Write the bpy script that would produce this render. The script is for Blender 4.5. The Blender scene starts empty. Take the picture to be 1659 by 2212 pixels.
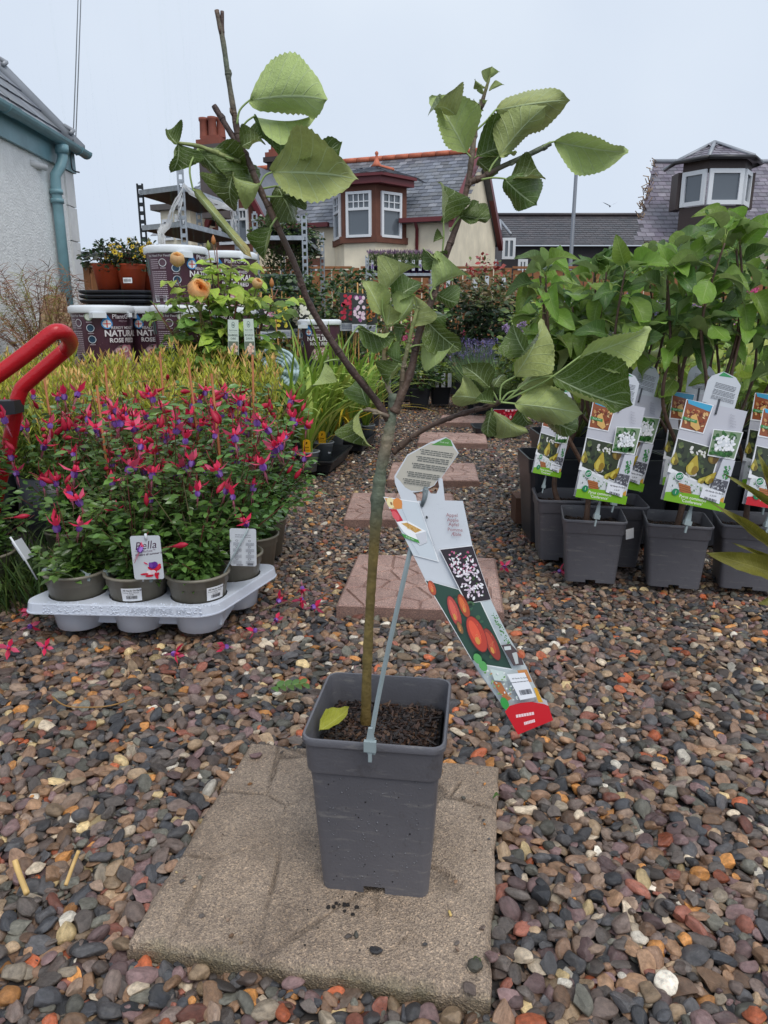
import bpy, bmesh, math, random
import numpy as np
from mathutils import Vector, Matrix, Euler
from mathutils.geometry import tessellate_polygon
R = math.radians
S = bpy.context.scene
C = S.collection
# ---------------------------------------------------------------- camera
CAM_H, FPX, CX, CY, HOR = 0.745, 1550.0, 829.5, 1106.0, 700.0   # measured on the photo scaled to 1659 x 2212
PITCH = math.atan((CY - HOR) / FPX)
cam_d = bpy.data.cameras.new('camera'); cam = bpy.data.objects.new('camera', cam_d); C.objects.link(cam)
cam.location = (0, 0, CAM_H); cam.rotation_euler = (math.pi / 2 - PITCH, 0, 0)
cam_d.sensor_fit = 'HORIZONTAL'; cam_d.sensor_width = 36; cam_d.lens = 36 * FPX / 1659
cam_d.clip_start = 0.02; cam_d.clip_end = 600
S.camera = cam
# ---------------------------------------------------------------- overcast sky and weak sun
SUN_EL, SUN_AZ = 58, 152
W = bpy.data.worlds.new('World'); S.world = W; W.use_nodes = True
nt = W.node_tree; nt.nodes.clear()
wo = nt.nodes.new('ShaderNodeOutputWorld'); bg = nt.nodes.new('ShaderNodeBackground')
sky = nt.nodes.new('ShaderNodeTexSky'); sky.sky_type = 'NISHITA'; sky.sun_disc = False
sky.sun_elevation = R(SUN_EL); sky.sun_rotation = R(SUN_AZ); sky.air_density = 1.0; sky.dust_density = 2.0
mixn = nt.nodes.new('ShaderNodeMix'); mixn.data_type = 'RGBA'; mixn.inputs[0].default_value = 0.95
tc = nt.nodes.new('ShaderNodeTexCoord'); nz = nt.nodes.new('ShaderNodeTexNoise')
nz.inputs['Scale'].default_value = 1.7; nz.inputs['Detail'].default_value = 5; nz.inputs['Roughness'].default_value = 0.45
cr = nt.nodes.new('ShaderNodeValToRGB')
cr.color_ramp.elements[0].position = 0.33; cr.color_ramp.elements[0].color = (0.515, 0.590, 0.715, 1)
cr.color_ramp.elements[1].position = 0.68; cr.color_ramp.elements[1].color = (0.645, 0.712, 0.800, 1)
sc = nt.nodes.new('ShaderNodeVectorMath'); sc.operation = 'SCALE'; sc.inputs['Scale'].default_value = 10.0
nt.links.new(tc.outputs['Generated'], nz.inputs['Vector']); nt.links.new(nz.outputs['Fac'], cr.inputs['Fac'])
nt.links.new(cr.outputs['Color'], sc.inputs[0])
nt.links.new(sky.outputs[0], mixn.inputs[6]); nt.links.new(sc.outputs[0], mixn.inputs[7])
nt.links.new(mixn.outputs[2], bg.inputs['Color']); bg.inputs['Strength'].default_value = 0.1
nt.links.new(bg.outputs[0], wo.inputs['Surface'])
sun_d = bpy.data.lights.new('sun', 'SUN'); sun_d.energy = 1.5; sun_d.angle = R(35); sun_d.color = (1, 0.96, 0.9)
sun = bpy.data.objects.new('sun', sun_d); C.objects.link(sun)
_az = R(SUN_AZ); _el = R(SUN_EL)
_sd = Vector((math.sin(_az) * math.cos(_el), math.cos(_az) * math.cos(_el), math.sin(_el)))
sun.rotation_euler = _sd.to_track_quat('Z', 'Y').to_euler()
S.view_settings.view_transform = 'Standard'; S.view_settings.look = 'None'
S.view_settings.exposure = 0.28; S.view_settings.gamma = 1.0; S.view_settings.use_curve_mapping = False
S.render.engine = 'CYCLES'
S.cycles.max_bounces = 6; S.cycles.diffuse_bounces = 3; S.cycles.glossy_bounces = 3; S.cycles.transmission_bounces = 4
S.cycles.transparent_max_bounces = 8; S.cycles.caustics_reflective = False; S.cycles.caustics_refractive = False

# ---------------------------------------------------------------- measuring helpers
_c, _s = math.cos(PITCH), math.sin(PITCH)
CAMP = Vector((0, 0, CAM_H))
def ray(x, y):
    a = (x - CX) / FPX; b = -(y - CY) / FPX
    return Vector((a, _c + b * _s, -_s + b * _c))
def P(x, y, Y):
    d = ray(x, y); return CAMP + d * (Y / d.y)
def G(x, y, z=0.0):
    d = ray(x, y); return CAMP + d * ((z - CAM_H) / d.z)
def onplane(x, y, p0, n, lift=0.0):
    d = ray(x, y); t = (p0 - CAMP).dot(n) / d.dot(n)
    return CAMP + d * t + n * lift

# ---------------------------------------------------------------- object helpers
def tag(o, label=None, cat=None, group=None, kind=None):
    if label: o['label'] = label
    if cat: o['category'] = cat
    if group: o['group'] = group
    if kind: o['kind'] = kind
    return o
def thing(name, label, cat, loc=(0, 0, 0), rz=0.0, group=None):
    o = bpy.data.objects.new(name, None); C.objects.link(o)
    o.empty_display_size = 0.05
    o.location = loc; o.rotation_euler = (0, 0, rz)
    return tag(o, label, cat, group)
def link(name, mesh, parent=None, loc=None, rot=None, scale=None):
    o = bpy.data.objects.new(name, mesh); C.objects.link(o)
    if parent is not None: o.parent = parent
    if loc is not None: o.location = loc
    if rot is not None: o.rotation_euler = rot
    if scale is not None: o.scale = scale
    return o
def dup(root, loc=None, rz=None, label=None, group=None):
    r = root.copy(); C.objects.link(r)
    if loc is not None: r.location = loc
    if rz is not None: r.rotation_euler = (0, 0, rz)
    if label: r['label'] = label
    if group: r['group'] = group
    for ch in list(root.children):
        c = ch.copy(); C.objects.link(c); c.parent = r
        for g in list(ch.children):
            d = g.copy(); C.objects.link(d); d.parent = c
    return r

class MB:
    """collects vertices, faces, material slots, colours"""
    def __init__(s): s.v = []; s.f = []; s.m = []; s.c = []; s.uv = None; s.sm = []
    def add(s, V, F, mat=0, col=(1, 1, 1), smooth=False):
        o = len(s.v); s.v.extend([tuple(p) for p in V])
        s.f.extend([tuple(i + o for i in f) for f in F]); s.m.extend([mat] * len(F)); s.sm.extend([smooth] * len(F))
        if isinstance(col, np.ndarray) and col.ndim == 2: s.c.extend([tuple(c) for c in col])
        else: s.c.extend([tuple(col)] * len(V))
        return s
    def box(s, x0, x1, y0, y1, z0, z1, mat=0, col=(1, 1, 1), M=None):
        V = [(x, y, z) for z in (z0, z1) for y in (y0, y1) for x in (x0, x1)]
        if M is not None: V = [M @ Vector(p) for p in V]
        return s.add(V, [(0, 2, 3, 1), (4, 5, 7, 6), (0, 1, 5, 4), (2, 6, 7, 3), (0, 4, 6, 2), (1, 3, 7, 5)], mat, col)
    def tube(s, pts, rad, n=6, mat=0, col=(1, 1, 1), cap=True, smooth=True):
        V, F = tube(pts, rad, n, cap); return s.add(V, F, mat, col, smooth)
    def prism(s, poly, z0, z1, mat=0, col=(1, 1, 1), M=None):
        n = len(poly); V = [(p[0], p[1], z0) for p in poly] + [(p[0], p[1], z1) for p in poly]
        F = [(i, (i + 1) % n, n + (i + 1) % n, n + i) for i in range(n)]
        F += [tuple(range(n - 1, -1, -1)), tuple(range(n, 2 * n))]
        if M is not None: V = [M @ Vector(p) for p in V]
        return s.add(V, F, mat, col)
    def lathe(s, prof, n=24, mat=0, col=(1, 1, 1), cx=0, cy=0, smooth=True, M=None):
        V, F = lathe(prof, n); V = [(p[0] + cx, p[1] + cy, p[2]) for p in V]
        if M is not None: V = [M @ Vector(p) for p in V]
        return s.add(V, F, mat, col, smooth)
    def mesh(s, name, mats, origin=None):
        me = bpy.data.meshes.new(name)
        V = s.v if origin is None else [(p[0] - origin[0], p[1] - origin[1], p[2] - origin[2]) for p in s.v]
        me.from_pydata(V, [], s.f)
        for m in (mats if isinstance(mats, (list, tuple)) else [mats]): me.materials.append(m)
        me.polygons.foreach_set('material_index', s.m); me.polygons.foreach_set('use_smooth', s.sm)
        a = me.color_attributes.new('Col', 'FLOAT_COLOR', 'POINT')
        ca = np.ones((len(s.v), 4), np.float32); ca[:, :3] = np.array(s.c, np.float32).reshape(-1, 3); a.data.foreach_set('color', ca.ravel())
        if s.uv is not None:
            u = me.uv_layers.new(name='UVMap'); idx = np.zeros(len(me.loops), np.int32); me.loops.foreach_get('vertex_index', idx)
            u.data.foreach_set('uv', np.array(s.uv, np.float32)[idx].ravel())
        me.update(); return me
    def build(s, name, mats, parent=None, origin=None, loc=None, kind=None):
        o = link(name, s.mesh(name, mats, origin), parent, loc)
        if kind: o['kind'] = kind
        return o

def tube(pts, rad, n=6, cap=True):
    pts = [Vector(p) for p in pts]
    if not hasattr(rad, '__len__'): rad = [rad] * len(pts)
    V = []; F = []; up = None
    for i, p in enumerate(pts):
        a = pts[max(i - 1, 0)]; b = pts[min(i + 1, len(pts) - 1)]
        t = (b - a); t = t.normalized() if t.length > 1e-9 else Vector((0, 0, 1))
        if up is None:
            up = Vector((0, 0, 1)) if abs(t.z) < 0.9 else Vector((1, 0, 0))
        x = up - t * up.dot(t)
        if x.length < 1e-6: x = t.orthogonal()
        x.normalize(); up = x; y = t.cross(x)
        for k in range(n):
            th = 2 * math.pi * k / n; V.append(p + (x * math.cos(th) + y * math.sin(th)) * rad[i])
    for i in range(len(pts) - 1):
        for k in range(n):
            F.append((i * n + k, i * n + (k + 1) % n, (i + 1) * n + (k + 1) % n, (i + 1) * n + k))
    if cap:
        F.append(tuple(range(n - 1, -1, -1))); F.append(tuple((len(pts) - 1) * n + k for k in range(n)))
    return V, F
def lathe(prof, n=24):
    V = []; F = []
    for (r, z) in prof:
        for k in range(n):
            th = 2 * math.pi * k / n; V.append((r * math.cos(th), r * math.sin(th), z))
    for i in range(len(prof) - 1):
        for k in range(n): F.append((i * n + k, i * n + (k + 1) % n, (i + 1) * n + (k + 1) % n, (i + 1) * n + k))
    return V, F
def smooth_path(pts, k=4):
    """Catmull-Rom through points (any dimension, tuples)"""
    A = np.array([tuple(p) for p in pts], float); out = []
    n = len(A)
    for i in range(n - 1):
        p0, p1, p2, p3 = A[max(i - 1, 0)], A[i], A[i + 1], A[min(i + 2, n - 1)]
        for j in range(k):
            t = j / k
            out.append(0.5 * ((2 * p1) + (-p0 + p2) * t + (2 * p0 - 5 * p1 + 4 * p2 - p3) * t * t + (-p0 + 3 * p1 - 3 * p2 + p3) * t ** 3))
    out.append(A[-1]); return np.array(out)
def rrect(hx, hy, r, k=4, extra=()):
    """rounded rectangle, counter-clockwise; extra = offsets added along each straight side"""
    pts = []
    for (sx, sy, a0) in ((1, 1, 0), (-1, 1, 90), (-1, -1, 180), (1, -1, 270)):
        for j in range(k + 1):
            a = R(a0 + 90 * j / k); pts.append((sx * (hx - r) + r * math.cos(a), sy * (hy - r) + r * math.sin(a)))
        for e in extra:
            if a0 == 0: pts.append((-e * hx, hy))
            elif a0 == 90: pts.append((-hx, -e * hy))
            elif a0 == 180: pts.append((e * hx, -hy))
            else: pts.append((hx, e * hy))
    return pts
def loft(rings, close_bottom=True, close_top=False, skip=None):
    n = len(rings[0]); V = [p for r in rings for p in r]; F = []
    for i in range(len(rings) - 1):
        for k in range(n):
            if skip and skip(i, k): continue
            F.append((i * n + k, i * n + (k + 1) % n, (i + 1) * n + (k + 1) % n, (i + 1) * n + k))
    if close_bottom: F.append(tuple(range(n - 1, -1, -1)))
    if close_top: F.append(tuple((len(rings) - 1) * n + k for k in range(n)))
    return V, F
def frame(y, z):
    """rotation matrix with local Y along y and Z near z"""
    y = Vector(y).normalized(); z = Vector(z); z = z - y * z.dot(y)
    if z.length < 1e-6: z = y.orthogonal()
    z.normalize(); x = y.cross(z)
    return Matrix((x, y, z)).transposed()
def scatter(mb, TV, TF, mats3, pos, cols, mat=0, smooth=True):
    """many copies of a template into mb. mats3 n,3,3  pos n,3  cols n,3 or n,k,3"""
    TV = np.array(TV, float); n, k = len(pos), len(TV)
    V = np.einsum('nij,kj->nki', mats3, TV) + np.asarray(pos)[:, None, :]
    o = len(mb.v); mb.v.extend(map(tuple, V.reshape(-1, 3)))
    for i in range(n):
        b = o + i * k
        mb.f.extend([tuple(j + b for j in f) for f in TF])
    mb.m.extend([mat] * (n * len(TF))); mb.sm.extend([smooth] * (n * len(TF)))
    cols = np.asarray(cols, float)
    if cols.ndim == 2: cols = np.repeat(cols[:, None, :], k, 1)
    mb.c.extend(map(tuple, cols.reshape(-1, 3)))
def frames_np(Y, Z, s=1.0, sx=1.0):
    Y = np.asarray(Y, float); Y = Y / np.linalg.norm(Y, axis=1, keepdims=True)
    Z = np.asarray(Z, float); Z = Z - Y * (Z * Y).sum(1, keepdims=True)
    Z = Z / np.maximum(np.linalg.norm(Z, axis=1, keepdims=True), 1e-9)
    X = np.cross(Y, Z); s = np.broadcast_to(np.asarray(s, float), (len(Y),)); sx = np.broadcast_to(np.asarray(sx, float), (len(Y),))
    return np.stack([X * (s * sx)[:, None], Y * s[:, None], Z * s[:, None]], axis=2)

# printed layers: flat coloured shapes lying on a card
class Print:
    def __init__(s, mp, eps=0.00012): s.mb = MB(); s.mp = mp; s.k = 1; s.eps = eps
    def poly(s, pts, col, holes=(), up=True):
        loops = [[Vector((p[0], p[1], 0)) for p in pts]] + [[Vector((p[0], p[1], 0)) for p in h] for h in holes]
        tr = tessellate_polygon(loops); flat = [p for l in loops for p in l]
        V = [s.mp(p.x, p.y, s.k * s.eps) for p in flat]
        s.mb.add(V, [tuple(t) for t in tr], 0, col)
        if up: s.k += 1
    def rect(s, x0, y0, x1, y1, col, up=True): s.poly([(x0, y0), (x1, y0), (x1, y1), (x0, y1)], col, up=up)
    def ell(s, cx, cy, rx, ry, col, a=0, n=14, up=True):
        ca, sa = math.cos(R(a)), math.sin(R(a))
        s.poly([(cx + rx * math.cos(t) * ca - ry * math.sin(t) * sa, cy + rx * math.cos(t) * sa + ry * math.sin(t) * ca)
                for t in [2 * math.pi * i / n for i in range(n)]], col, up=up)
    def text(s, txt, x, y, size, col, dx=(1, 0), dy=(0, 1), align='LEFT', bold=0.0):
        """baseline start x,y in card units; dx, dy card directions of reading and of letter height"""
        V, F = text_geo(txt, align, bold)
        s.mb.add([s.mp(x + (p[0] * dx[0] + p[1] * dy[0]) * size, y + (p[0] * dx[1] + p[1] * dy[1]) * size, s.k * s.eps) for p in V], F, 0, col)
        s.k += 1
    def lines(s, x0, y0, x1, n, step, h, col, rnd, dx=(1, 0), dy=(0, 1)):
        """small print: rows of little word bars"""
        for i in range(n):
            x = 0.0; L = x1 - x0
            while x < L - 0.01 * L:
                w = min(rnd.uniform(.06, .2) * L, L - x)
                q = [(x, i * step), (x + w * .86, i * step), (x + w * .86, i * step + h), (x, i * step + h)]
                s.poly([(x0 + a * dx[0] + b * dy[0], y0 + a * dx[1] + b * dy[1]) for a, b in q], col, up=False)
                x += w
        s.k += 1
    def build(s, name, mat, parent=None, origin=None): return s.mb.build(name, mat, parent, origin)
_tc = {}
def text_geo(txt, align='LEFT', bold=0.0):
    key = (txt, align, bold)
    if key not in _tc:
        cu = bpy.data.curves.new('lettering', 'FONT'); cu.body = txt; cu.align_x = align; cu.resolution_u = 2; cu.offset = bold
        ob = bpy.data.objects.new('lettering', cu); me = bpy.data.meshes.new_from_object(ob)
        _tc[key] = ([tuple(v.co) for v in me.vertices], [tuple(p.vertices) for p in me.polygons])
        bpy.data.objects.remove(ob); bpy.data.meshes.remove(me); bpy.data.curves.remove(cu)
    return _tc[key]
def srgb(r, g, b, k=1.0):
    f = lambda c: (c / 255 / 12.92 if c / 255 <= 0.04045 else ((c / 255 + 0.055) / 1.055) ** 2.4) * k
    return (f(r), f(g), f(b))
# ---------------------------------------------------------------- materials
def nodes(name):
    m = bpy.data.materials.new(name); m.use_nodes = True; t = m.node_tree
    return m, t, t.nodes['Principled BSDF']
def mat(name, col, rough=0.5, metal=0.0, var=0.12, scale=20.0, bump=0.0, bscale=None, spec=0.5, attr=None, wear=0.0, coat=0.0):
    """plain surface with slow colour mottling and fine relief; attr multiplies by a colour attribute"""
    m, t, b = nodes(name); L = t.links.new
    tc = t.nodes.new('ShaderNodeTexCoord'); nz = t.nodes.new('ShaderNodeTexNoise')
    nz.inputs['Scale'].default_value = scale; nz.inputs['Detail'].default_value = 5; nz.inputs['Roughness'].default_value = 0.6
    L(tc.outputs['Object'], nz.inputs['Vector'])
    hsv = t.nodes.new('ShaderNodeHueSaturation')
    mr = t.nodes.new('ShaderNodeMapRange'); mr.inputs[3].default_value = 1 - var; mr.inputs[4].default_value = 1 + var
    mr.inputs[1].default_value = 0.25; mr.inputs[2].default_value = 0.75
    L(nz.outputs['Fac'], mr.inputs[0]); L(mr.outputs[0], hsv.inputs['Value'])
    if attr:
        at = t.nodes.new('ShaderNodeAttribute'); at.attribute_name = 'Col'
        mx = t.nodes.new('ShaderNodeMix'); mx.data_type = 'RGBA'; mx.blend_type = 'MULTIPLY'; mx.inputs[0].default_value = 1
        mx.inputs[6].default_value = (*col, 1); L(at.outputs['Color'], mx.inputs[7]); L(mx.outputs[2], hsv.inputs['Color'])
    else: hsv.inputs['Color'].default_value = (*col, 1)
    L(hsv.outputs['Color'], b.inputs['Base Color'])
    b.inputs['Roughness'].default_value = rough; b.inputs['Metallic'].default_value = metal
    b.inputs['Specular IOR Level'].default_value = spec; b.inputs['Coat Weight'].default_value = coat
    if bump:
        n2 = t.nodes.new('ShaderNodeTexNoise'); n2.inputs['Scale'].default_value = bscale or scale * 4; n2.inputs['Detail'].default_value = 4
        L(tc.outputs['Object'], n2.inputs['Vector'])
        bp = t.nodes.new('ShaderNodeBump'); bp.inputs['Strength'].default_value = min(1, bump); bp.inputs['Distance'].default_value = 0.002
        L(n2.outputs['Fac'], bp.inputs['Height']); L(bp.outputs[0], b.inputs['Normal'])
    return m
def leafmat(name, top, under, rough=0.35, veins=False, trans=0.25, var=0.2, attr=True, vein_col=None, nv=7.0, shift=1.9):
    """two-sided leaf: paler underside, light through it, optional veins along the UV"""
    m, t, b = nodes(name); L = t.links.new; N = t.nodes.new
    geo = N('ShaderNodeNewGeometry'); mx = N('ShaderNodeMix'); mx.data_type = 'RGBA'
    mx.inputs[6].default_value = (*top, 1); mx.inputs[7].default_value = (*under, 1)
    L(geo.outputs['Backfacing'], mx.inputs[0]); col = mx.outputs[2]
    oi = N('ShaderNodeObjectInfo'); tc = N('ShaderNodeTexCoord'); nz = N('ShaderNodeTexNoise')
    nz.inputs['Scale'].default_value = 9.0; nz.inputs['Detail'].default_value = 4; L(tc.outputs['Object'], nz.inputs['Vector'])
    hs = N('ShaderNodeHueSaturation'); a = N('ShaderNodeMath'); a.operation = 'MULTIPLY_ADD'
    a.inputs[1].default_value = var * 2; a.inputs[2].default_value = 1 - var; L(oi.outputs['Random'], a.inputs[0])
    a2 = N('ShaderNodeMath'); a2.operation = 'MULTIPLY_ADD'; a2.inputs[1].default_value = 0.5; L(nz.outputs['Fac'], a2.inputs[0])
    a3 = N('ShaderNodeMath'); a3.operation = 'SUBTRACT'; a3.inputs[1].default_value = 0.25; L(a.outputs[0], a3.inputs[0]); L(a3.outputs[0], a2.inputs[2])
    L(a2.outputs[0], hs.inputs['Value'])
    h = N('ShaderNodeMath'); h.operation = 'MULTIPLY_ADD'; h.inputs[1].default_value = 0.03; h.inputs[2].default_value = 0.485
    L(oi.outputs['Random'], h.inputs[0]); L(h.outputs[0], hs.inputs['Hue'])
    if attr:
        at = N('ShaderNodeAttribute'); at.attribute_name = 'Col'
        m2 = N('ShaderNodeMix'); m2.data_type = 'RGBA'; m2.blend_type = 'MULTIPLY'; m2.inputs[0].default_value = 1
        L(col, m2.inputs[6]); L(at.outputs['Color'], m2.inputs[7]); col = m2.outputs[2]
    L(col, hs.inputs['Color']); col = hs.outputs['Color']
    nrm = None
    if veins:
        uv = N('ShaderNodeUVMap'); sp = N('ShaderNodeSeparateXYZ'); L(uv.outputs[0], sp.inputs[0])
        def M(op, x, y=None, z=None):
            q = N('ShaderNodeMath'); q.operation = op
            for i, w in enumerate((x, y, z)):
                if w is None: continue
                if isinstance(w, (int, float)): q.inputs[i].default_value = w
                else: L(w, q.inputs[i])
            return q.outputs[0]
        v = M('MULTIPLY', M('ABSOLUTE', M('SUBTRACT', sp.outputs[0], 0.5)), 2.0)
        vs = M('POWER', v, 0.85)
        ph = M('FRACT', M('SUBTRACT', M('MULTIPLY', sp.outputs[1], nv), M('MULTIPLY', vs, shift)))
        d = M('ABSOLUTE', M('SUBTRACT', ph, 0.5))
        side = M('SMOOTH_MAX', 0.0, M('MULTIPLY', M('SUBTRACT', 0.075, d), 14.0), 0.05)
        side = M('MULTIPLY', side, M('SUBTRACT', 1.0, M('MULTIPLY', v, 0.55)))
        mid = M('MINIMUM', 1.0, M('MAXIMUM', 0.0, M('MULTIPLY', M('SUBTRACT', 0.055, v), 30.0)))
        vor = N('ShaderNodeTexVoronoi'); vor.feature = 'DISTANCE_TO_EDGE'; vor.inputs['Scale'].default_value = 26; L(uv.outputs[0], vor.inputs['Vector'])
        net = M('MULTIPLY', M('MAXIMUM', 0.0, M('SUBTRACT', 0.10, vor.outputs['Distance'])), 2.2)
        vm = M('MAXIMUM', M('MAXIMUM', side, mid), net)
        vc = N('ShaderNodeMix'); vc.data_type = 'RGBA'; vc.inputs[7].default_value = (*(vein_col or under), 1)
        L(col, vc.inputs[6]); f = M('MULTIPLY', vm, 0.82); L(f, vc.inputs[0]); col = vc.outputs[2]
        bp = N('ShaderNodeBump'); bp.inputs['Strength'].default_value = 0.55; bp.inputs['Distance'].default_value = 0.0025
        hh = M('ADD', M('MULTIPLY', vm, -1.0), M('MULTIPLY', nz.outputs['Fac'], 0.8)); L(hh, bp.inputs['Height']); nrm = bp.outputs[0]
        L(nrm, b.inputs['Normal'])
    L(col, b.inputs['Base Color'])
    rr = N('ShaderNodeMix'); rr.data_type = 'FLOAT'; rr.inputs[2].default_value = rough; rr.inputs[3].default_value = min(0.75, rough + 0.3)
    L(geo.outputs['Backfacing'], rr.inputs[0]); L(rr.outputs[0], b.inputs['Roughness'])
    tr = N('ShaderNodeBsdfTranslucent'); hs2 = N('ShaderNodeHueSaturation'); hs2.inputs['Value'].default_value = 1.3; hs2.inputs['Saturation'].default_value = 1.0
    L(col, hs2.inputs['Color']); L(hs2.outputs[0], tr.inputs['Color'])
    ms = N('ShaderNodeMixShader'); ms.inputs[0].default_value = trans; L(b.outputs[0], ms.inputs[1]); L(tr.outputs[0], ms.inputs[2])
    L(ms.outputs[0], t.nodes['Material Output'].inputs['Surface'])
    return m
def attrmat(name, rough=0.4, spec=0.5, trans=0.0, bump=0.0):
    m, t, b = nodes(name); at = t.nodes.new('ShaderNodeAttribute'); at.attribute_name = 'Col'
    t.links.new(at.outputs['Color'], b.inputs['Base Color']); b.inputs['Roughness'].default_value = rough; b.inputs['Specular IOR Level'].default_value = spec
    if trans:
        tr = t.nodes.new('ShaderNodeBsdfTranslucent'); t.links.new(at.outputs['Color'], tr.inputs['Color'])
        ms = t.nodes.new('ShaderNodeMixShader'); ms.inputs[0].default_value = trans
        t.links.new(b.outputs[0], ms.inputs[1]); t.links.new(tr.outputs[0], ms.inputs[2]); t.links.new(ms.outputs[0], t.nodes['Material Output'].inputs['Surface'])
    if bump:
        tc = t.nodes.new('ShaderNodeTexCoord'); n2 = t.nodes.new('ShaderNodeTexNoise'); n2.inputs['Scale'].default_value = 300
        bp = t.nodes.new('ShaderNodeBump'); bp.inputs['Strength'].default_value = bump; bp.inputs['Distance'].default_value = 0.002
        t.links.new(tc.outputs['Object'], n2.inputs['Vector']); t.links.new(n2.outputs['Fac'], bp.inputs['Height']); t.links.new(bp.outputs[0], b.inputs['Normal'])
    return m
PRINT = attrmat('printed_card', 0.22)
PAPER = attrmat('sticker_paper', 0.5)
PETAL = attrmat('petals', 0.45, trans=0.3)
ROSEP = attrmat('rose_petals', 0.45, trans=0.6)
NEEDLE = attrmat('needles', 0.42, trans=0.2)
GREYPOT = mat('grey_pot_plastic', srgb(98, 97, 102), 0.42, var=0.10, scale=9, bump=0.25, bscale=260)
def scuff(m, c, s=(5, 5, 26), lo=.56, hi=.70, amt=.6):
    t = m.node_tree; b = t.nodes['Principled BSDF']; L = t.links.new; src = b.inputs['Base Color'].links[0].from_socket
    tc = t.nodes.new('ShaderNodeTexCoord'); mp = t.nodes.new('ShaderNodeMapping'); mp.inputs['Scale'].default_value = s; nz = t.nodes.new('ShaderNodeTexNoise'); nz.inputs['Scale'].default_value = 3.0; nz.inputs['Detail'].default_value = 8; nz.inputs['Roughness'].default_value = .75
    L(tc.outputs['Object'], mp.inputs[0]); L(mp.outputs[0], nz.inputs['Vector']); mr = t.nodes.new('ShaderNodeMapRange'); mr.inputs[1].default_value = lo; mr.inputs[2].default_value = hi; mr.inputs[4].default_value = amt; L(nz.outputs['Fac'], mr.inputs[0])
    mx = t.nodes.new('ShaderNodeMix'); mx.data_type = 'RGBA'; mx.inputs[7].default_value = (*c, 1); L(src, mx.inputs[6]); L(mr.outputs[0], mx.inputs[0]); L(mx.outputs[2], b.inputs['Base Color'])
scuff(GREYPOT, srgb(150, 146, 140)); scuff(GREYPOT, srgb(66, 60, 56), (9, 9, 7), .58, .72, .55)
TAUPE = mat('taupe_pot_plastic', srgb(128, 122, 108), 0.4, var=0.07, scale=12)
LIGHTPOT = mat('light_grey_pot_plastic', srgb(140, 146, 152), 0.45, var=0.08, scale=12)
BLACKP = mat('black_plastic', (0.022, 0.025, 0.032), 0.36, var=0.25, scale=8)
TERRA = mat('terracotta_plastic', srgb(176, 72, 40), 0.5)
WTRAY = mat('white_tray_plastic', (0.62, 0.66, 0.74), 0.3, var=0.03)
WPLAST = mat('white_plastic', (0.74, 0.77, 0.80), 0.35, var=0.04)
CLEARP = mat('frosted_plastic', (0.30, 0.36, 0.37), 0.25, var=0.1)
CANE = mat('cane', srgb(196, 150, 88), 0.55, var=0.25, scale=40)
CANED = mat('stained_cane', srgb(160, 94, 46), 0.5, var=0.25, scale=40)
GALV = mat('galvanised_steel', (0.42, 0.45, 0.48), 0.42, metal=0.75, var=0.3, scale=25)
PLYW = mat('dark_plywood', (0.030, 0.025, 0.022), 0.6, var=0.3, scale=10)
BARK = mat('bark', (0.95, 0.92, 0.86), 0.58, var=0.45, scale=70, bump=0.8, bscale=220, attr=True)
STEMR = mat('stems', (1, 1, 1), 0.5, var=0.2, scale=40, attr=True)
SOIL = mat('soil', (0.012, 0.009, 0.008), 0.8, var=0.4, scale=90, bump=1, bscale=160)
CHIP = attrmat('bark_chips', 0.55, bump=0.5)
LABELW = mat('label_card', (0.62, 0.65, 0.69), 0.25, var=0.02)
# ---------------------------------------------------------------- ground, slabs, gravel
rng = np.random.default_rng(11); rnd = random.Random(5)
GZ = 0.001                                                         # mean gravel surface
gm = mat('gravel_bed', (0.035, 0.030, 0.028), 0.8, var=0.5, scale=60, bump=1, bscale=150)
g = MB(); g.add([(-120, -6, -0.03), (120, -6, -0.03), (120, 160, -0.03), (-120, 160, -0.03)], [(0, 1, 2, 3)])
tag(g.build('ground', gm), kind='structure')

def voronoi_cells(seeds, hx, hy, gap):
    """polygons of a Voronoi diagram clipped to the rectangle and shrunk by gap"""
    out = []
    for i, p in enumerate(seeds):
        poly = [(-hx, -hy), (hx, -hy), (hx, hy), (-hx, hy)]
        for j, q in enumerate(seeds):
            if i == j: continue
            nx, ny = q[0] - p[0], q[1] - p[1]; L = math.hypot(nx, ny)
            if L > 0.5: continue
            nx /= L; ny /= L; d = ((p[0] + q[0]) / 2) * nx + ((p[1] + q[1]) / 2) * ny - gap
            new = []
            for a in range(len(poly)):
                A, B = poly[a], poly[(a + 1) % len(poly)]; da = A[0] * nx + A[1] * ny - d; db = B[0] * nx + B[1] * ny - d
                if da <= 0: new.append(A)
                if da * db < 0: t = da / (da - db); new.append((A[0] + t * (B[0] - A[0]), A[1] + t * (B[1] - A[1])))
            poly = new
            if len(poly) < 3: break
        if len(poly) >= 3: out.append(poly)
    return out
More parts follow.
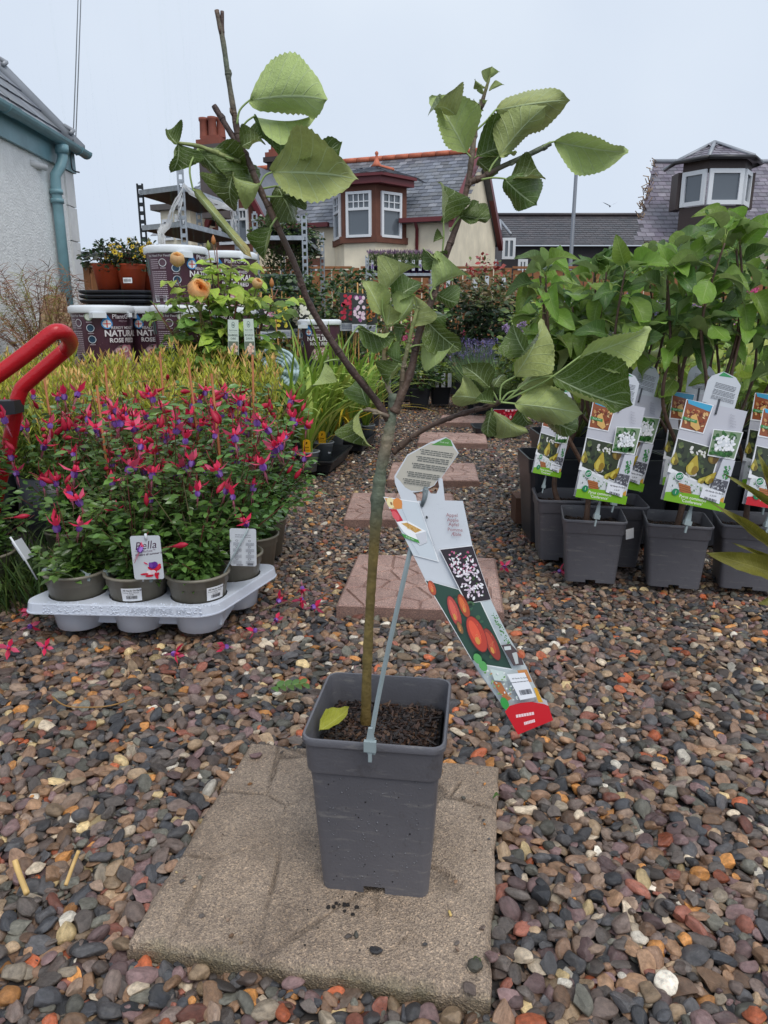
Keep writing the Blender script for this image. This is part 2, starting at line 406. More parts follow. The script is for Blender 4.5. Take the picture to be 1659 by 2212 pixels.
def slab_mat(name, c1, c2, c3, wet=0.5):
    m, t, b = nodes(name); L = t.links.new; N = t.nodes.new
    tc = N('ShaderNodeTexCoord'); n1 = N('ShaderNodeTexNoise'); n1.inputs['Scale'].default_value = 7; n1.inputs['Detail'].default_value = 6; n1.inputs['Roughness'].default_value = 0.7
    n2 = N('ShaderNodeTexVoronoi'); n2.inputs['Scale'].default_value = 420; n2.inputs['Randomness'].default_value = 1
    n3 = N('ShaderNodeTexNoise'); n3.inputs['Scale'].default_value = 520; n3.inputs['Detail'].default_value = 3; n3.inputs['Roughness'].default_value = 0.7
    for n in (n1, n2, n3): L(tc.outputs['Object'], n.inputs['Vector'])
    r1 = N('ShaderNodeValToRGB'); r1.color_ramp.elements[0].position = 0.33; r1.color_ramp.elements[0].color = (*c1, 1)
    r1.color_ramp.elements[1].position = 0.66; r1.color_ramp.elements[1].color = (*c2, 1); L(n1.outputs['Fac'], r1.inputs[0])
    r2 = N('ShaderNodeValToRGB'); e = r2.color_ramp.elements; e[0].position = 0.0; e[0].color = (0.35, 0.35, 0.38, 1); e[1].position = 1; e[1].color = (1.75, 1.65, 1.5, 1)
    k = e.new(0.35); k.color = (0.85, 0.85, 0.85, 1); k = e.new(0.75); k.color = (1.1, 1.08, 1.05, 1)
    sp = N('ShaderNodeSeparateColor'); L(n2.outputs['Color'], sp.inputs[0]); L(sp.outputs[0], r2.inputs[0])
    mx = N('ShaderNodeMix'); mx.data_type = 'RGBA'; mx.blend_type = 'MULTIPLY'; mx.inputs[0].default_value = 0.6; L(r1.outputs[0], mx.inputs[6]); L(r2.outputs[0], mx.inputs[7])
    mm = N('ShaderNodeMix'); mm.data_type = 'RGBA'; mm.blend_type = 'MULTIPLY'; mm.inputs[0].default_value = 0.6
    r3 = N('ShaderNodeValToRGB'); r3.color_ramp.elements[0].position = 0.38; r3.color_ramp.elements[0].color = (0.3, 0.3, 0.3, 1); r3.color_ramp.elements[1].position = 0.62
    r3.color_ramp.elements[1].color = (1.25, 1.25, 1.25, 1)
    L(n3.outputs['Fac'], r3.inputs[0]); L(mx.outputs[2], mm.inputs[6]); L(r3.outputs[0], mm.inputs[7])
    at = N('ShaderNodeAttribute'); at.attribute_name = 'Col'; ma = N('ShaderNodeMix'); ma.data_type = 'RGBA'; ma.blend_type = 'MULTIPLY'; ma.inputs[0].default_value = 1
    L(mm.outputs[2], ma.inputs[6]); L(at.outputs['Color'], ma.inputs[7]); L(ma.outputs[2], b.inputs['Base Color'])
    rr = N('ShaderNodeMapRange'); rr.inputs[3].default_value = wet - 0.12; rr.inputs[4].default_value = wet + 0.3; L(n1.outputs['Fac'], rr.inputs[0]); L(rr.outputs[0], b.inputs['Roughness'])
    bp = N('ShaderNodeBump'); bp.inputs['Strength'].default_value = 0.8; bp.inputs['Distance'].default_value = 0.0022
    hh = N('ShaderNodeMath'); hh.operation = 'ADD'; L(n3.outputs['Fac'], hh.inputs[0]); L(n2.outputs['Distance'], hh.inputs[1]); L(hh.outputs[0], bp.inputs['Height']); L(bp.outputs[0], b.inputs['Normal'])
    return m
def fnoise(x, y, seed, octs=4, base=6.0):
    """cheap value noise on arrays"""
    r = np.random.default_rng(seed); out = np.zeros_like(x); amp = 1.0; f = base
    for o in range(octs):
        T = r.random((64, 64)); X = (x + 3.1) * f; Y = (y + 2.7) * f
        xi = np.floor(X).astype(int); yi = np.floor(Y).astype(int); fx = X - xi; fy = Y - yi
        fx = fx * fx * (3 - 2 * fx); fy = fy * fy * (3 - 2 * fy)
        a = T[xi % 64, yi % 64]; bb = T[(xi + 1) % 64, yi % 64]; cc = T[xi % 64, (yi + 1) % 64]; dd = T[(xi + 1) % 64, (yi + 1) % 64]
        out += amp * ((a * (1 - fx) + bb * fx) * (1 - fy) + (cc * (1 - fx) + dd * fx) * fy - 0.5); amp *= 0.5; f *= 2.03
    return out
# front slab: riven concrete with shallow pressed lines
sl = [G(256, 2002), G(1062, 2140), G(1084, 1658), G(541, 1611)]
s_c = sum(sl, Vector()) / 4; e1 = (sl[1] - sl[0]) + (sl[2] - sl[3]); SL_RZ = math.atan2(e1.y, e1.x); SL_H = 0.2275
SLAB1 = slab_mat('brown_concrete', srgb(152, 133, 115), srgb(192, 171, 150), None, 0.42)
SLAB2 = slab_mat('pink_concrete', srgb(170, 136, 126), srgb(208, 174, 162), None, 0.45)
SLABS = []
def front_slab():
    n = 170; u = np.linspace(-SL_H, SL_H, n); X, Y = np.meshgrid(u, u, indexing='ij')
    seeds = [(rnd.uniform(-.22, .22), rnd.uniform(-.22, .22)) for _ in range(17)]
    D = np.sort(np.stack([np.hypot(X - a, Y - b) for a, b in seeds]), axis=0); edge = (D[1] - D[0]) + fnoise(X, Y, 2, 3, 20) * 0.012
    fade = np.clip(fnoise(X, Y, 9, 2, 7) * 2.4 + 0.6, 0.1, 1)
    Z = -np.exp(-(edge / 0.0034) ** 2) * 0.0055 * fade + fnoise(X, Y, 4, 6, 9) * 0.0042 + rng.normal(0, 0.00035, X.shape)
    rad = np.minimum(np.minimum(SL_H - np.abs(X), SL_H - np.abs(Y)), 0.012)
    Z -= (0.012 - rad) ** 2 / 0.012 * 0.6 + np.clip(0.012 - rad, 0, 1) * 0.25
    wob = fnoise(X, Y, 7, 3, 22) * 0.006
    XX = X + np.where(rad < 0.003, wob * np.sign(X), 0); YY = Y + np.where(rad < 0.003, wob * np.sign(Y), 0)
    moss = np.clip((0.014 - (Y + SL_H)) / 0.016 + fnoise(X, Y, 12, 3, 25) * 0.9 - 0.2, 0, 1)[..., None]
    damp = np.clip(fnoise(X, Y, 21, 3, 5) * 1.3 + 0.35 , 0, 1)[..., None]
    col = np.ones((n, n, 3)) * (1 - 0.30 * damp) * (1 - 0.55 * np.clip(fade - .15, 0, 1) * np.exp(-(edge / 0.0030) ** 2))[..., None]; col = col * (1 - moss * np.array([0.42, 0.36, 0.46]))
    mb = MB(); V = np.stack([XX, YY, Z], -1).reshape(-1, 3); idx = np.arange(n * n).reshape(n, n)
    F = np.stack([idx[:-1, :-1], idx[1:, :-1], idx[1:, 1:], idx[:-1, 1:]], -1).reshape(-1, 4)
    mb.add(V, F.tolist(), 0, col.reshape(-1, 3), True)
    ring = list(idx[:, 0]) + list(idx[-1, 1:]) + list(idx[-2::-1, -1]) + list(idx[0, -2:0:-1]); o = len(mb.v)
    rv = [(V[i][0] * 1.004, V[i][1] * 1.004, -0.04) for i in ring]; m = len(ring)
    mb.v.extend(rv); mb.c.extend([(0.5, 0.48, 0.42)] * m)
    mb.f.extend([(ring[k], o + k, o + (k + 1) % m, ring[(k + 1) % m]) for k in range(m)]); mb.m.extend([0] * m); mb.sm.extend([False] * m)
    r = mb.build('paving_slab', SLAB1, loc=(s_c.x, s_c.y, 0)); r.rotation_euler = (0, 0, SL_RZ)
    tag(r, 'brown riven concrete slab under the potted apple tree', 'paving slab', 'stepping slabs along the gravel path')
    r['kind'] = 'thing'; SLABS.append((s_c.x, s_c.y, SL_RZ, SL_H))
front_slab()
def step_slab(c, rz, h, label, seed, ncell=34, z=0.010):
    r = random.Random(seed); seeds = []
    while len(seeds) < ncell:
        q = (r.uniform(-h, h), r.uniform(-h, h))
        if all(math.hypot(q[0] - a, q[1] - b) > 0.052 for a, b in seeds): seeds.append(q)
        elif r.random() < 0.01: seeds.append(q)
    mb = MB(); mb.box(-h, h, -h, h, -0.04, z - 0.0045, 0, (0.62, 0.58, 0.55))
    for pl in voronoi_cells(seeds, h - 0.004, h - 0.004, 0.0030):
        cx = sum(p[0] for p in pl) / len(pl); cy = sum(p[1] for p in pl) / len(pl); n = len(pl)
        top = [(cx + (p[0] - cx) * 0.94, cy + (p[1] - cy) * 0.94, z + r.uniform(-.0006, .0006)) for p in pl]
        V = [(p[0], p[1], z - 0.0046) for p in pl] + top; k = r.uniform(.9, 1.1)
        mb.add(V, [(i, (i + 1) % n, n + (i + 1) % n, n + i) for i in range(n)] + [tuple(range(n, 2 * n))], 0, (k, k, k))
    o = mb.build('paving_slab', SLAB2, loc=(c.x, c.y, 0)); o.rotation_euler = (0, 0, rz)
    tag(o, label, 'paving slab', 'stepping slabs along the gravel path', 'thing'); SLABS.append((c.x, c.y, rz, h))
def quad_slab(p, label, seed):
    q = [G(*a, 0.012) for a in p]; c = sum(q, Vector()) / 4; e = (q[1] - q[0]) + (q[2] - q[3])
    step_slab(c, math.atan2(e.y, e.x), 0.225, label, seed)
quad_slab([(725, 1300), (1078, 1312), (1075, 1208), (780, 1198)], 'pinkish imprinted slab just behind the grey pot of the apple tree', 3)
for (x, y, rz, lab, sd) in ((868, 1090, -2, 'pinkish imprinted slab half hidden behind the tilted apple label', 4),
                            (936, 1016, -4, 'pinkish imprinted slab showing past the top of the apple label', 5),
                            (978, 944, -6, 'plain pinkish slab crossing the path behind the apple stem fork', 6),
                            (1012, 904, -8, 'pinkish slab seen under the lowest right branch', 7),
                            (1033, 866, -10, 'small far pinkish slab level with the black pots', 8),
                            (1036, 831, -10, 'farthest pinkish slab near the lavender', 9)):
    step_slab(G(x, y, 0.012), R(rz), 0.225, lab, sd, 30)

def gravel_field(x0, x1, y0, y1, count, rmin, rmax, cell, seed, keep):
    """drop stones one by one on a height map, each picks the lowest of a few spots"""
    r = np.random.default_rng(seed); nx = int((x1 - x0) / cell); ny = int((y1 - y0) / cell)
    H = np.full((nx, ny), -0.032)
    gx = x0 + (np.arange(nx) + .5) * cell; gy = y0 + (np.arange(ny) + .5) * cell
    GX, GY = np.meshgrid(gx, gy, indexing='ij')
    for (sx, sy, rz, h) in SLABS:
        a = (GX - sx) * math.cos(rz) + (GY - sy) * math.sin(rz); b = -(GX - sx) * math.sin(rz) + (GY - sy) * math.cos(rz)
        H[(np.abs(a) < h - 0.003) & (np.abs(b) < h - 0.003)] = 0.2
    H[~keep(GX, GY)] = 0.2
    out = []; fails = 0
    rad = r.uniform(0, 1, count * 3) ** 1.6 * (rmax - rmin) + rmin
    for i in range(count * 3):
        a = rad[i]; k = max(1, int(a * 0.9 / cell)); best = None
        ii = r.integers(k, nx - k - 1, 7); jj = r.integers(k, ny - k - 1, 7)
        for p, q in zip(ii, jj):
            w = H[p - k:p + k + 1, q - k:q + k + 1]; mx = w.max()
            if mx > 0.1: continue
            hgt = w.mean() * .55 + mx * .45
            if best is None or hgt < best[0]: best = (hgt, p, q)
        if best is None: continue
        hgt, p, q = best; flat = r.uniform(.38, .8); cz = hgt + a * flat * 0.42
        if cz + a * flat > GZ + 0.020:
            fails += 1
            if fails > 700: break
            continue
        w = H[p - k:p + k + 1, q - k:q + k + 1]; m = w.shape[0]; o = (np.arange(m) - k) * cell
        d2 = (o[:, None] ** 2 + o[None, :] ** 2) / (a * a)
        np.maximum(w, np.where(d2 < 1, cz + a * flat * np.sqrt(np.maximum(0, 1 - d2)), -1), out=w)
        gxn = (H[min(p + k, nx - 1), q] - H[p - k, q]) / (2 * k * cell); gyn = (H[p, min(q + k, ny - 1)] - H[p, q - k]) / (2 * k * cell)
        out.append((gx[p] + r.uniform(-.5, .5) * cell, gy[q] + r.uniform(-.5, .5) * cell, cz, a, flat, r.uniform(.95, 1.7), np.clip(gyn * .4, -.6, .6), np.clip(-gxn * .4, -.6, .6)))
        if len(out) >= count: break
    return np.array(out)
def halfw(Y): return 0.56 * Y + 0.10
def path_l(Y): return np.where(Y < 1.62, -9, np.where(Y < 2.2, -0.62, np.where(Y < 3.3, -0.45 - 0.02 * Y, -0.45)))
F1 = gravel_field(-1.05, 1.05, 0.60, 1.72, 14000, 0.0036, 0.0124, 0.003, 1, lambda X, Y: np.abs(X) < halfw(Y))
F2 = gravel_field(-1.1, 1.65, 1.70, 3.4, 24000, 0.0044, 0.0106, 0.004, 2, lambda X, Y: (np.abs(X) < halfw(Y)) & (X > np.where(Y < 2.05, -1.1, -0.55)))
F3 = gravel_field(-0.9, 2.0, 3.38, 9.0, 30000, 0.0056, 0.0112, 0.005, 3, lambda X, Y: (np.abs(X - 0.25) < 1.1))
GR = []
for i in range(46):                                                 # grit and a few stones strayed onto the front slab
    s_ = rng.uniform(.0014, .0034) if i > 5 else rng.uniform(.005, .008); ex = rng.choice([-1, 1]) * (SL_H - rng.uniform(.0, .06)); al = rng.uniform(-SL_H, SL_H); a_, b_ = (ex, al) if i % 2 else (al, ex)
    GR.append((s_c.x + a_ * math.cos(SL_RZ) - b_ * math.sin(SL_RZ), s_c.y + a_ * math.sin(SL_RZ) + b_ * math.cos(SL_RZ), .001 + s_ * .4, s_, .6, 1.2, 0, 0))
ST = np.concatenate([F1, F2, F3, np.array(GR)]); NS = len(ST)
pal = np.array([srgb(*c) for c in ((104, 92, 88), (88, 82, 80), (122, 98, 82), (74, 74, 78), (140, 112, 90), (112, 92, 94), (98, 98, 92),
                                   (128, 110, 98), (150, 130, 108), (178, 166, 150), (168, 92, 62), (208, 204, 196), (176, 124, 72), (62, 64, 70), (190, 170, 130), (132, 84, 72))])
pw = np.array([14, 13, 12, 11, 9, 10, 9, 9, 6, 3.6, 1.5, 1.8, 2.2, 9, 1.8, 3.0]); pw /= pw.sum()
tint = pal[rng.choice(len(pal), NS, p=pw)] * rng.uniform(.36, 1.32, (NS, 1)) * np.array([1.28, 1.21, 1.10])
pme = bpy.data.meshes.new('gravel'); pme.from_pydata(ST[:, :3].tolist(), [], [])
a = pme.attributes.new('tint', 'FLOAT_COLOR', 'POINT'); a.data.foreach_set('color', np.concatenate([tint, np.ones((NS, 1))], 1).astype(np.float32).ravel())
e = pme.attributes.new('rot', 'FLOAT_VECTOR', 'POINT')
e.data.foreach_set('vector', np.stack([ST[:, 6] + rng.normal(0, .28, NS), ST[:, 7] + rng.normal(0, .28, NS), rng.uniform(0, 6.28, NS)], 1).astype(np.float32).ravel())
e = pme.attributes.new('siz', 'FLOAT_VECTOR', 'POINT')
e.data.foreach_set('vector', np.stack([ST[:, 3] * ST[:, 5], ST[:, 3], ST[:, 3] * ST[:, 4]], 1).astype(np.float32).ravel())
e = pme.attributes.new('pick', 'INT', 'POINT'); e.data.foreach_set('value', rng.integers(0, 14, NS).astype(np.int32))
stone_m, t, b = nodes('wet_stone'); L = t.links.new; N = t.nodes.new
at = N('ShaderNodeAttribute'); at.attribute_type = 'INSTANCER'; at.attribute_name = 'tint'
tc = N('ShaderNodeTexCoord'); oi = N('ShaderNodeObjectInfo'); va = N('ShaderNodeVectorMath'); va.operation = 'ADD'; cb = N('ShaderNodeCombineXYZ')
mu = N('ShaderNodeMath'); mu.operation = 'MULTIPLY'; mu.inputs[1].default_value = 37.0; L(oi.outputs['Random'], mu.inputs[0]); L(mu.outputs[0], cb.inputs[0]); L(mu.outputs[0], cb.inputs[2])
L(tc.outputs['Object'], va.inputs[0]); L(cb.outputs[0], va.inputs[1])
n1 = N('ShaderNodeTexNoise'); n1.inputs['Scale'].default_value = 1.6; n1.inputs['Detail'].default_value = 7; n1.inputs['Roughness'].default_value = 0.72; L(va.outputs[0], n1.inputs['Vector'])
n2 = N('ShaderNodeTexNoise'); n2.inputs['Scale'].default_value = 11; n2.inputs['Detail'].default_value = 3; L(va.outputs[0], n2.inputs['Vector'])
hs = N('ShaderNodeHueSaturation'); mr = N('ShaderNodeMapRange'); mr.inputs[1].default_value = .3; mr.inputs[2].default_value = .7; mr.inputs[3].default_value = .55; mr.inputs[4].default_value = 1.55
L(n1.outputs['Fac'], mr.inputs[0]); L(mr.outputs[0], hs.inputs['Value']); L(at.outputs['Color'], hs.inputs['Color']); L(hs.outputs[0], b.inputs['Base Color'])
r2 = N('ShaderNodeMapRange'); r2.inputs[3].default_value = .07; r2.inputs[4].default_value = .42; L(oi.outputs['Random'], r2.inputs[0]); L(r2.outputs[0], b.inputs['Roughness'])
bp = N('ShaderNodeBump'); bp.inputs['Strength'].default_value = .35; bp.inputs['Distance'].default_value = .12; L(n2.outputs['Fac'], bp.inputs['Height']); L(bp.outputs[0], b.inputs['Normal'])
pc = bpy.data.collections.new('pebble_shapes')
for i in range(14):
    bm = bmesh.new(); bmesh.ops.create_icosphere(bm, subdivisions=3, radius=1.0); r = random.Random(100 + i)
    planes = []
    for k in range(r.choice([4, 6, 8, 10])):
        d = Vector((r.gauss(0, 1), r.gauss(0, 1), r.gauss(0, 1))).normalized(); planes.append((d, r.uniform(.45, .85)))
    w = [(Vector((r.gauss(0, 1), r.gauss(0, 1), r.gauss(0, 1))), r.uniform(0, 6)) for _ in range(5)]
    soft = r.choice([.6, .9, 1.0, 1.0])
    for v in bm.verts:
        p = v.co.copy()
        for d, h in planes:
            q = p.dot(d)
            if q > h: p -= d * (q - h) * soft
        k = 1 + sum(math.sin(a.dot(v.co) * 2.2 + f) for a, f in w) * 0.035
        v.co = p * k * 1.2
    me = bpy.data.meshes.new('pebble'); bm.to_mesh(me); bm.free(); me.materials.append(stone_m)
    for p in me.polygons: p.use_smooth = True
    if i % 2 == 1:
        try: me.set_sharp_from_angle(angle=R(24))
        except Exception: pass
    pc.objects.link(bpy.data.objects.new('pebble', me))
ng = bpy.data.node_groups.new('gravel_nodes', 'GeometryNodeTree')
ng.interface.new_socket('Geometry', in_out='INPUT', socket_type='NodeSocketGeometry'); ng.interface.new_socket('Geometry', in_out='OUTPUT', socket_type='NodeSocketGeometry')
gi = ng.nodes.new('NodeGroupInput'); go = ng.nodes.new('NodeGroupOutput'); mp = ng.nodes.new('GeometryNodeMeshToPoints'); ci = ng.nodes.new('GeometryNodeCollectionInfo')
ci.inputs['Collection'].default_value = pc; ci.inputs['Separate Children'].default_value = True; ci.inputs['Reset Children'].default_value = True
ip = ng.nodes.new('GeometryNodeInstanceOnPoints'); ip.inputs['Pick Instance'].default_value = True
def named(nm, ty):
    q = ng.nodes.new('GeometryNodeInputNamedAttribute'); q.data_type = ty; q.inputs['Name'].default_value = nm; return q.outputs['Attribute']
e2r = ng.nodes.new('FunctionNodeEulerToRotation')
ng.links.new(gi.outputs[0], mp.inputs[0]); ng.links.new(mp.outputs[0], ip.inputs['Points']); ng.links.new(ci.outputs[0], ip.inputs['Instance'])
ng.links.new(named('pick', 'INT'), ip.inputs['Instance Index']); ng.links.new(named('rot', 'FLOAT_VECTOR'), e2r.inputs[0]); ng.links.new(e2r.outputs[0], ip.inputs['Rotation'])
ng.links.new(named('siz', 'FLOAT_VECTOR'), ip.inputs['Scale']); ng.links.new(ip.outputs[0], go.inputs[0])
go_ = link('gravel', pme); go_.modifiers.new('stones', 'NODES').node_group = ng
tag(go_, 'wet multicoloured river pebbles covering the path', kind='stuff')
print('stones', len(F1), len(F2), len(F3))
# ---------------------------------------------------------------- white cottage on the left
ROUGH = mat('white_roughcast', (0.88, 0.88, 0.86), 0.85, var=0.10, scale=14, bump=1.0, bscale=75)
for n in ROUGH.node_tree.nodes:
    if n.type == 'BUMP': n.inputs['Distance'].default_value = 0.007
SMOOTHW = mat('white_painted_stone', (0.74, 0.74, 0.73), 0.7, var=0.14, scale=6)
TEAL = mat('teal_paint', srgb(122, 160, 168), 0.38, var=0.2, scale=7)
SLATE = mat('slate', (1, 1, 1), 0.36, var=0.25, scale=6, attr=True)
LEADM = mat('lead_flashing', srgb(150, 154, 160), 0.45, metal=0.2, var=0.2, scale=3)
DARKV = mat('dark_gap', (0.02, 0.02, 0.02), 0.9)
def slates(mb, O, U, Vv, nu, nv, su, sv, cols, r, clip=None):
    """overlapping slates on a roof plane: origin O at the eaves, U along, Vv up the slope"""
    U = Vector(U).normalized(); Vv = Vector(Vv).normalized(); Nn = U.cross(Vv).normalized()
    for j in range(nv):
        for i in range(-1, nu + 1):
            a = (i + (.5 if j % 2 else 0)) * su + r.uniform(-.004, .004); b0 = j * sv
            if clip and not clip(a + su / 2, b0 + sv / 2): continue
            c = r.choice(cols); k = r.uniform(.75, 1.2); lift = .012 + r.uniform(0, .005); w = su * .95
            q = [O + U * a + Vv * (b0 - r.uniform(0, .012)) + Nn * lift, O + U * (a + w) + Vv * (b0 - r.uniform(0, .012)) + Nn * lift, O + U * (a + w) + Vv * (b0 + sv * 1.1) + Nn * .002, O + U * a + Vv * (b0 + sv * 1.1) + Nn * .002]
            e = [p - Nn * .012 for p in q[:2]]
            mb.add(q + e, [(0, 1, 2, 3), (4, 5, 1, 0)], 0, (c[0] * k, c[1] * k, c[2] * k))
SL_COL = [srgb(112, 116, 124), srgb(98, 102, 112), srgb(128, 130, 136), srgb(104, 106, 110), srgb(118, 122, 132)]
# corner at depth 5.8; the wall runs towards the camera on the left
YC = 5.8; EV = P(170, 324, YC); zE = EV.z
d = ray(-2, 222); Y0 = (zE - CAM_H) / (d.z / d.y) ; E0 = P(-2, 222, Y0)
wd = Vector((EV.x - E0.x, EV.y - E0.y, 0)).normalized(); nd = Vector((wd.y, -wd.x, 0))     # along the eaves, out of the wall (towards the right)
CO = P(151, 346, YC); CO.z = 0                                               # wall corner on the ground
Hs = thing('white_cottage', 'white roughcast cottage corner with teal gutter and slate roof on the left', 'cottage', CO)
Lw = 4.5; zw = zE - .10
def hw(a, out, z): return Vector((0, 0, 0)) + wd * a + nd * out + Vector((0, 0, z))   # local point: a along wall from corner (negative = nearer)
mb = MB()
mb.add([hw(-Lw, 0, -.1), hw(-.15, 0, -.1), hw(-.15, 0, zw), hw(-Lw, 0, zw)], [(0, 1, 2, 3)]); mb.build('wall', ROUGH, Hs)
mb = MB(); mb.add([hw(-.16, -.02, -.1), hw(-.01, -.02, -.1), hw(-.01, -.02, zw), hw(-.16, -.02, zw)], [(0, 1, 2, 3)])
gb = [hw(-.01, 0, -.1), hw(-.01, -5, -.1), hw(-.01, -5, zw), hw(-.01, -2.5, zw + 2.6), hw(-.01, 0, zw)]; mb.add(gb, [(0, 1, 2, 3, 4)]); mb.build('gable_wall', ROUGH, Hs)
zz = 0.0; k = 0; rr = random.Random(3)
while zz < zw - .02:
    h = min(rr.uniform(.24, .30), zw - zz); w = .25 if k % 2 else .29
    q = MB(); M = Matrix((wd.to_4d(), nd.to_4d(), Vector((0, 0, 1, 0)), Vector((0, 0, 0, 1)))).transposed(); M[3][3] = 1; M[3][0] = M[3][1] = M[3][2] = 0; M[0][3] = M[1][3] = M[2][3] = 0
    q.box(-.15, 0, -.14, .014, zz + .004, zz + h - .004, 0, (1, 1, 1), M); q.build('quoin', SMOOTHW, Hs); zz += h; k += 1
# roof
sl_ang = R(46); up = (-nd) * math.cos(sl_ang) + Vector((0, 0, math.sin(sl_ang)))
mb = MB(); O = hw(-Lw, .085, zE - .02)
mb.add([O, hw(.04, .085, zE - .02), hw(.04, .085, zE - .02) + up * 3.4, O + up * 3.4], [(0, 1, 2, 3)], 0, srgb(70, 72, 78)); slates(mb, O, wd, up, int((Lw - .05) / .2), 17, .2, .19, SL_COL, rr)
mb.build('roof_slates', SLATE, Hs, kind='stuff')
q = hw(.04, .085, zE - .01); mb = MB(); mb.tube([q + up * .02, q + up * 3.4], .05, 6); mb.build('roof_edge_flashing', LEADM, Hs)
for i in range(5):
    mb = MB(); c = q + up * (.12 + i * .62) + Vector((0, 0, .06)); mb.tube([c - wd * .05 - up * .04, c - up * .04 + Vector((0, 0, .03)), c + up * .05], .018, 6); mb.build('flashing_clip', LEADM, Hs)
# gutter and boards
mb = MB(); n = 8; gp = [(.043 * math.cos(math.pi * (1 + i / n)), .043 * math.sin(math.pi * (1 + i / n))) for i in range(n + 1)]
def gut(a0, a1, s=1.0):
    V = []; F = []
    for a in (a0, a1):
        for (x, z) in gp: V.append(hw(a, .09 + x * s, zE + z * s))
        for (x, z) in gp[::-1]: V.append(hw(a, .09 + x * s * .86, zE + z * s * .86 + .004))
    m = 2 * (n + 1)
    F = [(i, (i + 1) % m, m + (i + 1) % m, m + i) for i in range(m)] + [tuple(range(m - 1, -1, -1)), tuple(range(m, 2 * m))]
    mb.add(V, F, 0, (1, 1, 1))
gut(-Lw, .10); gut(-1.15, -1.03, 1.12); gut(-.08, -.05, 1.12); gut(.08, .10, 1.06)
mb.build('gutter', TEAL, Hs)
mb = MB(); V = [hw(a, o, z) for a in (-Lw, .02) for o, z in ((.005, zw - .06), (.03, zw - .06), (.03, zE - .01), (.005, zE - .01))]; mb.add(V, [(0, 1, 5, 4), (1, 2, 6, 5), (2, 3, 7, 6), (4, 5, 6, 7), (0, 3, 2, 1)])
mb.build('fascia_board', TEAL, Hs)
# downpipe
pa = -.42; mb = MB()
mb.tube([hw(pa + .06, .09, zE - .05), hw(pa + .06, .09, zE - .13), hw(pa + .04, .08, zE - .18), hw(pa, .05, zE - .25), hw(pa, .045, zE - .34), hw(pa, .045, .1)], .035, 12)
for z in (zE - .40, zE - .34, .82, .76): mb.tube([hw(pa, .045, z), hw(pa, .045, z - .03)], .044, 12)
mb.tube([hw(pa + .06, .09, zE - .045), hw(pa + .06, .09, zE - .10)], .045, 12); mb.build('downpipe', TEAL, Hs)
mb = MB(); mb.tube([hw(pa - .26, -.01, zw - .12), hw(pa - .10, .03, zw - .12)], .022, 8); mb.build('overflow_pipe', SMOOTHW, Hs)
# overhead cables coming down to the cottage corner
WIRE = mat('cable', (0.10, 0.11, 0.12), 0.6)
for i, (x0, x1, x2, yb, col) in enumerate(((163, 170, 158, 304, 0), (172, 177, 163, 318, 1))):
    mb = MB(); a = P(x2, yb, YC - .02); bq = P(x1 + 6, -420, 16); pts = [a.lerp(bq, t) - Vector((0, 0, .55 * 4 * t * (1 - t) * .25)) for t in np.linspace(0, 1, 10)]
    mb.tube(pts, [.004] + [.005] * 9, 5)
    o = mb.build('overhead_cable', WIRE); tag(o, ('thin cable running from the sky to the cottage corner, the left of the pair', 'thin cable running from the sky to the cottage corner, the right of the pair')[i], 'cable', 'cables above the cottage')
mb = MB(); a = P(160, 322, YC - .06); mb.tube(smooth_path([a, a + Vector((-.03, 0, -.05)), a + Vector((-.02, -.01, -.14)), a + Vector((.03, -.02, -.16))], 4), .006, 5); mb.build('cable_loop', WIRE, Hs, CO)

# ---------------------------------------------------------------- cream house with bay window
CREAM = mat('cream_render', srgb(236, 224, 198), 0.85, var=0.2, scale=1.3, bump=.6, bscale=24)
REDSTONE = mat('red_sandstone', srgb(108, 68, 54), 0.8, var=0.2, scale=5)
MAROON = mat('maroon_paint', srgb(104, 38, 42), 0.45, var=0.12, scale=3)
RIDGE = mat('red_ridge_tile', srgb(190, 104, 74), 0.6, var=0.22, scale=4)
UPVC = mat('white_window_frame', (0.76, 0.78, 0.80), 0.35, var=0.03)
m, t, b = nodes('window_glass'); b.inputs['Base Color'].default_value = (0.10, 0.12, 0.14, 1); b.inputs['Roughness'].default_value = 0.06; b.inputs['Specular IOR Level'].default_value = 0.9; GLASS = m
GREYST = mat('grey_chimney', srgb(92, 84, 82), 0.85, var=0.25, scale=3)
BRICKR = mat('red_clay', srgb(134, 74, 58), 0.75, var=0.22, scale=5)
RA = R(20); HY = 21.5
HU = Vector((math.cos(RA), -math.sin(RA), 0)); HV = Vector((math.sin(RA), math.cos(RA), 0)); HZ = Vector((0, 0, 1))
HO = P(971, 466, HY); HO.z = 0
House = thing('cream_house', 'cream rendered house with grey slate roof and red sandstone bay window', 'house', HO)
def hl(x, y, off=0.0):
    """image point on the front wall plane shifted outwards by off -> local (u, z)"""
    p = onplane(x, y, HO - HV * off, HV); q = p - HO; return q.dot(HU), p.z
def H3(u, v, z): return HU * u + HV * v + HZ * z
def hbox(mb, u0, u1, v0, v1, z0, z1, mat=0): 
    V = [H3(u, v, z) for z in (z0, z1) for v in (v0, v1) for u in (u0, u1)]; mb.add(V, [(0, 2, 3, 1), (4, 5, 7, 6), (0, 1, 5, 4), (2, 6, 7, 3), (0, 4, 6, 2), (1, 3, 7, 5)], mat)
BU0_, BU1_ = hl(721, 500)[0], hl(878, 500)[0]; uE, zEv = hl(971, 468); uL, _ = hl(352, 474); _, zr = hl(958, 330); GL = 6.4
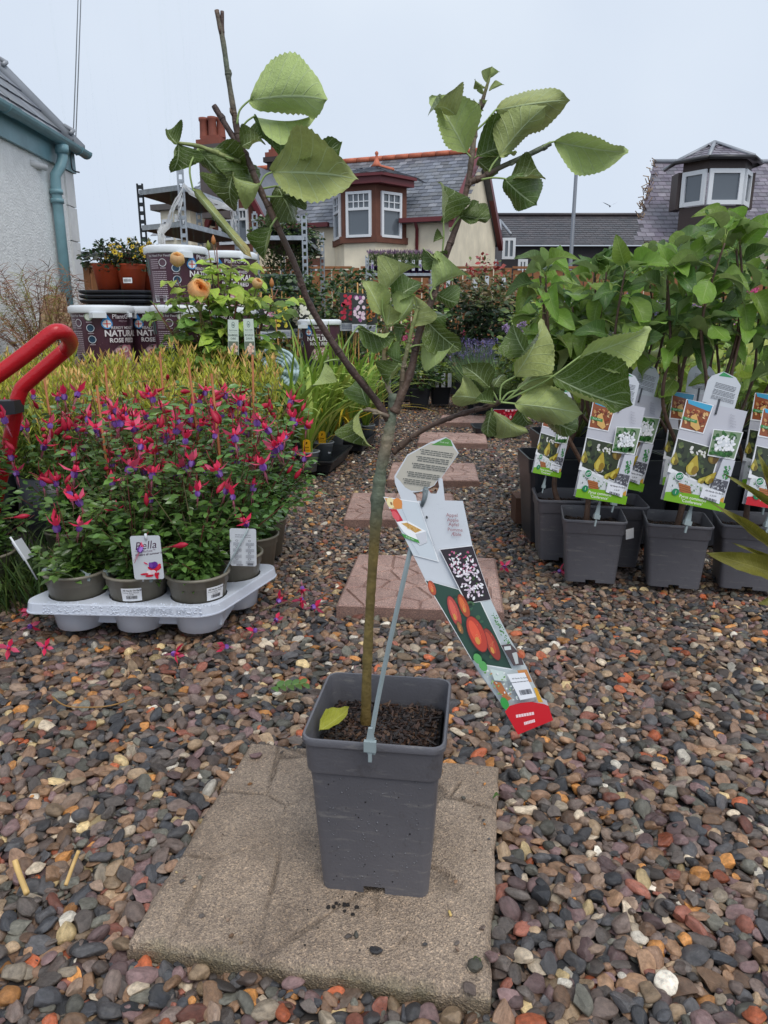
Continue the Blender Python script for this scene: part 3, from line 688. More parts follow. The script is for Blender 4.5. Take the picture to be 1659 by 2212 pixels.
# ridge height from the ridge line seen above the wall middle
pr_ = P(975, 325, HO.y + GL / 2 * HV.y * .9); zR = pr_.z
mb = MB(); mb.add([H3(uL, 0, -.5), H3(0, 0, -.5), H3(0, 0, zEv), H3(uL, 0, zEv)], [(0, 1, 2, 3)]); mb.add([H3(uL, 0, -.5), H3(uL, GL, -.5), H3(uL, GL, zEv), H3(uL, GL / 2, zR), H3(uL, 0, zEv)], [(0, 1, 2, 3, 4)]); mb.build('wall', CREAM, House)
mb = MB(); mb.add([H3(0, 0, -.5), H3(0, GL, -.5), H3(0, GL, zEv), H3(0, GL / 2, zR), H3(0, 0, zEv)], [(0, 1, 2, 3, 4)]); mb.build('gable_wall', CREAM, House)
sv_ = H3(0, GL / 2, zR) - H3(0, 0, zEv); SLn = sv_.length; su_ = sv_.normalized()
mb = MB(); O = H3(uL - .1, -.22, zEv - .22 * su_.z / max(.1, math.hypot(su_.x, su_.y)))
for sgn in (0, 1):
    if sgn == 0: mb.add([O, O + HU * (-uL + .25), O + HU * (-uL + .25) + su_ * (SLn + .33), O + su_ * (SLn + .33)], [(0, 1, 2, 3)], 0, srgb(80, 82, 88)); slates(mb, O, HU, su_, int((-uL + .3) / .26), int((SLn + .3) / .22), .26, .22, SL_COL, rr)
    else: mb.add([H3(uL - .1, GL + .2, zEv - .2), H3(.2, GL + .2, zEv - .2), H3(.2, GL / 2, zR + .02), H3(uL - .1, GL / 2, zR + .02)], [(3, 2, 1, 0)], 0, srgb(80, 82, 88))
mb.build('roof_slates', SLATE, House, kind='stuff')
for i in range(int(-uL / .45)):
    mb = MB(); mb.tube([H3(-.02 - i * .45, GL / 2, zR + .06), H3(-.02 - i * .45 - .43, GL / 2, zR + .06)], .085, 6); mb.build('ridge_tile', RIDGE, House)
mb = MB(); hbox(mb, uL, BU0_ - .05, -.34, -.20, zEv - .14, zEv - .02); mb.build('gutter', MAROON, House); mb = MB(); hbox(mb, BU1_ - .12, .2, -.34, -.20, zEv - .14, zEv - .02); mb.build('gutter', MAROON, House)
mb = MB()
for s0, s1, vv in ((0, 1, -.3), (1, 0, 0)):
    a = H3(.06, -.30, zEv - .32) if s0 == 0 else H3(.06, GL + .30, zEv - .32); bq = H3(.06, GL / 2, zR + .06); dz = Vector((0, 0, .30))
    mb.add([a, bq, bq + dz * .8, a + dz, a + HU * .16, bq + HU * .16, bq + HU * .16 + dz * .8, a + HU * .16 + dz], [(0, 1, 2, 3), (4, 7, 6, 5), (0, 4, 5, 1), (3, 2, 6, 7), (0, 3, 7, 4), (1, 5, 6, 2)])
mb.build('bargeboard', MAROON, House)
def window(parent, o3, U, w, h, cols, rows_top, top_frac=.38, name='window', split=None, bars=True, fw=.07):
    """frame with glazing bars on a wall: o3 lower left corner (parent local), U along the wall"""
    U = Vector(U).normalized(); Nn = Vector((U.y, -U.x, 0)); mbf = MB(); mbg = MB()
    def bx(a0, a1, z0, z1, d0, d1, M_=mbf):
        V = [o3 + U * a + Nn * dd + HZ * z for z in (z0, z1) for dd in (d0, d1) for a in (a0, a1)]; M_.add(V, [(0, 2, 3, 1), (4, 5, 7, 6), (0, 1, 5, 4), (2, 6, 7, 3), (0, 4, 6, 2), (1, 3, 7, 5)])
    bx(0, fw, 0, h, -.02, .06); bx(w - fw, w, 0, h, -.02, .06); bx(fw, w - fw, 0, fw, -.02, .065); bx(fw, w - fw, h - fw, h, -.02, .06)
    if top_frac:
        zt = h * (1 - top_frac); bx(fw, w - fw, zt - .035, zt + .035, -.02, .055)
        if bars:
            for i in range(1, cols): a = fw + (w - 2 * fw) * i / cols; bx(a - .015, a + .015, zt + .035, h - fw, .012, .04)
            for j in range(1, rows_top): z = zt + (h - fw - zt) * j / rows_top; bx(fw, w - fw, z - .013, z + .013, .012, .038)
    if split: bx(w * split - .04, w * split + .04, fw, h - fw, -.02, .058)
    bx(fw, w - fw, fw, h - fw, -.012, .004, mbg)
    f = mbf.build(name, UPVC, parent); g = mbg.build('pane', GLASS, f); return f
# bay: three faces in plan
bd = .9; BU0, _ = hl(721, 500, .0); BU1, _ = hl(878, 500, .0)
BP = [H3(BU0, 0, 0), H3(hl(740, 500, bd)[0], -bd, 0), H3(hl(812, 500, bd)[0], -bd, 0), H3(BU1, 0, 0)]
_, zB0 = hl(800, 522, bd); _, zB1 = hl(800, 394, bd); _, zS0 = hl(800, 512, bd); _, zS1 = hl(800, 412, bd)
def bayring(z, s=0.0):
    cU = (BU0 + BU1) / 2; out = []
    for p in BP:
        u = p.dot(HU); v = p.dot(HV); out.append(H3(u + (u - cU) / abs(u - cU) * s, v - (s if v < -.1 else 0), z))
    return out
mb = MB()
def strip(mb, z0, z1, s=0.0, cap=False):
    a, bq = bayring(z0, s), bayring(z1, s); mb.add(a + bq, [(i, i + 1, 5 + i, 4 + i) for i in range(3)] + ([(4, 5, 6, 7), (3, 2, 1, 0)] if cap else []))
strip(mb, -.5, zB0, -.03); mb.build('bay_base', CREAM, House)
mb = MB(); strip(mb, zB0 - .02, zB0 + .16, .05, True); strip(mb, zB0 + .16, zB1, 0.0, True); mb.build('bay_wall', REDSTONE, House)
mb = MB(); strip(mb, zB1 - .05, zB1 + .12, .22, True); strip(mb, zB1 + .12, zB1 + .2, .30, True); mb.build('bay_gutter', MAROON, House)
wz0 = zS0; wh = zS1 - zS0
for i, (f0, f1, cols) in enumerate(((.22, .86, 2), (.13, .88, 4), (.15, .80, 3))):
    a, c = BP[i], BP[i + 1]; U = (c - a); Lf = U.length; U.normalize(); Nn = Vector((U.y, -U.x, 0))
    window(House, a + U * (Lf * f0) + HZ * wz0 + Nn * .012, U, Lf * (f1 - f0), wh, cols, 2)
    if i: # things on the sill behind the glass show as pale shapes
        pass
# bay roof: facets up to the finial
apex = H3(0, 0, 0); pz = P(805, 332, HO.y + 1.6); pq = pz - HO; apex = H3(pq.dot(HU), 1.1, P(805, 344, HO.y + 1.0).z)
ring = bayring(zB1 + .2, .30); ring = [H3(BU0 - .30, .9, zB1 + .2)] + ring + [H3(BU1 + .30, .9, zB1 + .2)]
for i in range(5):
    a, c = ring[i], ring[i + 1]; U = (c - a).normalized(); mid_ = (a + c) / 2; upv = (apex - mid_); upv = (upv - U * upv.dot(U)); Lh = upv.length; W_ = (c - a).length
    mb = MB(); mb.add([a, c, apex], [(0, 1, 2)], 0, srgb(80, 82, 88)); ax = (apex - a).dot(U)
    slates(mb, a, U, upv, int(W_ / .24) + 1, int(Lh / .2), .24, .2, SL_COL, rr, lambda s, t: (t / Lh) * ax < s < W_ - (t / Lh) * (W_ - ax))
    mb.build('bay_roof_slates', SLATE, House, kind='stuff')
mb = MB(); mb.tube([apex + HZ * .01, apex + (ring[4] - apex) * .42 + HZ * .03], .055, 6); mb.build('bay_hip_tile', RIDGE, House)
M_ = Matrix.Translation(apex); mb = MB(); mb.lathe([(.02, -.05), (.20, -.03), (.10, .08), (.05, .2), (.035, .3), (.055, .33), (.05, .38), (.01, .41)], 10, M=M_); mb.build('finial', RIDGE, House)
# rainwater pipe right of the bay, gable cross wing on the left, lower windows
u, _ = hl(902, 500); mb = MB(); mb.tube([H3(u, -.25, zEv - .1), H3(u, -.06, zEv - .3), H3(u, -.06, 0)], .05, 8); mb.build('rainwater_pipe', MAROON, House)
g0, zg = hl(470, 470, .8); g1, _ = hl(556, 470, .8); gm_ = (g0 + g1) / 2; _, gz1 = hl(505, 372, .8)
mb = MB(); mb.add([H3(g0, -.8, -.5), H3(g1, -.8, -.5), H3(g1, -.8, zg), H3(gm_, -.8, gz1), H3(g0, -.8, zg)], [(0, 1, 2, 3, 4)]); mb.add([H3(g1, -.8, -.5), H3(g1, 0, -.5), H3(g1, 0, zg), H3(g1, -.8, zg)], [(0, 1, 2, 3)])
mb.build('wing_wall', CREAM, House)
mb = MB()
for s in (-1, 1):
    e0 = gm_ + s * ((g1 - g0) / 2 + .35); a = H3(e0, -1.0, zg - .45); c = H3(gm_, -1.0, gz1 + .12); mb.add([a, c, c + HZ * .3, a + HZ * .3, a + HV * .12, c + HV * .12, c + HV * .12 + HZ * .3, a + HV * .12 + HZ * .3], [(0, 1, 2, 3), (4, 7, 6, 5), (0, 4, 5, 1), (3, 2, 6, 7), (0, 3, 7, 4)])
mb.build('wing_bargeboard', MAROON, House)
mb = MB()
for s in (-1, 1):
    e0 = gm_ + s * ((g1 - g0) / 2 + .35); mb.add([H3(e0, -.95, zg - .2), H3(gm_, -.95, gz1 + .4), H3(gm_, 2.6, gz1 + .4), H3(e0, 1.5, zg - .2)], [(0, 1, 2, 3)], 0, srgb(104, 108, 116))
mb.build('wing_roof', SLATE, House)
wu0, wz_ = hl(478, 530, .82); wu1, wz2 = hl(505, 452, .82); mb = MB(); hbox(mb, wu0 - .15, hl(545, 500, .82)[0] + .12, -.86, -.81, wz_ - .2, wz2 + .25); mb.build('window_surround', REDSTONE, House)
window(House, H3(wu0, -.87, wz_), HU, wu1 - wu0, wz2 - wz_, 3, 1, .3); a0, _ = hl(511, 500, .82); a1, _ = hl(540, 500, .82); window(House, H3(a0, -.87, wz_), HU, a1 - a0, wz2 - wz_, 3, 1, .3)
for (x0, x1) in ((632, 655), (664, 688)):
    q0, z0 = hl(x0, 640, .0); q1, z1 = hl(x1, 574, .0); mb = MB(); hbox(mb, q0 - .18, q1 + .18, -.03, .0, z0 - .2, z1 + .22); mb.build('window_surround', REDSTONE, House); window(House, H3(q0, -.04, z0), HU, q1 - q0, z1 - z0, 2, 1, .3, bars=False)
# tall grey chimney with four pots, a smaller one behind
def chimney(cx, ytop, yb, w, Yd, pots, m_s, ph):
    q = P(cx, ytop, Yd) - HO; u, v, zt = q.dot(HU), q.dot(HV), P(cx, ytop, Yd).z; mb = MB(); hbox(mb, u - w / 2, u + w / 2, v, v + w * .7, P(cx, yb, Yd).z, zt - .30); hbox(mb, u - w / 2 - .09, u + w / 2 + .09, v - .09, v + w * .7 + .09, zt - .30, zt - .15)
    c = mb.build('chimney', m_s, House); mb = MB(); hbox(mb, u - w / 2 - .04, u + w / 2 + .04, v - .04, v + w * .7 + .04, zt - .15, zt); hbox(mb, u - w / 2 + .05, u + w / 2 - .05, v + .05, v + w * .7 - .05, zt, zt + .10); mb.build('chimney_cap', BRICKR, c)
    for i, a in enumerate(pots):
        mb = MB(); cc = H3(u + a * w, v + w * .35 + (.1 if i % 2 else -.05), zt + .08); mb.lathe([(.13, 0), (.12, .1), (.11, ph - .1), (.135, ph - .06), (.135, ph), (.09, ph), (.08, ph - .2)], 12, M=Matrix.Translation(cc)); mb.build('chimney_pot', BRICKR, c)
chimney(450, 300, 470, .68, 21.6, (-.36, -.2, .05, .3), GREYST, .5)
chimney(594, 328, 372, .62, 25.5, (-.16, .22), mat('sooty_stone', srgb(66, 58, 56), .85, var=.2, scale=3), .5)
# low cream extension at the far left
q0, zq = hl(346, 456, 1.5); q1, zq2 = hl(410, 458, 1.5); mb = MB(); hbox(mb, q0, q1, -1.5, 2.5, -.5, zq); mb.build('extension_wall', CREAM, House); mb = MB(); hbox(mb, q0 - .2, q1 + .1, -1.7, 2.7, zq, zq + .16); mb.build('flat_roof', mat('grey_felt', srgb(96, 90, 88), .8), House)
a0, za = hl(356, 520, 1.5); a1, zb = hl(374, 474, 1.5); window(House, H3(a0, -1.52, za), HU, a1 - a0, zb - za, 1, 1, 0); a2, _ = hl(382, 500, 1.5); window(House, H3(a2, -1.52, za), HU, a1 - a0, zb - za, 1, 1, 0)

# ---------------------------------------------------------------- far dark roofed terrace and house on the right
DTILE = [srgb(52, 46, 48), srgb(60, 53, 54), srgb(44, 41, 44)]
Yt = 36.0; TO = P(1230, 600, Yt); TO.z = 0; Ter = thing('dark_roofed_terrace', 'long low terrace with dark tiled roof and white windows beyond the fence', 'terrace', TO)
def t3(x, y, Yd): return P(x, y, Yd) - TO
r0, r1 = t3(1050, 466, Yt + 4), t3(1520, 440, Yt + 4); r1.z = r0.z; e0, e1 = t3(1050, 530, Yt), t3(1520, 530, Yt); e1.z = e0.z
U = (e1 - e0).normalized(); upv = (r0 - e0); upv -= U * upv.dot(U); mb = MB(); mb.add([e0, e1, r1, r0], [(0, 1, 2, 3)], 0, DTILE[0]); slates(mb, e0, U, upv, int((e1 - e0).length / .33), int(upv.length / .3), .33, .3, DTILE, rr)
mb.build('roof_tiles', SLATE, Ter, kind='stuff')
mb = MB(); f0, f1 = e0 + Vector((0, .3, -4)), e1 + Vector((0, .3, -4)); mb.add([f0, f1, e1 + Vector((0, .3, 0)), e0 + Vector((0, .3, 0))], [(0, 1, 2, 3)]); mb.build('wall', mat('dark_slate_cladding', srgb(46, 43, 46), .7, var=.2), Ter)
mb = MB(); mb.tube([r0 + HZ * .05, r1 + HZ * .05], .09, 6, 0, DTILE[1]); mb.build('ridge', SLATE, Ter)
for (x0, y0, x1, y1) in ((1080, 476, 1082, 512), (1082, 478, 1104, 506)):
    mb = MB(); mb.tube([t3(x0, y0, Yt + 2.2), t3(x1, y1, Yt + .4)], .07, 5); mb.build('lead_valley', LEADM, Ter)
for (x0, x1, y0, y1, Yd, sp) in ((1066, 1078, 500, 532, 31, None), (1084, 1114, 514, 560, 33, .5), (1062, 1072, 560, 600, 30, None), (1118, 1140, 560, 590, 33, .5)):
    a, c = P(x0, y1, Yd), P(x1, y0, Yd); window(Ter, a - TO, (1, 0, 0), c.x - a.x, c.z - a.z, 1, 1, 0, split=sp, fw=.11)
mb = MB(); mb.box(*[v for p in ((t3(1058, 600, 31).x, t3(1084, 600, 31).x), (-4.7, -3), (t3(1060, 620, 31).z, t3(1060, 494, 31).z)) for v in p]); mb.build('dormer', mat('slate_grey_wall', srgb(96, 94, 98), .7), Ter)

Yq = 24.0; RO = P(1550, 600, Yq); RO.z = 0; Rh = thing('slate_roofed_house', 'house with steep grey slate roof and white bay dormer on the right', 'house', RO)
def q3(x, y, Yd): return P(x, y, Yd) - RO
e0, e1 = q3(1372, 520, Yq - .8), q3(1800, 520, Yq - .8); e1.z = e0.z; r0, r1 = q3(1412, 352, Yq + 2.4), q3(1800, 340, Yq + 2.4); r1.z = r0.z
RC = [srgb(122, 114, 124), srgb(108, 100, 112), srgb(132, 126, 134), srgb(112, 108, 116)]
U = (e1 - e0).normalized(); upv = r0 - e0; hl_ = upv.dot(U); upv -= U * hl_; L_ = upv.length; mb = MB(); mb.add([e0, e1, r1, r0], [(0, 1, 2, 3)], 0, srgb(84, 80, 86))
slates(mb, e0, U, upv, int((e1 - e0).length / .27), int(L_ / .21), .27, .21, RC, rr, lambda s, t: s > hl_ * t / L_ + .05); mb.build('roof_slates', SLATE, Rh, kind='stuff')
mb = MB(); mb.tube([r0 + HZ * .05, r1 + HZ * .05], .07, 6); mb.build('ridge', LEADM, Rh)
mb = MB(); mb.add([e0 + Vector((.5, .4, -4)), e1 + Vector((0, .4, -4)), e1 + Vector((0, .4, 0)), e0 + Vector((.4, .4, 0))], [(0, 1, 2, 3)]); mb.add([e0 + Vector((.4, .4, -4)), e0 + Vector((2.9, 6, -4)), e0 + Vector((2.9, 6, 0)), r0 - Vector((-.3, 0, .2)), e0 + Vector((.4, .4, 0))], [(4, 3, 2, 1, 0)]); mb.build('wall', CREAM, Rh)
mb = MB(); rq = random.Random(77)
for i in range(70):
    k = rq.random(); p = e0.lerp(r0, .2 + .82 * k) + Vector((rq.uniform(-.12, .1), rq.uniform(-.2, 0), rq.uniform(-.05, .12))); mb.tube([p, p + Vector((rq.uniform(-.22, .1), rq.uniform(-.1, .1), rq.uniform(-.12, .2)))], .016, 3, 0, srgb(*rq.choice([(150, 122, 96), (120, 98, 80), (166, 140, 110)])))
mb.build('dry_creeper', STEMR, Rh, kind='stuff')
# bay dormer: glazed half octagon and slated cap
def dormer():
    W0, W1 = q3(1484, 440, Yq - 1.4), q3(1634, 440, Yq - 1.4); zt, zb_ = q3(1550, 362, Yq - 1.6).z, q3(1550, 436, Yq - 1.6).z; w = W1.x - W0.x; y1 = W0.y; f = .24
    pl = [Vector((W0.x, y1 + .55, 0)), Vector((W0.x + w * f, y1 - .1, 0)), Vector((W1.x - w * f, y1 - .1, 0)), Vector((W1.x, y1 + .55, 0))]
    mb = MB()
    for s, z0, z1, cap in ((-.05, zb_ - 1.2, zb_ - .08, 0), (.0, zt, zt + .26, 1)):
        A_ = [p + HZ * z0 for p in pl]; B_ = [p + HZ * z1 for p in pl]; mb.add(A_ + B_, [(i, i + 1, 5 + i, 4 + i) for i in range(3)] + [(4, 5, 6, 7), (3, 2, 1, 0)])
    for p in (pl[0], pl[3]): mb.box(p.x - .13, p.x + .13, p.y - .02, p.y + .5, zb_ - .1, zt)
    mb.build('dormer_wall', mat('dark_brown_timber', srgb(66, 54, 52), .6, var=.2), Rh)
    for i in range(3):
        a, c = pl[i], pl[i + 1]; U = c - a; L_ = U.length; U.normalize(); window(Rh, a + U * .03 + HZ * (zb_ - .06), U, L_ - .06, zt - zb_ + .05, 1, 1, 0, fw=.12)
    ap = Vector(((W0.x + W1.x) / 2, y1 + .95, q3(1562, 308, Yq - .5).z)); ring = [Vector((W0.x - .2, y1 + 1.5, zt + .26)), pl[0] + Vector((-.26, -.05, zt + .26)), pl[1] + Vector((-.12, -.22, zt + .26)), pl[2] + Vector((.12, -.22, zt + .26)), pl[3] + Vector((.26, -.05, zt + .26)), Vector((W1.x + .2, y1 + 1.5, zt + .26))]
    for i in range(5):
        a, c = ring[i], ring[i + 1]; U = (c - a).normalized(); up_ = ap - (a + c) / 2; up_ -= U * up_.dot(U); Lh = up_.length; W_ = (c - a).length; ax = (ap - a).dot(U); mb = MB(); mb.add([a, c, ap], [(0, 1, 2)], 0, srgb(84, 80, 86))
        slates(mb, a, U, up_, int(W_ / .27) + 1, int(Lh / .21), .27, .21, RC, rr, lambda s, t: (t / Lh) * ax < s < W_ - (t / Lh) * (W_ - ax)); mb.build('dormer_roof_slates', SLATE, Rh, kind='stuff')
    mb = MB()
    for i in range(6): mb.tube([ring[i] + HZ * .02, ap + HZ * .02], .06, 5)
    mb.build('hip_flashing', LEADM, Rh); mb = MB()
    for i in range(5): mb.tube([ring[i], ring[i + 1]], .06, 6)
    mb.build('dormer_gutter', mat('black_gutter', (.03, .028, .03), .4), Rh)
dormer()
# street lamp and a gull
b_, t_ = P(1237, 620, 27), P(1249, 322, 27); lx = P(1238, 480, 27).x
SLamp = thing('street_lamp', 'slim grey street lamp column rising beyond the dark roof', 'street lamp', (lx, 27, 0)); mb = MB(); hz = t_.z
mb.tube([(0, 0, 0), (0, 0, 1.2), (0, 0, 1.25), (0, 0, hz)], [.10, .10, .075, .06], 10); mb.build('pole', mat('grey_lamp_paint', srgb(110, 116, 126), .5), SLamp)
mb = MB(); mb.box(-.10, .10, -.42, .08, hz, hz + .07); mb.box(-.05, .05, -.1, .05, hz - .12, hz); mb.build('lantern', mat('lamp_head', srgb(96, 98, 104), .5), SLamp)
gp_ = P(1318, 446, 60); mb = MB(); mb.add([(0, -.25, 0), (.06, 0, .06), (0, .3, 0), (-.06, 0, .06), (0, 0, -.06)], [(0, 1, 4), (1, 2, 4), (2, 3, 4), (3, 0, 4), (0, 3, 1), (1, 3, 2)])
for s in (-1, 1): mb.add([(s * .03, -.1, .05), (s * .35, -.02, .22), (s * .62, .12, .34), (s * .33, .14, .20), (s * .03, .12, .05)], [(0, 1, 3, 4), (1, 2, 3)])
tag(mb.build('gull', mat('gull_grey', srgb(120, 126, 138), .7), loc=gp_), 'small gull flying beyond the terrace roof', 'bird')
# ---------------------------------------------------------------- leaf shapes
def leaf_grid(nu, nv, width, tip=1.0, serr=0.0, cup=0.1, curl=0.3, wav=0.03, seed=0, base=0.75, fold=0.0, twist=0.0, pw_=0.72):
    """leaf of length 1 along +Y, width 'width'; returns V, F, UV"""
    r = random.Random(seed); ph = r.uniform(0, 6); V = []; UV = []; F = []; ph2 = r.uniform(0, 6)
    for i in range(nu + 1):
        u = i / nu
        w = width * 0.5 * (math.sin(math.pi * min(1, u) ** base) ** pw_) * (1 - 0.25 * max(0, u - .6) * tip) + 0.0015
        if u > 0.9: w *= (1 - (u - 0.9) / 0.1 * 0.75 * tip) if tip else 1
        for j in range(nv + 1):
            v = j / nv * 2 - 1; e = abs(v)
            ww = w * (1 + (serr if i % 2 else -serr) * (1 if e > 0.99 else 0))
            tw = twist * (u - .3); x = v * ww; xs = v * w; z = cup * xs * xs * 5 / max(width, .1) + wav * math.sin(u * 9 + ph + v * 1.2) * e + 0.5 * wav * math.sin(u * 17 + ph2) * e * e + fold * abs(x)
            th = curl * u * u; y = u - 0.12 * curl * curl * u ** 3; z2 = z - math.sin(th) * u * 0.6
            V.append((x * math.cos(tw) - z * math.sin(tw) * .5, y, z2 + x * math.sin(tw))); UV.append((j / nv, u))
    for i in range(nu):
        for j in range(nv):
            a = i * (nv + 1) + j; F.append((a, a + 1, a + nv + 2, a + nv + 1))
    return V, F, UV
def leaf_mesh(name, m, *a, **k):
    V, F, UV = leaf_grid(*a, **k); mb = MB(); mb.add(V, F, 0, (1, 1, 1), True); mb.uv = UV
    return mb.mesh(name, m)
APLEAF = leafmat('apple_leaf', srgb(86, 108, 42), srgb(170, 184, 112), 0.22, True, 0.16, 0.16, True, srgb(196, 212, 164))
PRLEAF = leafmat('pear_leaf', srgb(122, 154, 60), srgb(146, 168, 104), 0.24, True, 0.26, 0.22, True, srgb(160, 186, 104), nv=9)
PRLEAFD = leafmat('pear_leaf_dark', srgb(78, 108, 48), srgb(130, 152, 98), 0.24, True, 0.22, 0.2, True, srgb(134, 164, 98), nv=9)
apple_leaves = [leaf_mesh('apple_leaf', APLEAF, 34, 6, 1.03, 1.0, 0.035, c, k, w, s, b - .02, 0.0, (.5, -.7, .8, -.5, .9, -.6)[s], .80) for s, (c, k, w, b) in enumerate(
    [(0.40, 0.60, .085, .98), (0.62, 0.85, .095, .94), (-0.50, 0.80, .09, .98), (0.62, -0.60, .095, .96), (0.5, 1.3, .10, .90), (-0.48, -0.65, .09, 1.0)])]
def rolled_mesh():
    V, F, UV = leaf_grid(22, 8, .9, 1.0, .03, 0, .3, .05, 9, .8); W2 = []; cc = []
    for (x, y, z), (a, u) in zip(V, UV):
        th = x / .11; W2.append((.11 * math.sin(th) * (1 + .1 * th), y, z + .11 * (1 - math.cos(th)) + .04 * math.sin(u * 13))); k = max(0, u - .55) * 1.9
        cc.append((1 + .5 * k, 1 - .05 * k, 1 - .1 * k))
    mb = MB(); mb.add(W2, F, 0, np.array(cc), True); mb.uv = UV
    return mb.mesh('apple_leaf', APLEAF)
roll_leaf = rolled_mesh()

# ---------------------------------------------------------------- square nursery pot
def square_pot(hb=0.0725, ht=0.0875, H=0.24):
    ex = (-0.2, 0.2); rings = []
    def ring(z, h, r): rings.append([(x, y, z) for x, y in rrect(h, h, r, 4, ex)])
    ring(0, hb, .013); ring(.011, hb + .0007, .013); ring(.02, hb + .0012, .013); ring(.100, hb + (ht - .004 - hb) * .5, .013); ring(H - .056, ht - .0050, .013)
    ring(H - .053, ht - .0045, .013); ring(H - .051, ht - .0012, .015); ring(H - .048, ht - .0004, .0155); ring(H - .014, ht + .001, .0155); ring(H - .011, ht + .0018, .016); ring(H - .009, ht + .0045, .018); ring(H - .003, ht + .0050, .018)
    ring(H, ht + .0035, .017); ring(H, ht + .0008, .015); ring(H - .006, ht - .0006, .014); ring(H - .05, ht - .004, .0125); ring(H - .07, ht - .006, .012)
    V, F = loft(rings, False, False, lambda i, k: i == 0 and k % 7 == 5)
    n = len(rings[0]); o = len(V); V = V + rings[1]; F.append(tuple(o + k for k in range(n - 1, -1, -1)))
    return V, F
def pot_mesh(name, m, **k):
    V, F = square_pot(**k); mb = MB(); mb.add(V, F, 0, (1, 1, 1), False); me = mb.mesh(name, m)
    for p in me.polygons: p.use_smooth = True
    try: me.set_sharp_from_angle(angle=R(35))
    except Exception: pass
    return me
POT = pot_mesh('pot', GREYPOT)
def compost_mesh(h, z, n, seed, m=(0, 1)):
    mb = MB(); r = random.Random(seed); k = 9
    for i in range(k + 1):
        for j in range(k + 1):
            mb.v.append((-h + 2 * h * i / k, -h + 2 * h * j / k, z + r.uniform(-.004, .003))); mb.c.append((1, 1, 1))
    for i in range(k):
        for j in range(k): a = i * (k + 1) + j; mb.f.append((a, a + k + 1, a + k + 2, a + 1)); mb.m.append(0); mb.sm.append(True)
    cols = [srgb(48, 36, 32), srgb(62, 44, 36), srgb(36, 28, 26), srgb(84, 58, 44), srgb(104, 76, 54), srgb(56, 46, 42)]
    for i in range(n):
        L = r.uniform(.002, .009) * (1.6 if r.random() < .1 else 1); w = r.uniform(.0007, .0028); t = r.uniform(.0004, .0012)
        M = Matrix.Translation((r.uniform(-h + .006, h - .006), r.uniform(-h + .006, h - .006), z + r.uniform(.001, .006))) @ Euler((r.gauss(0, .35), r.gauss(0, .35), r.uniform(0, 6.3))).to_matrix().to_4x4()
        c = r.choice(cols); q = r.uniform(.45, .95)
        pl = [(-L, -w * r.uniform(.3, 1)), (L * r.uniform(.6, 1), -w), (L, w * r.uniform(.2, 1)), (-L * r.uniform(.5, 1), w)]
        mb.prism(pl, -t, t, 1, (c[0] * q, c[1] * q, c[2] * q), M)
    return mb.mesh('compost', [SOIL, CHIP])
# ---------------------------------------------------------------- the potted apple tree
PR = R(-7.6); PB = Vector((-0.0035, 0.880, 0.0))
T = thing('potted_apple_tree', 'young apple tree in a grey square pot standing alone on the front slab', 'potted tree', PB)
o = link('pot', POT, T); o.rotation_euler = (0, 0, PR)
o = link('compost', compost_mesh(0.0800, 0.196, 2300, 4), T); o.rotation_euler = (0, 0, PR); o['kind'] = 'stuff'
BAC = {'base': srgb(112, 92, 48), 'olive': srgb(128, 112, 66), 'green': srgb(104, 114, 98), 'brown': srgb(96, 78, 68), 'dark': srgb(76, 58, 54), 'pale': srgb(150, 138, 120), 'leaf': srgb(140, 152, 96)}
def limb(name, px, Y, rad, cols, n=9, k=6, wob=0.06, seed=1, cap=True, parent=None, base=PB):
    """px: list of image points; Y depth (one value or list); rad metres list; cols list of colour names"""
    Ys = Y if isinstance(Y, (list, tuple)) else [Y] * len(px)
    W3 = smooth_path([P(x, y, d) for (x, y), d in zip(px, Ys)], k); m = len(W3); r = random.Random(seed)
    tt = np.linspace(0, 1, m); rr = np.interp(tt, np.linspace(0, 1, len(rad)), rad)
    rr = rr * np.array([1 + r.uniform(-wob, wob) + (0.16 if r.random() < .09 else 0) for _ in range(m)])
    ca = np.array([BAC[c] for c in cols]); cc = np.stack([np.interp(tt, np.linspace(0, 1, len(cols)), ca[:, i]) for i in range(3)], 1)
    cc = cc * np.array([[r.uniform(.82, 1.16)] for _ in range(m)])
    V, F = tube(W3, list(rr), n, cap); mb = MB(); mb.add(V, F, 0, np.repeat(cc, n, 0), True)
    for i in range(3, m - 2, 3):
        if name != 'trunk' and r.random() < .55:
            t = Vector(W3[i + 1] - W3[i]).normalized(); o = (t.orthogonal() if r.random() < .5 else t.cross(t.orthogonal())) * r.choice((-1, 1)); o.normalize(); p = Vector(W3[i]) + o * rr[i] * .8; c = cc[i] * r.uniform(.7, 1.5)
            mb.tube([p - t * .003, p + t * .001 + o * .001, p + t * .005 + o * .0018], [.0012, .0019, .0005], 5, 0, tuple(c))
            mb.tube([Vector(W3[i]) - t * .001, Vector(W3[i]) + t * .001], [rr[i] * 1.06, rr[i] * 1.05], n, 0, tuple(cc[i] * .88))
    return mb.build(name, BARK, parent or T, base)
dr = MB(); rd = random.Random(9); bm = bmesh.new(); bmesh.ops.create_icosphere(bm, subdivisions=1, radius=1); dv = [tuple(v.co) for v in bm.verts]; df = [tuple(v.index for v in f.verts) for f in bm.faces]; bm.free(); dirt = MB()
for i in range(210):
    z = rd.uniform(.015, .185); u = rd.uniform(-.9, .9); h = .0737 + (z - .02) * .0585; s = rd.uniform(.0004, .0011) * (1.5 if rd.random() < .1 else 1)
    (dr if rd.random() < .86 else dirt).add([(u * (h - .012) + a * s, -h + b_ * s * .5, z + c * s * rd.uniform(1, 1.3)) for a, b_, c in dv], df, 0, (1, 1, 1), True)
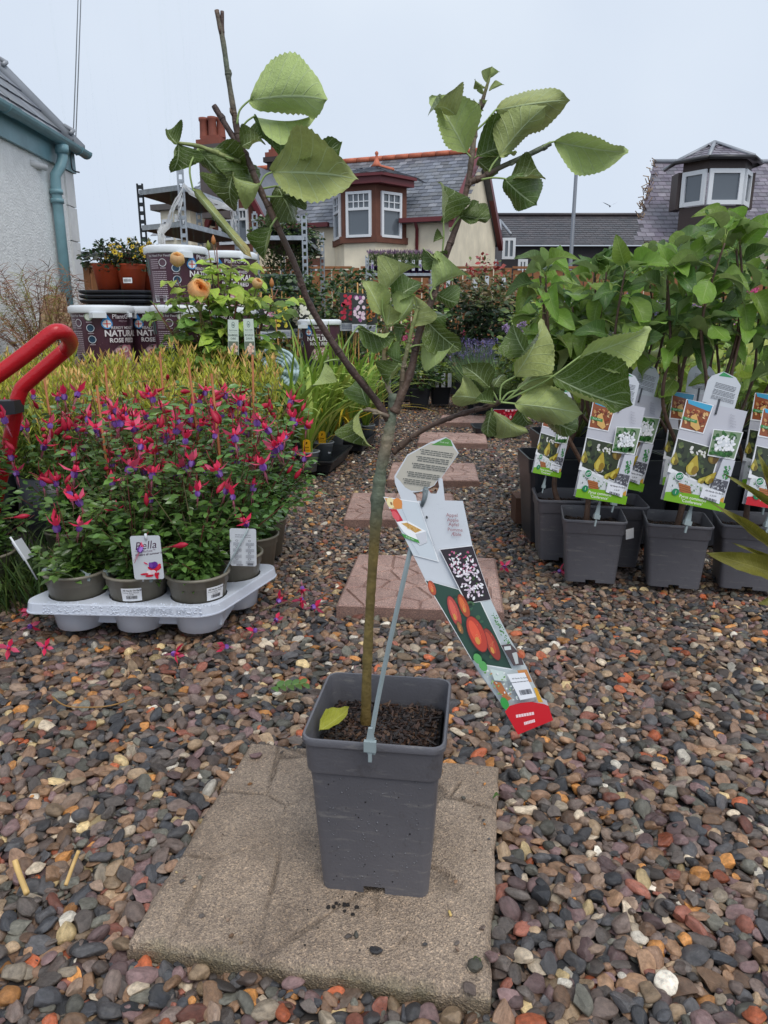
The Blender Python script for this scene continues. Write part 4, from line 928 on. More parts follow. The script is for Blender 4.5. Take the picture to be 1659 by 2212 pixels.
POTDROP = mat('pot_water_drop', srgb(112, 112, 116), .05, var=0); o = dr.build('water_drops', POTDROP, T, kind='stuff'); o.rotation_euler = (0, 0, PR); o = dirt.build('dirt_specks', SOIL, T, kind='stuff'); o.rotation_euler = (0, 0, PR)
limb('trunk', [(790, 1572), (793, 1440), (800, 1300), (808, 1180), (815, 1090), (822, 1020), (835, 960), (845, 905), (850, 850)],
     [.90, .90, .90, .90, .90, .90, .90, .90, .902], [.0078, .0064, .0060, .0062, .0066, .0084, .0074, .0074, .0070, .0058, .0056], ['base', 'olive', 'olive', 'olive', 'green', 'green', 'pale', 'green', 'green'], 12, 9, seed=3)
limb('branch', [(840, 908), (808, 860), (760, 800), (705, 720), (665, 650), (640, 580), (600, 490), (560, 405), (530, 335), (500, 290), (462, 228)], [.90, .895, .885, .88, .875, .87, .87, .87, .87, .87, .87],
     [.0052, .0044, .0039, .0037, .0036, .0036, .0034, .0031], ['dark', 'dark', 'dark', 'brown', 'dark', 'dark'], 9, 6, .07, 4)
limb('branch', [(518, 312), (510, 270), (504, 235), (492, 160), (482, 90), (468, 22)], .868, [.0038, .0034, .003, .0028, .0026], ['dark', 'brown', 'green', 'brown'], 8, 5, .06, 5)
limb('twig', [(482, 92), (480, 60), (480, 24)], .868, [.0024, .002], ['brown', 'dark'], 7, 4, seed=6)
limb('branch', [(850, 890), (868, 850), (890, 790), (905, 720), (935, 640), (960, 560), (985, 490), (1010, 400), (1020, 330), (1030, 260), (1046, 205), (1058, 165)], [.90, .90, .905, .905, .91, .915, .92, .92, .92, .92, .92, .92],
     [.0072, .0055, .0048, .0043, .0040, .0040, .0037, .0034, .0029, .0022, .0013], ['brown', 'brown', 'dark', 'brown', 'dark', 'brown', 'brown', 'pale', 'brown', 'leaf'], 9, 6, .07, 7)
limb('branch', [(1012, 394), (1045, 382), (1080, 362), (1140, 335), (1190, 310)], [.92, .918, .915, .91, .91], [.0044, .0034, .003, .003, .0026], ['brown', 'brown', 'green', 'green'], 8, 5, .05, 8)
limb('branch', [(850, 978), (890, 945), (935, 918), (1000, 893), (1050, 880), (1080, 868)], [.90, .89, .875, .86, .85, .845], [.0040, .0031, .0029, .0028, .0030], ['brown', 'brown', 'dark', 'brown'], 8, 6, .06, 9)
limb('twig', [(840, 900), (822, 892), (804, 887), (782, 886)], .895, [.003, .0026, .0018], ['brown', 'pale', 'brown'], 7, 4, seed=10)
limb('twig', [(850, 862), (836, 830), (831, 780), (834, 720), (838, 706)], [.905, .91, .92, .925, .925], [.003, .0028, .0034, .0032, .0026], ['pale', 'pale', 'olive', 'pale'], 7, 5, .09, seed=11)
limb('twig', [(866, 850), (870, 800), (878, 762), (892, 701), (908, 648)], [.90, .895, .89, .885, .885], [.0032, .0028, .0024, .0018], ['brown', 'pale', 'leaf', 'leaf'], 7, 5, seed=12)
limb('twig', [(520, 350), (480, 335), (430, 316), (386, 309)], [.87, .862, .855, .85], [.0022, .0024, .0022, .0016], ['leaf', 'leaf', 'leaf'], 7, 5, seed=13)
PET = MB(); lc = 0
def toward(p): return (CAMP - p).normalized()
def aleaf(base, tip, wpx, Yb=.9, Yt=None, side='u', roll=0, var=0, tint=1.0, stalk=None, tilt=0.0, base0=None, parent=None, meshes=None, name='leaf'):
    """one leaf from its base to its tip (image points with depths), underside ('u') or top ('t') to the viewer"""
    Yt = Yb if Yt is None else Yt; b = P(*base, Yb); t = P(*tip, Yt); y = t - b; L = y.length
    ppm = FPX / (b - CAMP).dot(ray(CX, CY)); n = toward((b + t) / 2)
    n = Matrix.Rotation(R(roll), 3, y.normalized()) @ n
    if side == 'u': n = -n
    M = frame(y, n); w = .92 * wpx / ppm / max(0.35, abs(math.cos(R(roll))))
    me = (meshes or apple_leaves)[var] if not isinstance(var, bpy.types.Mesh) else var
    b0 = base0 or PB
    ob = link(name, me, parent or T, b - b0); ob.rotation_euler = M.to_euler(); ob.scale = (w, L / 0.97, (w + L) * .5)
    if stalk:
        pts = [P(*stalk[0], stalk[2] if len(stalk) > 2 else Yb)]
        if len(stalk) > 1 and stalk[1]: pts.append(P(*stalk[1], Yb))
        pts.append(b); pts.append(b + y * .04)
        mb = MB(); mb.tube(smooth_path(pts, 4), [.0014, .0011], 5) if False else mb.tube(smooth_path(pts, 4), list(np.linspace(.0012, .0009, len(smooth_path(pts, 4)))), 6, 0, srgb(150, 172, 104))
        mb.build('leaf_stalk', STEMR, parent or T, b0)
    return ob
A = aleaf
# left leader, top
A((540, 216), (716, 196), 128, .862, .85, 'u', 18, 0, stalk=((512, 268), (518, 238)))
A((548, 252), (690, 280), 32, .885, .89, 't', 50, 1, stalk=((515, 300), (528, 268)))
A((530, 290), (580, 302), 30, .89, .89, 't', 40, 2)
A((522, 316), (572, 288), 46, .86, .86, 't', -30, 4)
A((386, 309), (387, 374), 58, .85, .85, 't', -35, 1)
A((384, 312), (357, 286), 44, .852, .852, 't', 35, 3)
A((428, 322), (520, 436), 84, .862, .85, 't', 28, 2, stalk=((505, 344), (460, 330)))
A((455, 322), (545, 400), 70, .875, .88, 't', -15, 1)
A((505, 372), (478, 452), 66, .855, .85, 't', 38, 4)
A((560, 400), (500, 395), 46, .86, .86, 'u', 40, 1)
A((416, 406), (546, 560), 92, .845, .83, 'u', 0, roll_leaf, stalk=((428, 322), (410, 360), .862))
A((584, 492), (562, 562), 46, .86, .855, 't', 25, 1, stalk=((598, 470), (592, 478), .87))
A((588, 372), (764, 372), 140, .855, .84, 'u', -14, 5, stalk=((560, 402), (572, 380)))
A((612, 352), (742, 334), 84, .885, .88, 't', 42, 0)
A((598, 402), (645, 476), 84, .875, .87, 't', -24, 2, stalk=((565, 408), None))
A((610, 425), (668, 395), 40, .868, .868, 't', 35, 1, stalk=((575, 425), None))
# right leader
A((1008, 330), (938, 196), 100, .918, .905, 'u', 14, 5, stalk=((1018, 340), None))
A((985, 250), (930, 200), 62, .90, .885, 'u', -42, 4)
A((1070, 238), (1236, 206), 92, .912, .895, 'u', -12, 3, stalk=((1028, 282), (1050, 262)))
A((1078, 338), (1168, 222), 78, .905, .895, 'u', 22, 0, stalk=((1056, 372), (1064, 356)))
A((1030, 338), (1118, 300), 84, .93, .94, 't', -22, 1, stalk=((1020, 345), None))
A((1032, 345), (1072, 388), 46, .93, .935, 't', 30, 2)
A((1196, 306), (1360, 338), 84, .908, .89, 'u', 10, 5, stalk=((1160, 326), (1180, 312)))
A((1090, 386), (1152, 450), 84, .905, .895, 't', 16, 2, stalk=((1040, 388), (1065, 384)))
A((1100, 384), (1180, 372), 46, .907, .90, 't', -40, 0)
A((958, 482), (966, 386), 52, .915, .91, 't', 30, 1, stalk=((952, 575), (958, 520), .915))
A((992, 470), (1038, 440), 40, .915, .91, 't', 28, 0, stalk=((972, 500), (982, 484)))
A((1000, 466), (1060, 480), 36, .912, .905, 't', 30, 2)
A((956, 512), (938, 518), 22, .915, .91, 't', 30, 1)
A((952, 576), (910, 540), 32, .915, .91, 't', -28, 0, stalk=((958, 588), None))
A((958, 574), (934, 544), 26, .918, .915, 't', 30, 1)
A((936, 622), (1008, 572), 48, .905, .895, 'u', 42, 1, stalk=((934, 648), (930, 634)))
A((944, 636), (988, 662), 52, .915, .91, 't', 25, 2)
for (bx, by, tx, ty, w) in ((1050, 178, 1060, 140, 18), (1054, 170, 1080, 150, 18), (1048, 190, 1020, 172, 14), (1056, 196, 1090, 178, 12), (1046, 205, 1036, 180, 12), (1040, 232, 1018, 214, 14), (1040, 236, 1052, 212, 16), (1044, 240, 1030, 220, 10)):
    A((bx, by), (tx, ty), w, .92, .915, 'u', 20, 1, name='bud_leaf')
# middle cluster
A((826, 680), (790, 602), 56, .92, .915, 'u', 12, 5, stalk=((838, 712), (832, 695)))
A((828, 636), (892, 552), 34, .915, .905, 'u', 48, 1, stalk=((836, 706), (826, 668)))
A((846, 652), (912, 600), 62, .93, .935, 't', -24, 0, stalk=((840, 704), (842, 675)))
A((836, 702), (846, 654), 40, .912, .905, 'u', -18, 0)
A((862, 692), (902, 640), 56, .915, .91, 'u', 22, 3, stalk=((840, 706), (850, 700)))
A((893, 706), (912, 638), 42, .89, .885, 'u', -35, 1)
A((850, 705), (880, 712), 40, .93, .935, 't', 22, 1)
A((925, 690), (966, 676), 44, .925, .92, 't', -20, 2)
A((922, 694), (990, 764), 66, .905, .895, 't', 20, 0)
A((912, 746), (980, 780), 46, .90, .892, 'u', -42, 4, stalk=((882, 752), (898, 746)))
A((772, 708), (856, 742), 42, .885, .90, 't', 34, 0, stalk=((738, 762), (752, 736), .885))
A((862, 786), (828, 830), 46, .90, .895, 't', 30, 1, stalk=((872, 800), None))
A((868, 782), (826, 770), 40, .91, .912, 't', -38, 2)
A((794, 877), (768, 806), 56, .90, .915, 't', -18, 0)
A((776, 892), (776, 986), 32, .892, .885, 't', 50, 4, stalk=((784, 886), None))
A((702, 782), (686, 842), 20, .882, .88, 'u', 50, 1, stalk=((744, 782), (724, 777), .887))
# cluster at the end of the low right branch
A((1112, 814), (1188, 698), 74, .84, .83, 'u', 24, 5, stalk=((1080, 868), (1084, 832)))
A((1140, 772), (1098, 700), 66, .862, .868, 't', -22, 0)
A((1118, 842), (1204, 764), 52, .845, .838, 'u', -26, 0, stalk=((1082, 868), (1096, 850)))
A((1250, 772), (1420, 716), 84, .83, .815, 'u', 14, 5, stalk=((1090, 866), (1180, 822), .845))
A((1192, 812), (1348, 893), 100, .835, .82, 't', -26, 3, stalk=((1090, 868), (1140, 826), .845))
A((1112, 872), (1260, 888), 88, .83, .815, 'u', 8, 0, stalk=((1082, 869), None))
A((1168, 886), (1248, 950), 78, .845, .84, 't', 22, 2)
A((1152, 830), (1230, 856), 58, .86, .865, 't', -20, 1)
A((1042, 862), (970, 850), 68, .845, .835, 'u', -14, 0, stalk=((1074, 870), None))
A((1066, 868), (1030, 862), 36, .838, .83, 't', 25, 1)
A((1062, 886), (1044, 946), 52, .848, .845, 't', 26, 2, stalk=((1062, 880), None))
A((1066, 888), (1134, 946), 46, .845, .838, 'u', -24, 1)
A((1124, 882), (1142, 936), 40, .85, .85, 't', 30, 4)
A((1058, 838), (1006, 784), 48, .85, .845, 't', 28, 0, stalk=((1076, 868), (1068, 852)))
A((1066, 836), (1086, 800), 46, .86, .865, 't', -20, 2)
A((1190, 850), (1200, 812), 40, .865, .87, 't', 20, 1)
# yellow fallen leaf on the compost
yl = leafmat('yellow_leaf', srgb(184, 190, 70), srgb(190, 196, 90), 0.4, True, 0.2, 0.1, True, srgb(205, 208, 120))
b = G(690, 1578, .222); t = G(752, 1540, .215)
ob = link('fallen_leaf', leaf_mesh('fallen_leaf', yl, 10, 4, .62, 1, .03, .35, -.3, .05, 21)); M = frame(t - b, Vector((.25, -.35, .9))); ob.location = b; ob.rotation_euler = M.to_euler(); q = (t - b).length; ob.scale = (q * .62, q * .9, q)
tag(ob, 'yellow fallen leaf lying on the dark compost of the apple pot', 'fallen leaf')

# ---------------------------------------------------------------- label of the apple tree
LP0 = P(930, 1200, .795); LN = Vector((-0.12, -0.96, 0.22)).normalized()
def lmap(x, y, lift=0.0): return onplane(x, y, LP0, LN, lift)
def z4(l): return [(796.3 + .2533 * a, 921.6 + .2533 * c) for a, c in l]
def z5(l): return [(958.5 + .1555 * a, 1253.4 + .1555 * c) for a, c in l]
outline = [(963, 944), (975, 951), (991, 979), (953, 1033), (956, 1034), (961, 1081), (1000, 1082), (1020, 1177), (1058, 1290), (1077, 1331), (1103, 1382), (1136, 1438), (1153, 1476), (1170, 1508), (1181, 1514), (1192, 1547), (1117, 1578),
           (1089, 1529), (1036, 1456), (996, 1387), (958, 1320), (918, 1251), (893, 1200), (853, 1119), (829, 1074), (866, 1077), (853, 1043), (852, 1028), (880, 982), (930, 955)]
holes = [z4([(375, 562), (430, 556), (472, 545), (462, 632), (412, 632), (400, 585)]), z4([(505, 530), (560, 502), (592, 455), (602, 515), (577, 572), (530, 570)])]
LB = thing('plant_label', 'long tilted apple label with red foot hanging over the rim of the grey pot', 'plant label', (LP0.x, LP0.y, LP0.z))
loops = [[Vector((x, y, 0)) for x, y in l] for l in [outline] + holes]; tr = tessellate_polygon(loops); flat = [p for l in loops for p in l]
mb = MB(); mb.add([lmap(p.x, p.y, 0) for p in flat], [tuple(t) for t in tr], 0); mb.add([lmap(p.x, p.y, -.0007) for p in flat], [tuple(t[::-1]) for t in tr], 0)
for l in [outline] + holes:
    n = len(l); mb.add([lmap(x, y, 0) for x, y in l] + [lmap(x, y, -.0007) for x, y in l], [(i, (i + 1) % n, n + (i + 1) % n, n + i) for i in range(n)], 0)
mb.build('card', LABELW, LB, LP0)
pr = Print(lmap, .00010); rp = random.Random(8)
pr.poly(z4([(232, 428), (333, 249), (532, 139), (718, 172), (763, 228), (616, 436), (588, 444), (556, 500), (470, 528), (428, 552), (365, 546), (312, 518), (270, 465)]), srgb(186, 180, 166))
pr.poly(z4([(535, 156), (660, 96), (698, 114), (720, 168)]), srgb(84, 140, 62))
pr.text('Fruit me!', 950, 956.2, 5.2, srgb(200, 220, 190), (1, .12), (0, -1))
for (a, c, w, n) in ((455, 192, 275, 3), (425, 250, 270, 3), (388, 308, 285, 3), (345, 380, 270, 3), (312, 440, 225, 3)):
    q = z4([(a, c)])[0]; pr.ell(q[0] - 3, q[1] + 1.2, 1.3, 1.3, srgb(90, 90, 84)); pr.lines(q[0], q[1], q[0] + w * .2533, n, 4.3, 2.0, srgb(104, 104, 98), rp, (.99, .14), (-.28, .95))
# speckled body, food photo
pr.poly(z4([(127, 598), (430, 641), (603, 1154), (382, 1096)]), srgb(238, 240, 242))
pr.poly(z4([(138, 607), (422, 647), (590, 1143), (378, 1088)]), srgb(206, 214, 220))
pr.poly(z4([(138, 607), (285, 628), (288, 700), (215, 705), (170, 680)]), srgb(214, 160, 96)); pr.ell(*z4([(190, 650)])[0], 8, 12, srgb(240, 226, 170), -25); pr.ell(*z4([(248, 655)])[0], 10, 12, srgb(222, 140, 66), -20); pr.ell(*z4([(195, 655)])[0], 2, 4, srgb(150, 110, 70), -25)
pr.poly(z4([(180, 700), (240, 705), (295, 800), (245, 815)]), srgb(196, 44, 58)); pr.ell(*z4([(232, 760)])[0], 6, 12, srgb(226, 92, 100), -35)
pr.poly(z4([(240, 812), (330, 800), (490, 890), (500, 985), (440, 1010), (300, 900)]), srgb(246, 246, 246)); pr.poly(z4([(280, 825), (330, 818), (455, 882), (400, 905)]), srgb(206, 160, 84)); pr.poly(z4([(400, 915), (488, 892), (498, 982), (440, 1005)]), srgb(206, 208, 214))
for i in range(26):
    q = z4([(300 + rp.uniform(0, 130), 0)])[0]; s_ = (q[0] - 872) / 34; pr.ell(q[0], z4([(0, 838 + s_ * 45 + rp.uniform(-12, 20))])[0][1], 1.3, .9, srgb(*rp.choice([(226, 184, 110), (180, 126, 60), (236, 206, 140)])), rp.uniform(0, 90), 6, False)
pr.k += 1
pr.poly(z4([(282, 908), (425, 965), (438, 995), (305, 945)]), srgb(70, 150, 62)); pr.text('Fruit me!', *z4([(318, 942)])[0], 5.2, srgb(225, 238, 220), (.93, .35), (.2, -.98))
for l in (((285, 700), (340, 830)), ((430, 650), (560, 1010)), ((350, 960), (430, 1090)), ((490, 890), (575, 1060))):
    (ax, ay), (bx, by) = z4(l); pr.poly([(ax, ay), (ax + .7, ay), (bx + .7, by), (bx, by)], srgb(164, 172, 182), up=False)
pr.k += 1
pr.text('Appel', *z4([(662, 765)])[0], 10.6, srgb(150, 84, 92), (1, .05), (-.05, -1)); pr.text('Apple', *z4([(670, 806)])[0], 10.6, srgb(150, 84, 92), (1, .05), (-.05, -1)); pr.text('Apfel', *z4([(682, 845)])[0], 10.6, srgb(150, 84, 92), (1, .05), (-.05, -1))
pr.text('Pomme', *z4([(674, 888)])[0], 10.6, srgb(150, 84, 92), (1, .05), (-.05, -1)); pr.text('\u00c6ble', *z4([(704, 928)])[0], 10.6, srgb(150, 84, 92), (1, .05), (-.05, -1))
for i in range(150):
    a, c = rp.uniform(480, 860), rp.uniform(650, 1010); q = z4([(a, c)])[0]
    if a < 500 + (c - 640) * .35 or a > 800 + (c - 640) * .19: continue
    pr.ell(q[0], q[1], .5, .28, srgb(150, 158, 168), 0, 5, False)
pr.k += 1
pr.ell(*z4([(497, 773)])[0], 2.4, 3.4, srgb(52, 54, 56), -10)
# blossom photo
B4 = [(951, 1187), (1020, 1179), (1060, 1294), (1009, 1302)]
pr.poly([(949, 1186), (1020, 1177), (1061, 1294.5), (1008, 1304)], srgb(240, 240, 242)); pr.poly(B4, srgb(44, 34, 40))
def inq(q, s, t): return tuple((q[0][k] * (1 - s) + q[1][k] * s) * (1 - t) + (q[3][k] * (1 - s) + q[2][k] * s) * t for k in (0, 1))
def petals(q, n, cols, r0, r1, s0=.08, s1=.92, t0=.06, t1=.94):
    for i in range(n):
        x, y = inq(q, rp.uniform(s0, s1), rp.uniform(t0, t1)); pr.ell(x, y, rp.uniform(r0, r1), rp.uniform(r0, r1) * .6, srgb(*rp.choice(cols)), rp.uniform(0, 180), 7, False)
        if i % 6 == 0: pr.k += 1
    pr.k += 1
petals(B4, 16, [(84, 118, 60), (60, 92, 44)], 3, 5, .12, .88, .08, .92); petals(B4, 34, [(214, 120, 156), (228, 150, 176), (190, 80, 120)], 2, 3.4, .08, .9, .05, .45)
petals(B4, 100, [(236, 228, 234), (250, 248, 250), (206, 186, 202), (244, 222, 234), (222, 206, 216)], 2.4, 4.8, .1, .9, .22, .94); petals(B4, 20, [(240, 238, 240)], 2, 3.4, .08, .9, .06, .3)
# fruit photo and garden strip
G4 = [(1038, 1298), (1060, 1295), (1077, 1331), (1103, 1382), (1136, 1438), (1153, 1476), (1168, 1506), (1090, 1528), (1022, 1428)]
pr.poly(G4, srgb(196, 206, 208))
A4 = [(920, 1252), (991, 1272), (1009, 1302), (1037, 1298), (1105, 1441), (1048, 1432), (1020, 1422), (958, 1316)]
pr.poly([(918, 1251), (992, 1271), (1010, 1302), (1039, 1297.5), (1107, 1444), (1046, 1434), (1018, 1421)], srgb(238, 240, 240)); pr.poly(A4, srgb(42, 74, 60))
AQ = [(926, 1254), (1036, 1298), (1102, 1438), (1018, 1418)]
petals(AQ, 34, [(34, 62, 50), (56, 96, 70), (50, 84, 56), (70, 104, 66)], 5, 10, .3, .9, .08, .9)
def apple(cx, cy, rx, ry, a, c, h):
    pr.ell(cx, cy, rx * 1.08, ry * 1.05, srgb(int(c[0] * .62), int(c[1] * .7), int(c[2] * .9)), a, 20); pr.ell(cx, cy, rx, ry, srgb(int(c[0] * .9), c[1], c[2]), a, 20); pr.ell(cx - rx * .25, cy - ry * .1, rx * .55, ry * .7, srgb(*h), a, 16)
    pr.ell(cx + rx * .1, cy + ry * .35, rx * .3, ry * .22, srgb(214, 150, 70), a, 10)
    for i in range(22): t = rp.uniform(0, 6.3); u = rp.uniform(0, .8); pr.ell(cx + rx * u * math.cos(t) * .8, cy + ry * u * math.sin(t) * .8, .5, .5, srgb(240, 176, 110), 0, 5, False)
    pr.k += 1
apple(934, 1268, 7, 16, -20, (206, 84, 54), (222, 108, 70)); apple(1002, 1306, 9, 26, -22, (200, 76, 44), (222, 112, 60)); apple(982, 1318, 10, 34, -20, (206, 74, 66), (222, 100, 84)); apple(1062, 1388, 11, 36, -24, (176, 60, 46), (196, 78, 56)); apple(1030, 1366, 16, 40, -24, (214, 66, 48), (232, 92, 62)); apple(994, 1352, 5, 14, -22, (150, 100, 60), (170, 112, 64))
GQ = [(1046, 1300), (1062, 1300), (1128, 1432), (1108, 1432)]
petals(GQ, 70, [(66, 128, 62), (92, 150, 76), (48, 104, 48)], 1.0, 2.2, .25, .9, .16, .66)
pr.poly(z5([(790, 870), (920, 850), (1060, 1000), (1100, 1140), (960, 1150)]), srgb(84, 70, 72)); pr.poly(z5([(830, 890), (920, 880), (930, 930), (840, 940)]), srgb(210, 216, 214)); pr.poly(z5([(940, 980), (1010, 960), (1030, 1120), (990, 1130)]), srgb(196, 200, 198))
pr.poly(z5([(1010, 1215), (1140, 1200), (1215, 1370), (1100, 1380)]), srgb(206, 140, 84)); pr.poly(z5([(1000, 960), (1090, 1010), (1105, 1040), (1040, 1040)]), srgb(180, 84, 50))
pr.poly(z5([(1235, 1450), (1275, 1450), (1365, 1650), (1300, 1650)]), srgb(224, 168, 50)); pr.poly(z5([(670, 1360), (790, 1380), (880, 1540), (940, 1600), (860, 1640), (740, 1480)]), srgb(182, 112, 66)); pr.poly(z5([(640, 1190), (830, 1230), (870, 1360), (700, 1350)]), srgb(208, 222, 216))
LQ = [z5([(430, 1150)])[0], z5([(900, 1230)])[0], z5([(1300, 1640)])[0], z5([(860, 1680)])[0]]
petals(LQ, 60, [(150, 186, 120), (214, 224, 214), (110, 158, 84), (236, 240, 238), (196, 150, 110)], 1.4, 3.4, .04, .95, .05, .9)
for (x, y) in z5([(470, 1050), (545, 1150)]): pr.ell(x, y, 8, 12, srgb(92, 168, 92), -30)
pr.ell(*z5([(840, 1660)])[0], 8, 14, srgb(58, 158, 72), -25)
pr.poly(z5([(842, 1772), (905, 1692), (1050, 1652), (1200, 1637), (1370, 1665), (1438, 1692), (1500, 1888), (1022, 2086)]), srgb(206, 28, 40))
for (a, c, w) in ((990, 1815, 250), (1100, 1915, 150)):
    q = z5([(a, c)])[0]
    for i in range(7): pr.poly([(q[0] + w * .1555 * i / 7 + k, q[1] - i * .95 + m) for k, m in ((0, 0), (w * .1555 / 8.2, -.8), (w * .1555 / 8.2 + 1.2, 5.2), (1.2, 6.2))], srgb(244, 214, 216), up=False)
pr.k += 1
pr.poly(z5([(870, 1262), (1110, 1237), (1268, 1570), (1052, 1613)]), srgb(240, 242, 246)); q = z5([(940, 1330)])[0]; pr.text('All Hands On Earth', q[0], q[1], 4.3, srgb(70, 72, 78), (.98, -.08), (-.35, -.93), 'LEFT', .012)
pr.lines(*z5([(925, 1372)])[0], z5([(1165, 0)])[0][0], 1, 3, 1.6, srgb(110, 112, 118), rp, (.985, -.12), (.4, .9))
q = z5([(1030, 1480)])[0]
for i in range(24):
    w = rp.choice([.35, .5, .8]); x = q[0] + i * 1.04; y = q[1] - i * .16; pr.poly([(x, y), (x + w, y - .1), (x + w + 4.5, y + 10), (x + 4.5, y + 10.1)], srgb(84, 86, 92), up=False)
pr.build('printing', PRINT, LB, LP0)
# stake with its clip on the pot rim
mb = MB()
top = lmap(921, 1056, .004); mid = lmap(884, 1198, -.004); rim = P(800, 1602, .775)
V, F = tube(smooth_path([rim, P(826, 1462, .786), mid, lmap(905, 1120, -.006), lmap(914, 1092, -.003), top], 6), .0029, 4); mb.add(V, F, 0, (1, 1, 1))
mb.build('stake', CLEARP, LB, LP0)
mb = MB(); c = P(800, 1605, .772); Mx = Matrix.Translation(c) @ Matrix.Rotation(PR, 4, 'Z')
mb.box(-.0075, .0075, -.005, .001, -.010, .004, 0, (1, 1, 1), Mx); mb.box(-.0022, .0022, -.004, .0, -.024, -.010, 0, (1, 1, 1), Mx); mb.prism([(-.005, 0), (.005, 0), (.0025, .016), (-.0025, .016)], -.003, .001, 0, (1, 1, 1), Mx @ Matrix.Translation((0, 0, .004)) @ Matrix.Rotation(R(90), 4, 'X')); mb.box(-.005, .005, .006, .009, -.02, .002, 0, (1, 1, 1), Mx)
mb.build('clip', CLEARP, LB, LP0)
mb = MB(); V, F = tube([lmap(920, 1052, .002), lmap(917, 1078, .0035), lmap(911, 1093, .001)], [.0025, .0028, .0022], 6); mb.add(V, F, 0, (1, 1, 1), True); mb.build('hook', mat('grey_plastic', srgb(112, 122, 126), .35), LB, LP0)
# ---------------------------------------------------------------- pear trees on the right
pear_leaves = [leaf_mesh('pear_leaf', m_, 10, 4, w, 1.0, 0.01, c, k, wv, s + 30, .72) for s, (w, c, k, wv, m_) in enumerate(
    [(.56, .25, .5, .04, PRLEAF), (.52, .45, .9, .045, PRLEAF), (.60, -.1, -.2, .04, PRLEAF), (.55, .35, .7, .05, PRLEAFD), (.58, .2, .3, .04, PRLEAFD), (.52, .6, 1.1, .04, PRLEAF)])]
PCOL = srgb(92, 70, 58)
def pot_at(x0, y0, x1, y1, z=-.004):
    a, c = G(x0, y0, z), G(x1, y1, z); rz = math.atan2((c - a).y, (c - a).x); s = (c - a).length / .145
    m = (a + c) / 2; return Vector((m.x - math.sin(rz) * .0725 * s, m.y + math.cos(rz) * .0725 * s, z)), rz, s
def rec_leaf(T_, base, p, direc, n, size, me, stalk=True):
    """leaf at p growing along direc with upper face n; base = origin of the tree"""
    direc = direc.normalized(); M = frame(direc, n); o = link(me.name.split('.')[0] if me.name.startswith(('rose', 'lime')) else 'leaf', me, T_, p); o.rotation_euler = M.to_euler(); o.scale = (size, size, size); return o
COMP2 = compost_mesh(0.080, 0.196, 500, 9)
def pear_tree(loc, rz, s, label, seed, nst=3, top=1.02, nleaf=56, lean=(0, 0), spread=.13, trunk=True, pot=True, low=.30, sizes=(.066, .108)):
    r = random.Random(seed); T_ = thing('potted_pear_tree', label, 'potted tree', loc, 0, 'pear trees in grey pots')
    if pot:
        o = link('pot', POT, T_); o.rotation_euler = (0, 0, rz); o.scale = (s, s, s * .82)
        o = link('compost', COMP2, T_); o.rotation_euler = (0, 0, rz); o.scale = (s, s, s * .82); o['kind'] = 'stuff'
    b = Vector((r.uniform(-.02, .02), r.uniform(-.02, .02), .15 * s)); fork = Vector((b.x + r.uniform(-.03, .03) + lean[0] * .3, b.y + lean[1] * .3, low + r.uniform(-.02, .05)))
    mb = MB(); pth = smooth_path([b, b.lerp(fork, .5) + Vector((r.uniform(-.015, .015), 0, 0)), fork], 4)
    def tb(p, r0, r1):
        m = len(p); V, F = tube(p, [r0 + (r1 - r0) * i / (m - 1) * 1.0 + r.uniform(-.06, .06) * r0 for i in range(m)], 7); k = np.repeat(np.array([[r.uniform(.75, 1.2)] for _ in range(m)]), 7, 0) * np.array([PCOL]); mb.add(V, F, 0, k, True)
    tb(pth, .0095, .0080); mb.build('trunk', BARK, T_)
    stems = []
    for i in range(nst):
        az = 6.283 * (i + r.uniform(-.25, .25)) / nst + seed; sp = spread * r.uniform(.55, 1.15); tp = top - r.uniform(0, .13)
        e = Vector((fork.x + math.cos(az) * sp + lean[0], fork.y + math.sin(az) * sp * .8 + lean[1], tp)); m1 = Vector((fork.x + math.cos(az) * sp * .85, fork.y + math.sin(az) * sp * .6, fork.z + (tp - fork.z) * .34)); m2 = m1.lerp(e, .5) + Vector((r.uniform(-.03, .03), r.uniform(-.02, .02), 0))
        p = smooth_path([fork, m1, m2, e], 6); stems.append(p); mb = MB(); tb(p, .0068, .0028); mb.build('branch', BARK, T_)
    mbt = MB()
    for i in range(nleaf):
        p = stems[i % nst]; u = 1 - r.random() ** 1.2 * (.42 if r.random() < .93 else .7); f = u * (len(p) - 1); k = int(min(f, len(p) - 2)); q = Vector(p[k]).lerp(Vector(p[k + 1]), f - k)
        az = r.uniform(0, 6.283); tilt = r.uniform(-.2, .85) if u < .93 else r.uniform(.5, 1.4); out = Vector((math.cos(az), math.sin(az), 0)); st = out * math.cos(tilt) + Vector((0, 0, math.sin(tilt))); sl = r.uniform(.02, .05); pb = q + st * sl
        mbt.tube([q, q + st * sl * .5 + Vector((0, 0, .004)), pb], [.0012, .0010, .0009], 4, 0, srgb(150, 168, 84))
        dr = out * math.cos(tilt - .5) + Vector((0, 0, math.sin(tilt - r.uniform(.2, .9)))); nn = Vector((0, 0, 1)) * r.uniform(.3, 1) + Vector((r.uniform(-.5, .5), r.uniform(-.9, .1), 0)); rec_leaf(T_, Vector((0, 0, 0)), pb, dr, nn, r.uniform(*sizes), r.choice(pear_leaves))
    mbt.build('leaf_stalks', STEMR, T_, kind='stuff')
    return T_
pa_ = [pot_at(1221, 1255, 1329, 1262), pot_at(1399, 1265, 1511, 1274), pot_at(1555, 1269, 1672, 1279), pot_at(1166, 1209, 1268, 1212), pot_at(1272, 1222, 1376, 1226)]
pear_tree(*pa_[0], 'pear tree in the grey pot nearest the path, front row', 1, 3, .95, 76, (-.03, .03))
pear_tree(*pa_[1], 'pear tree with a forked trunk in the wide front pot beside the second full label', 5, 4, .97, 86, (0, .02))
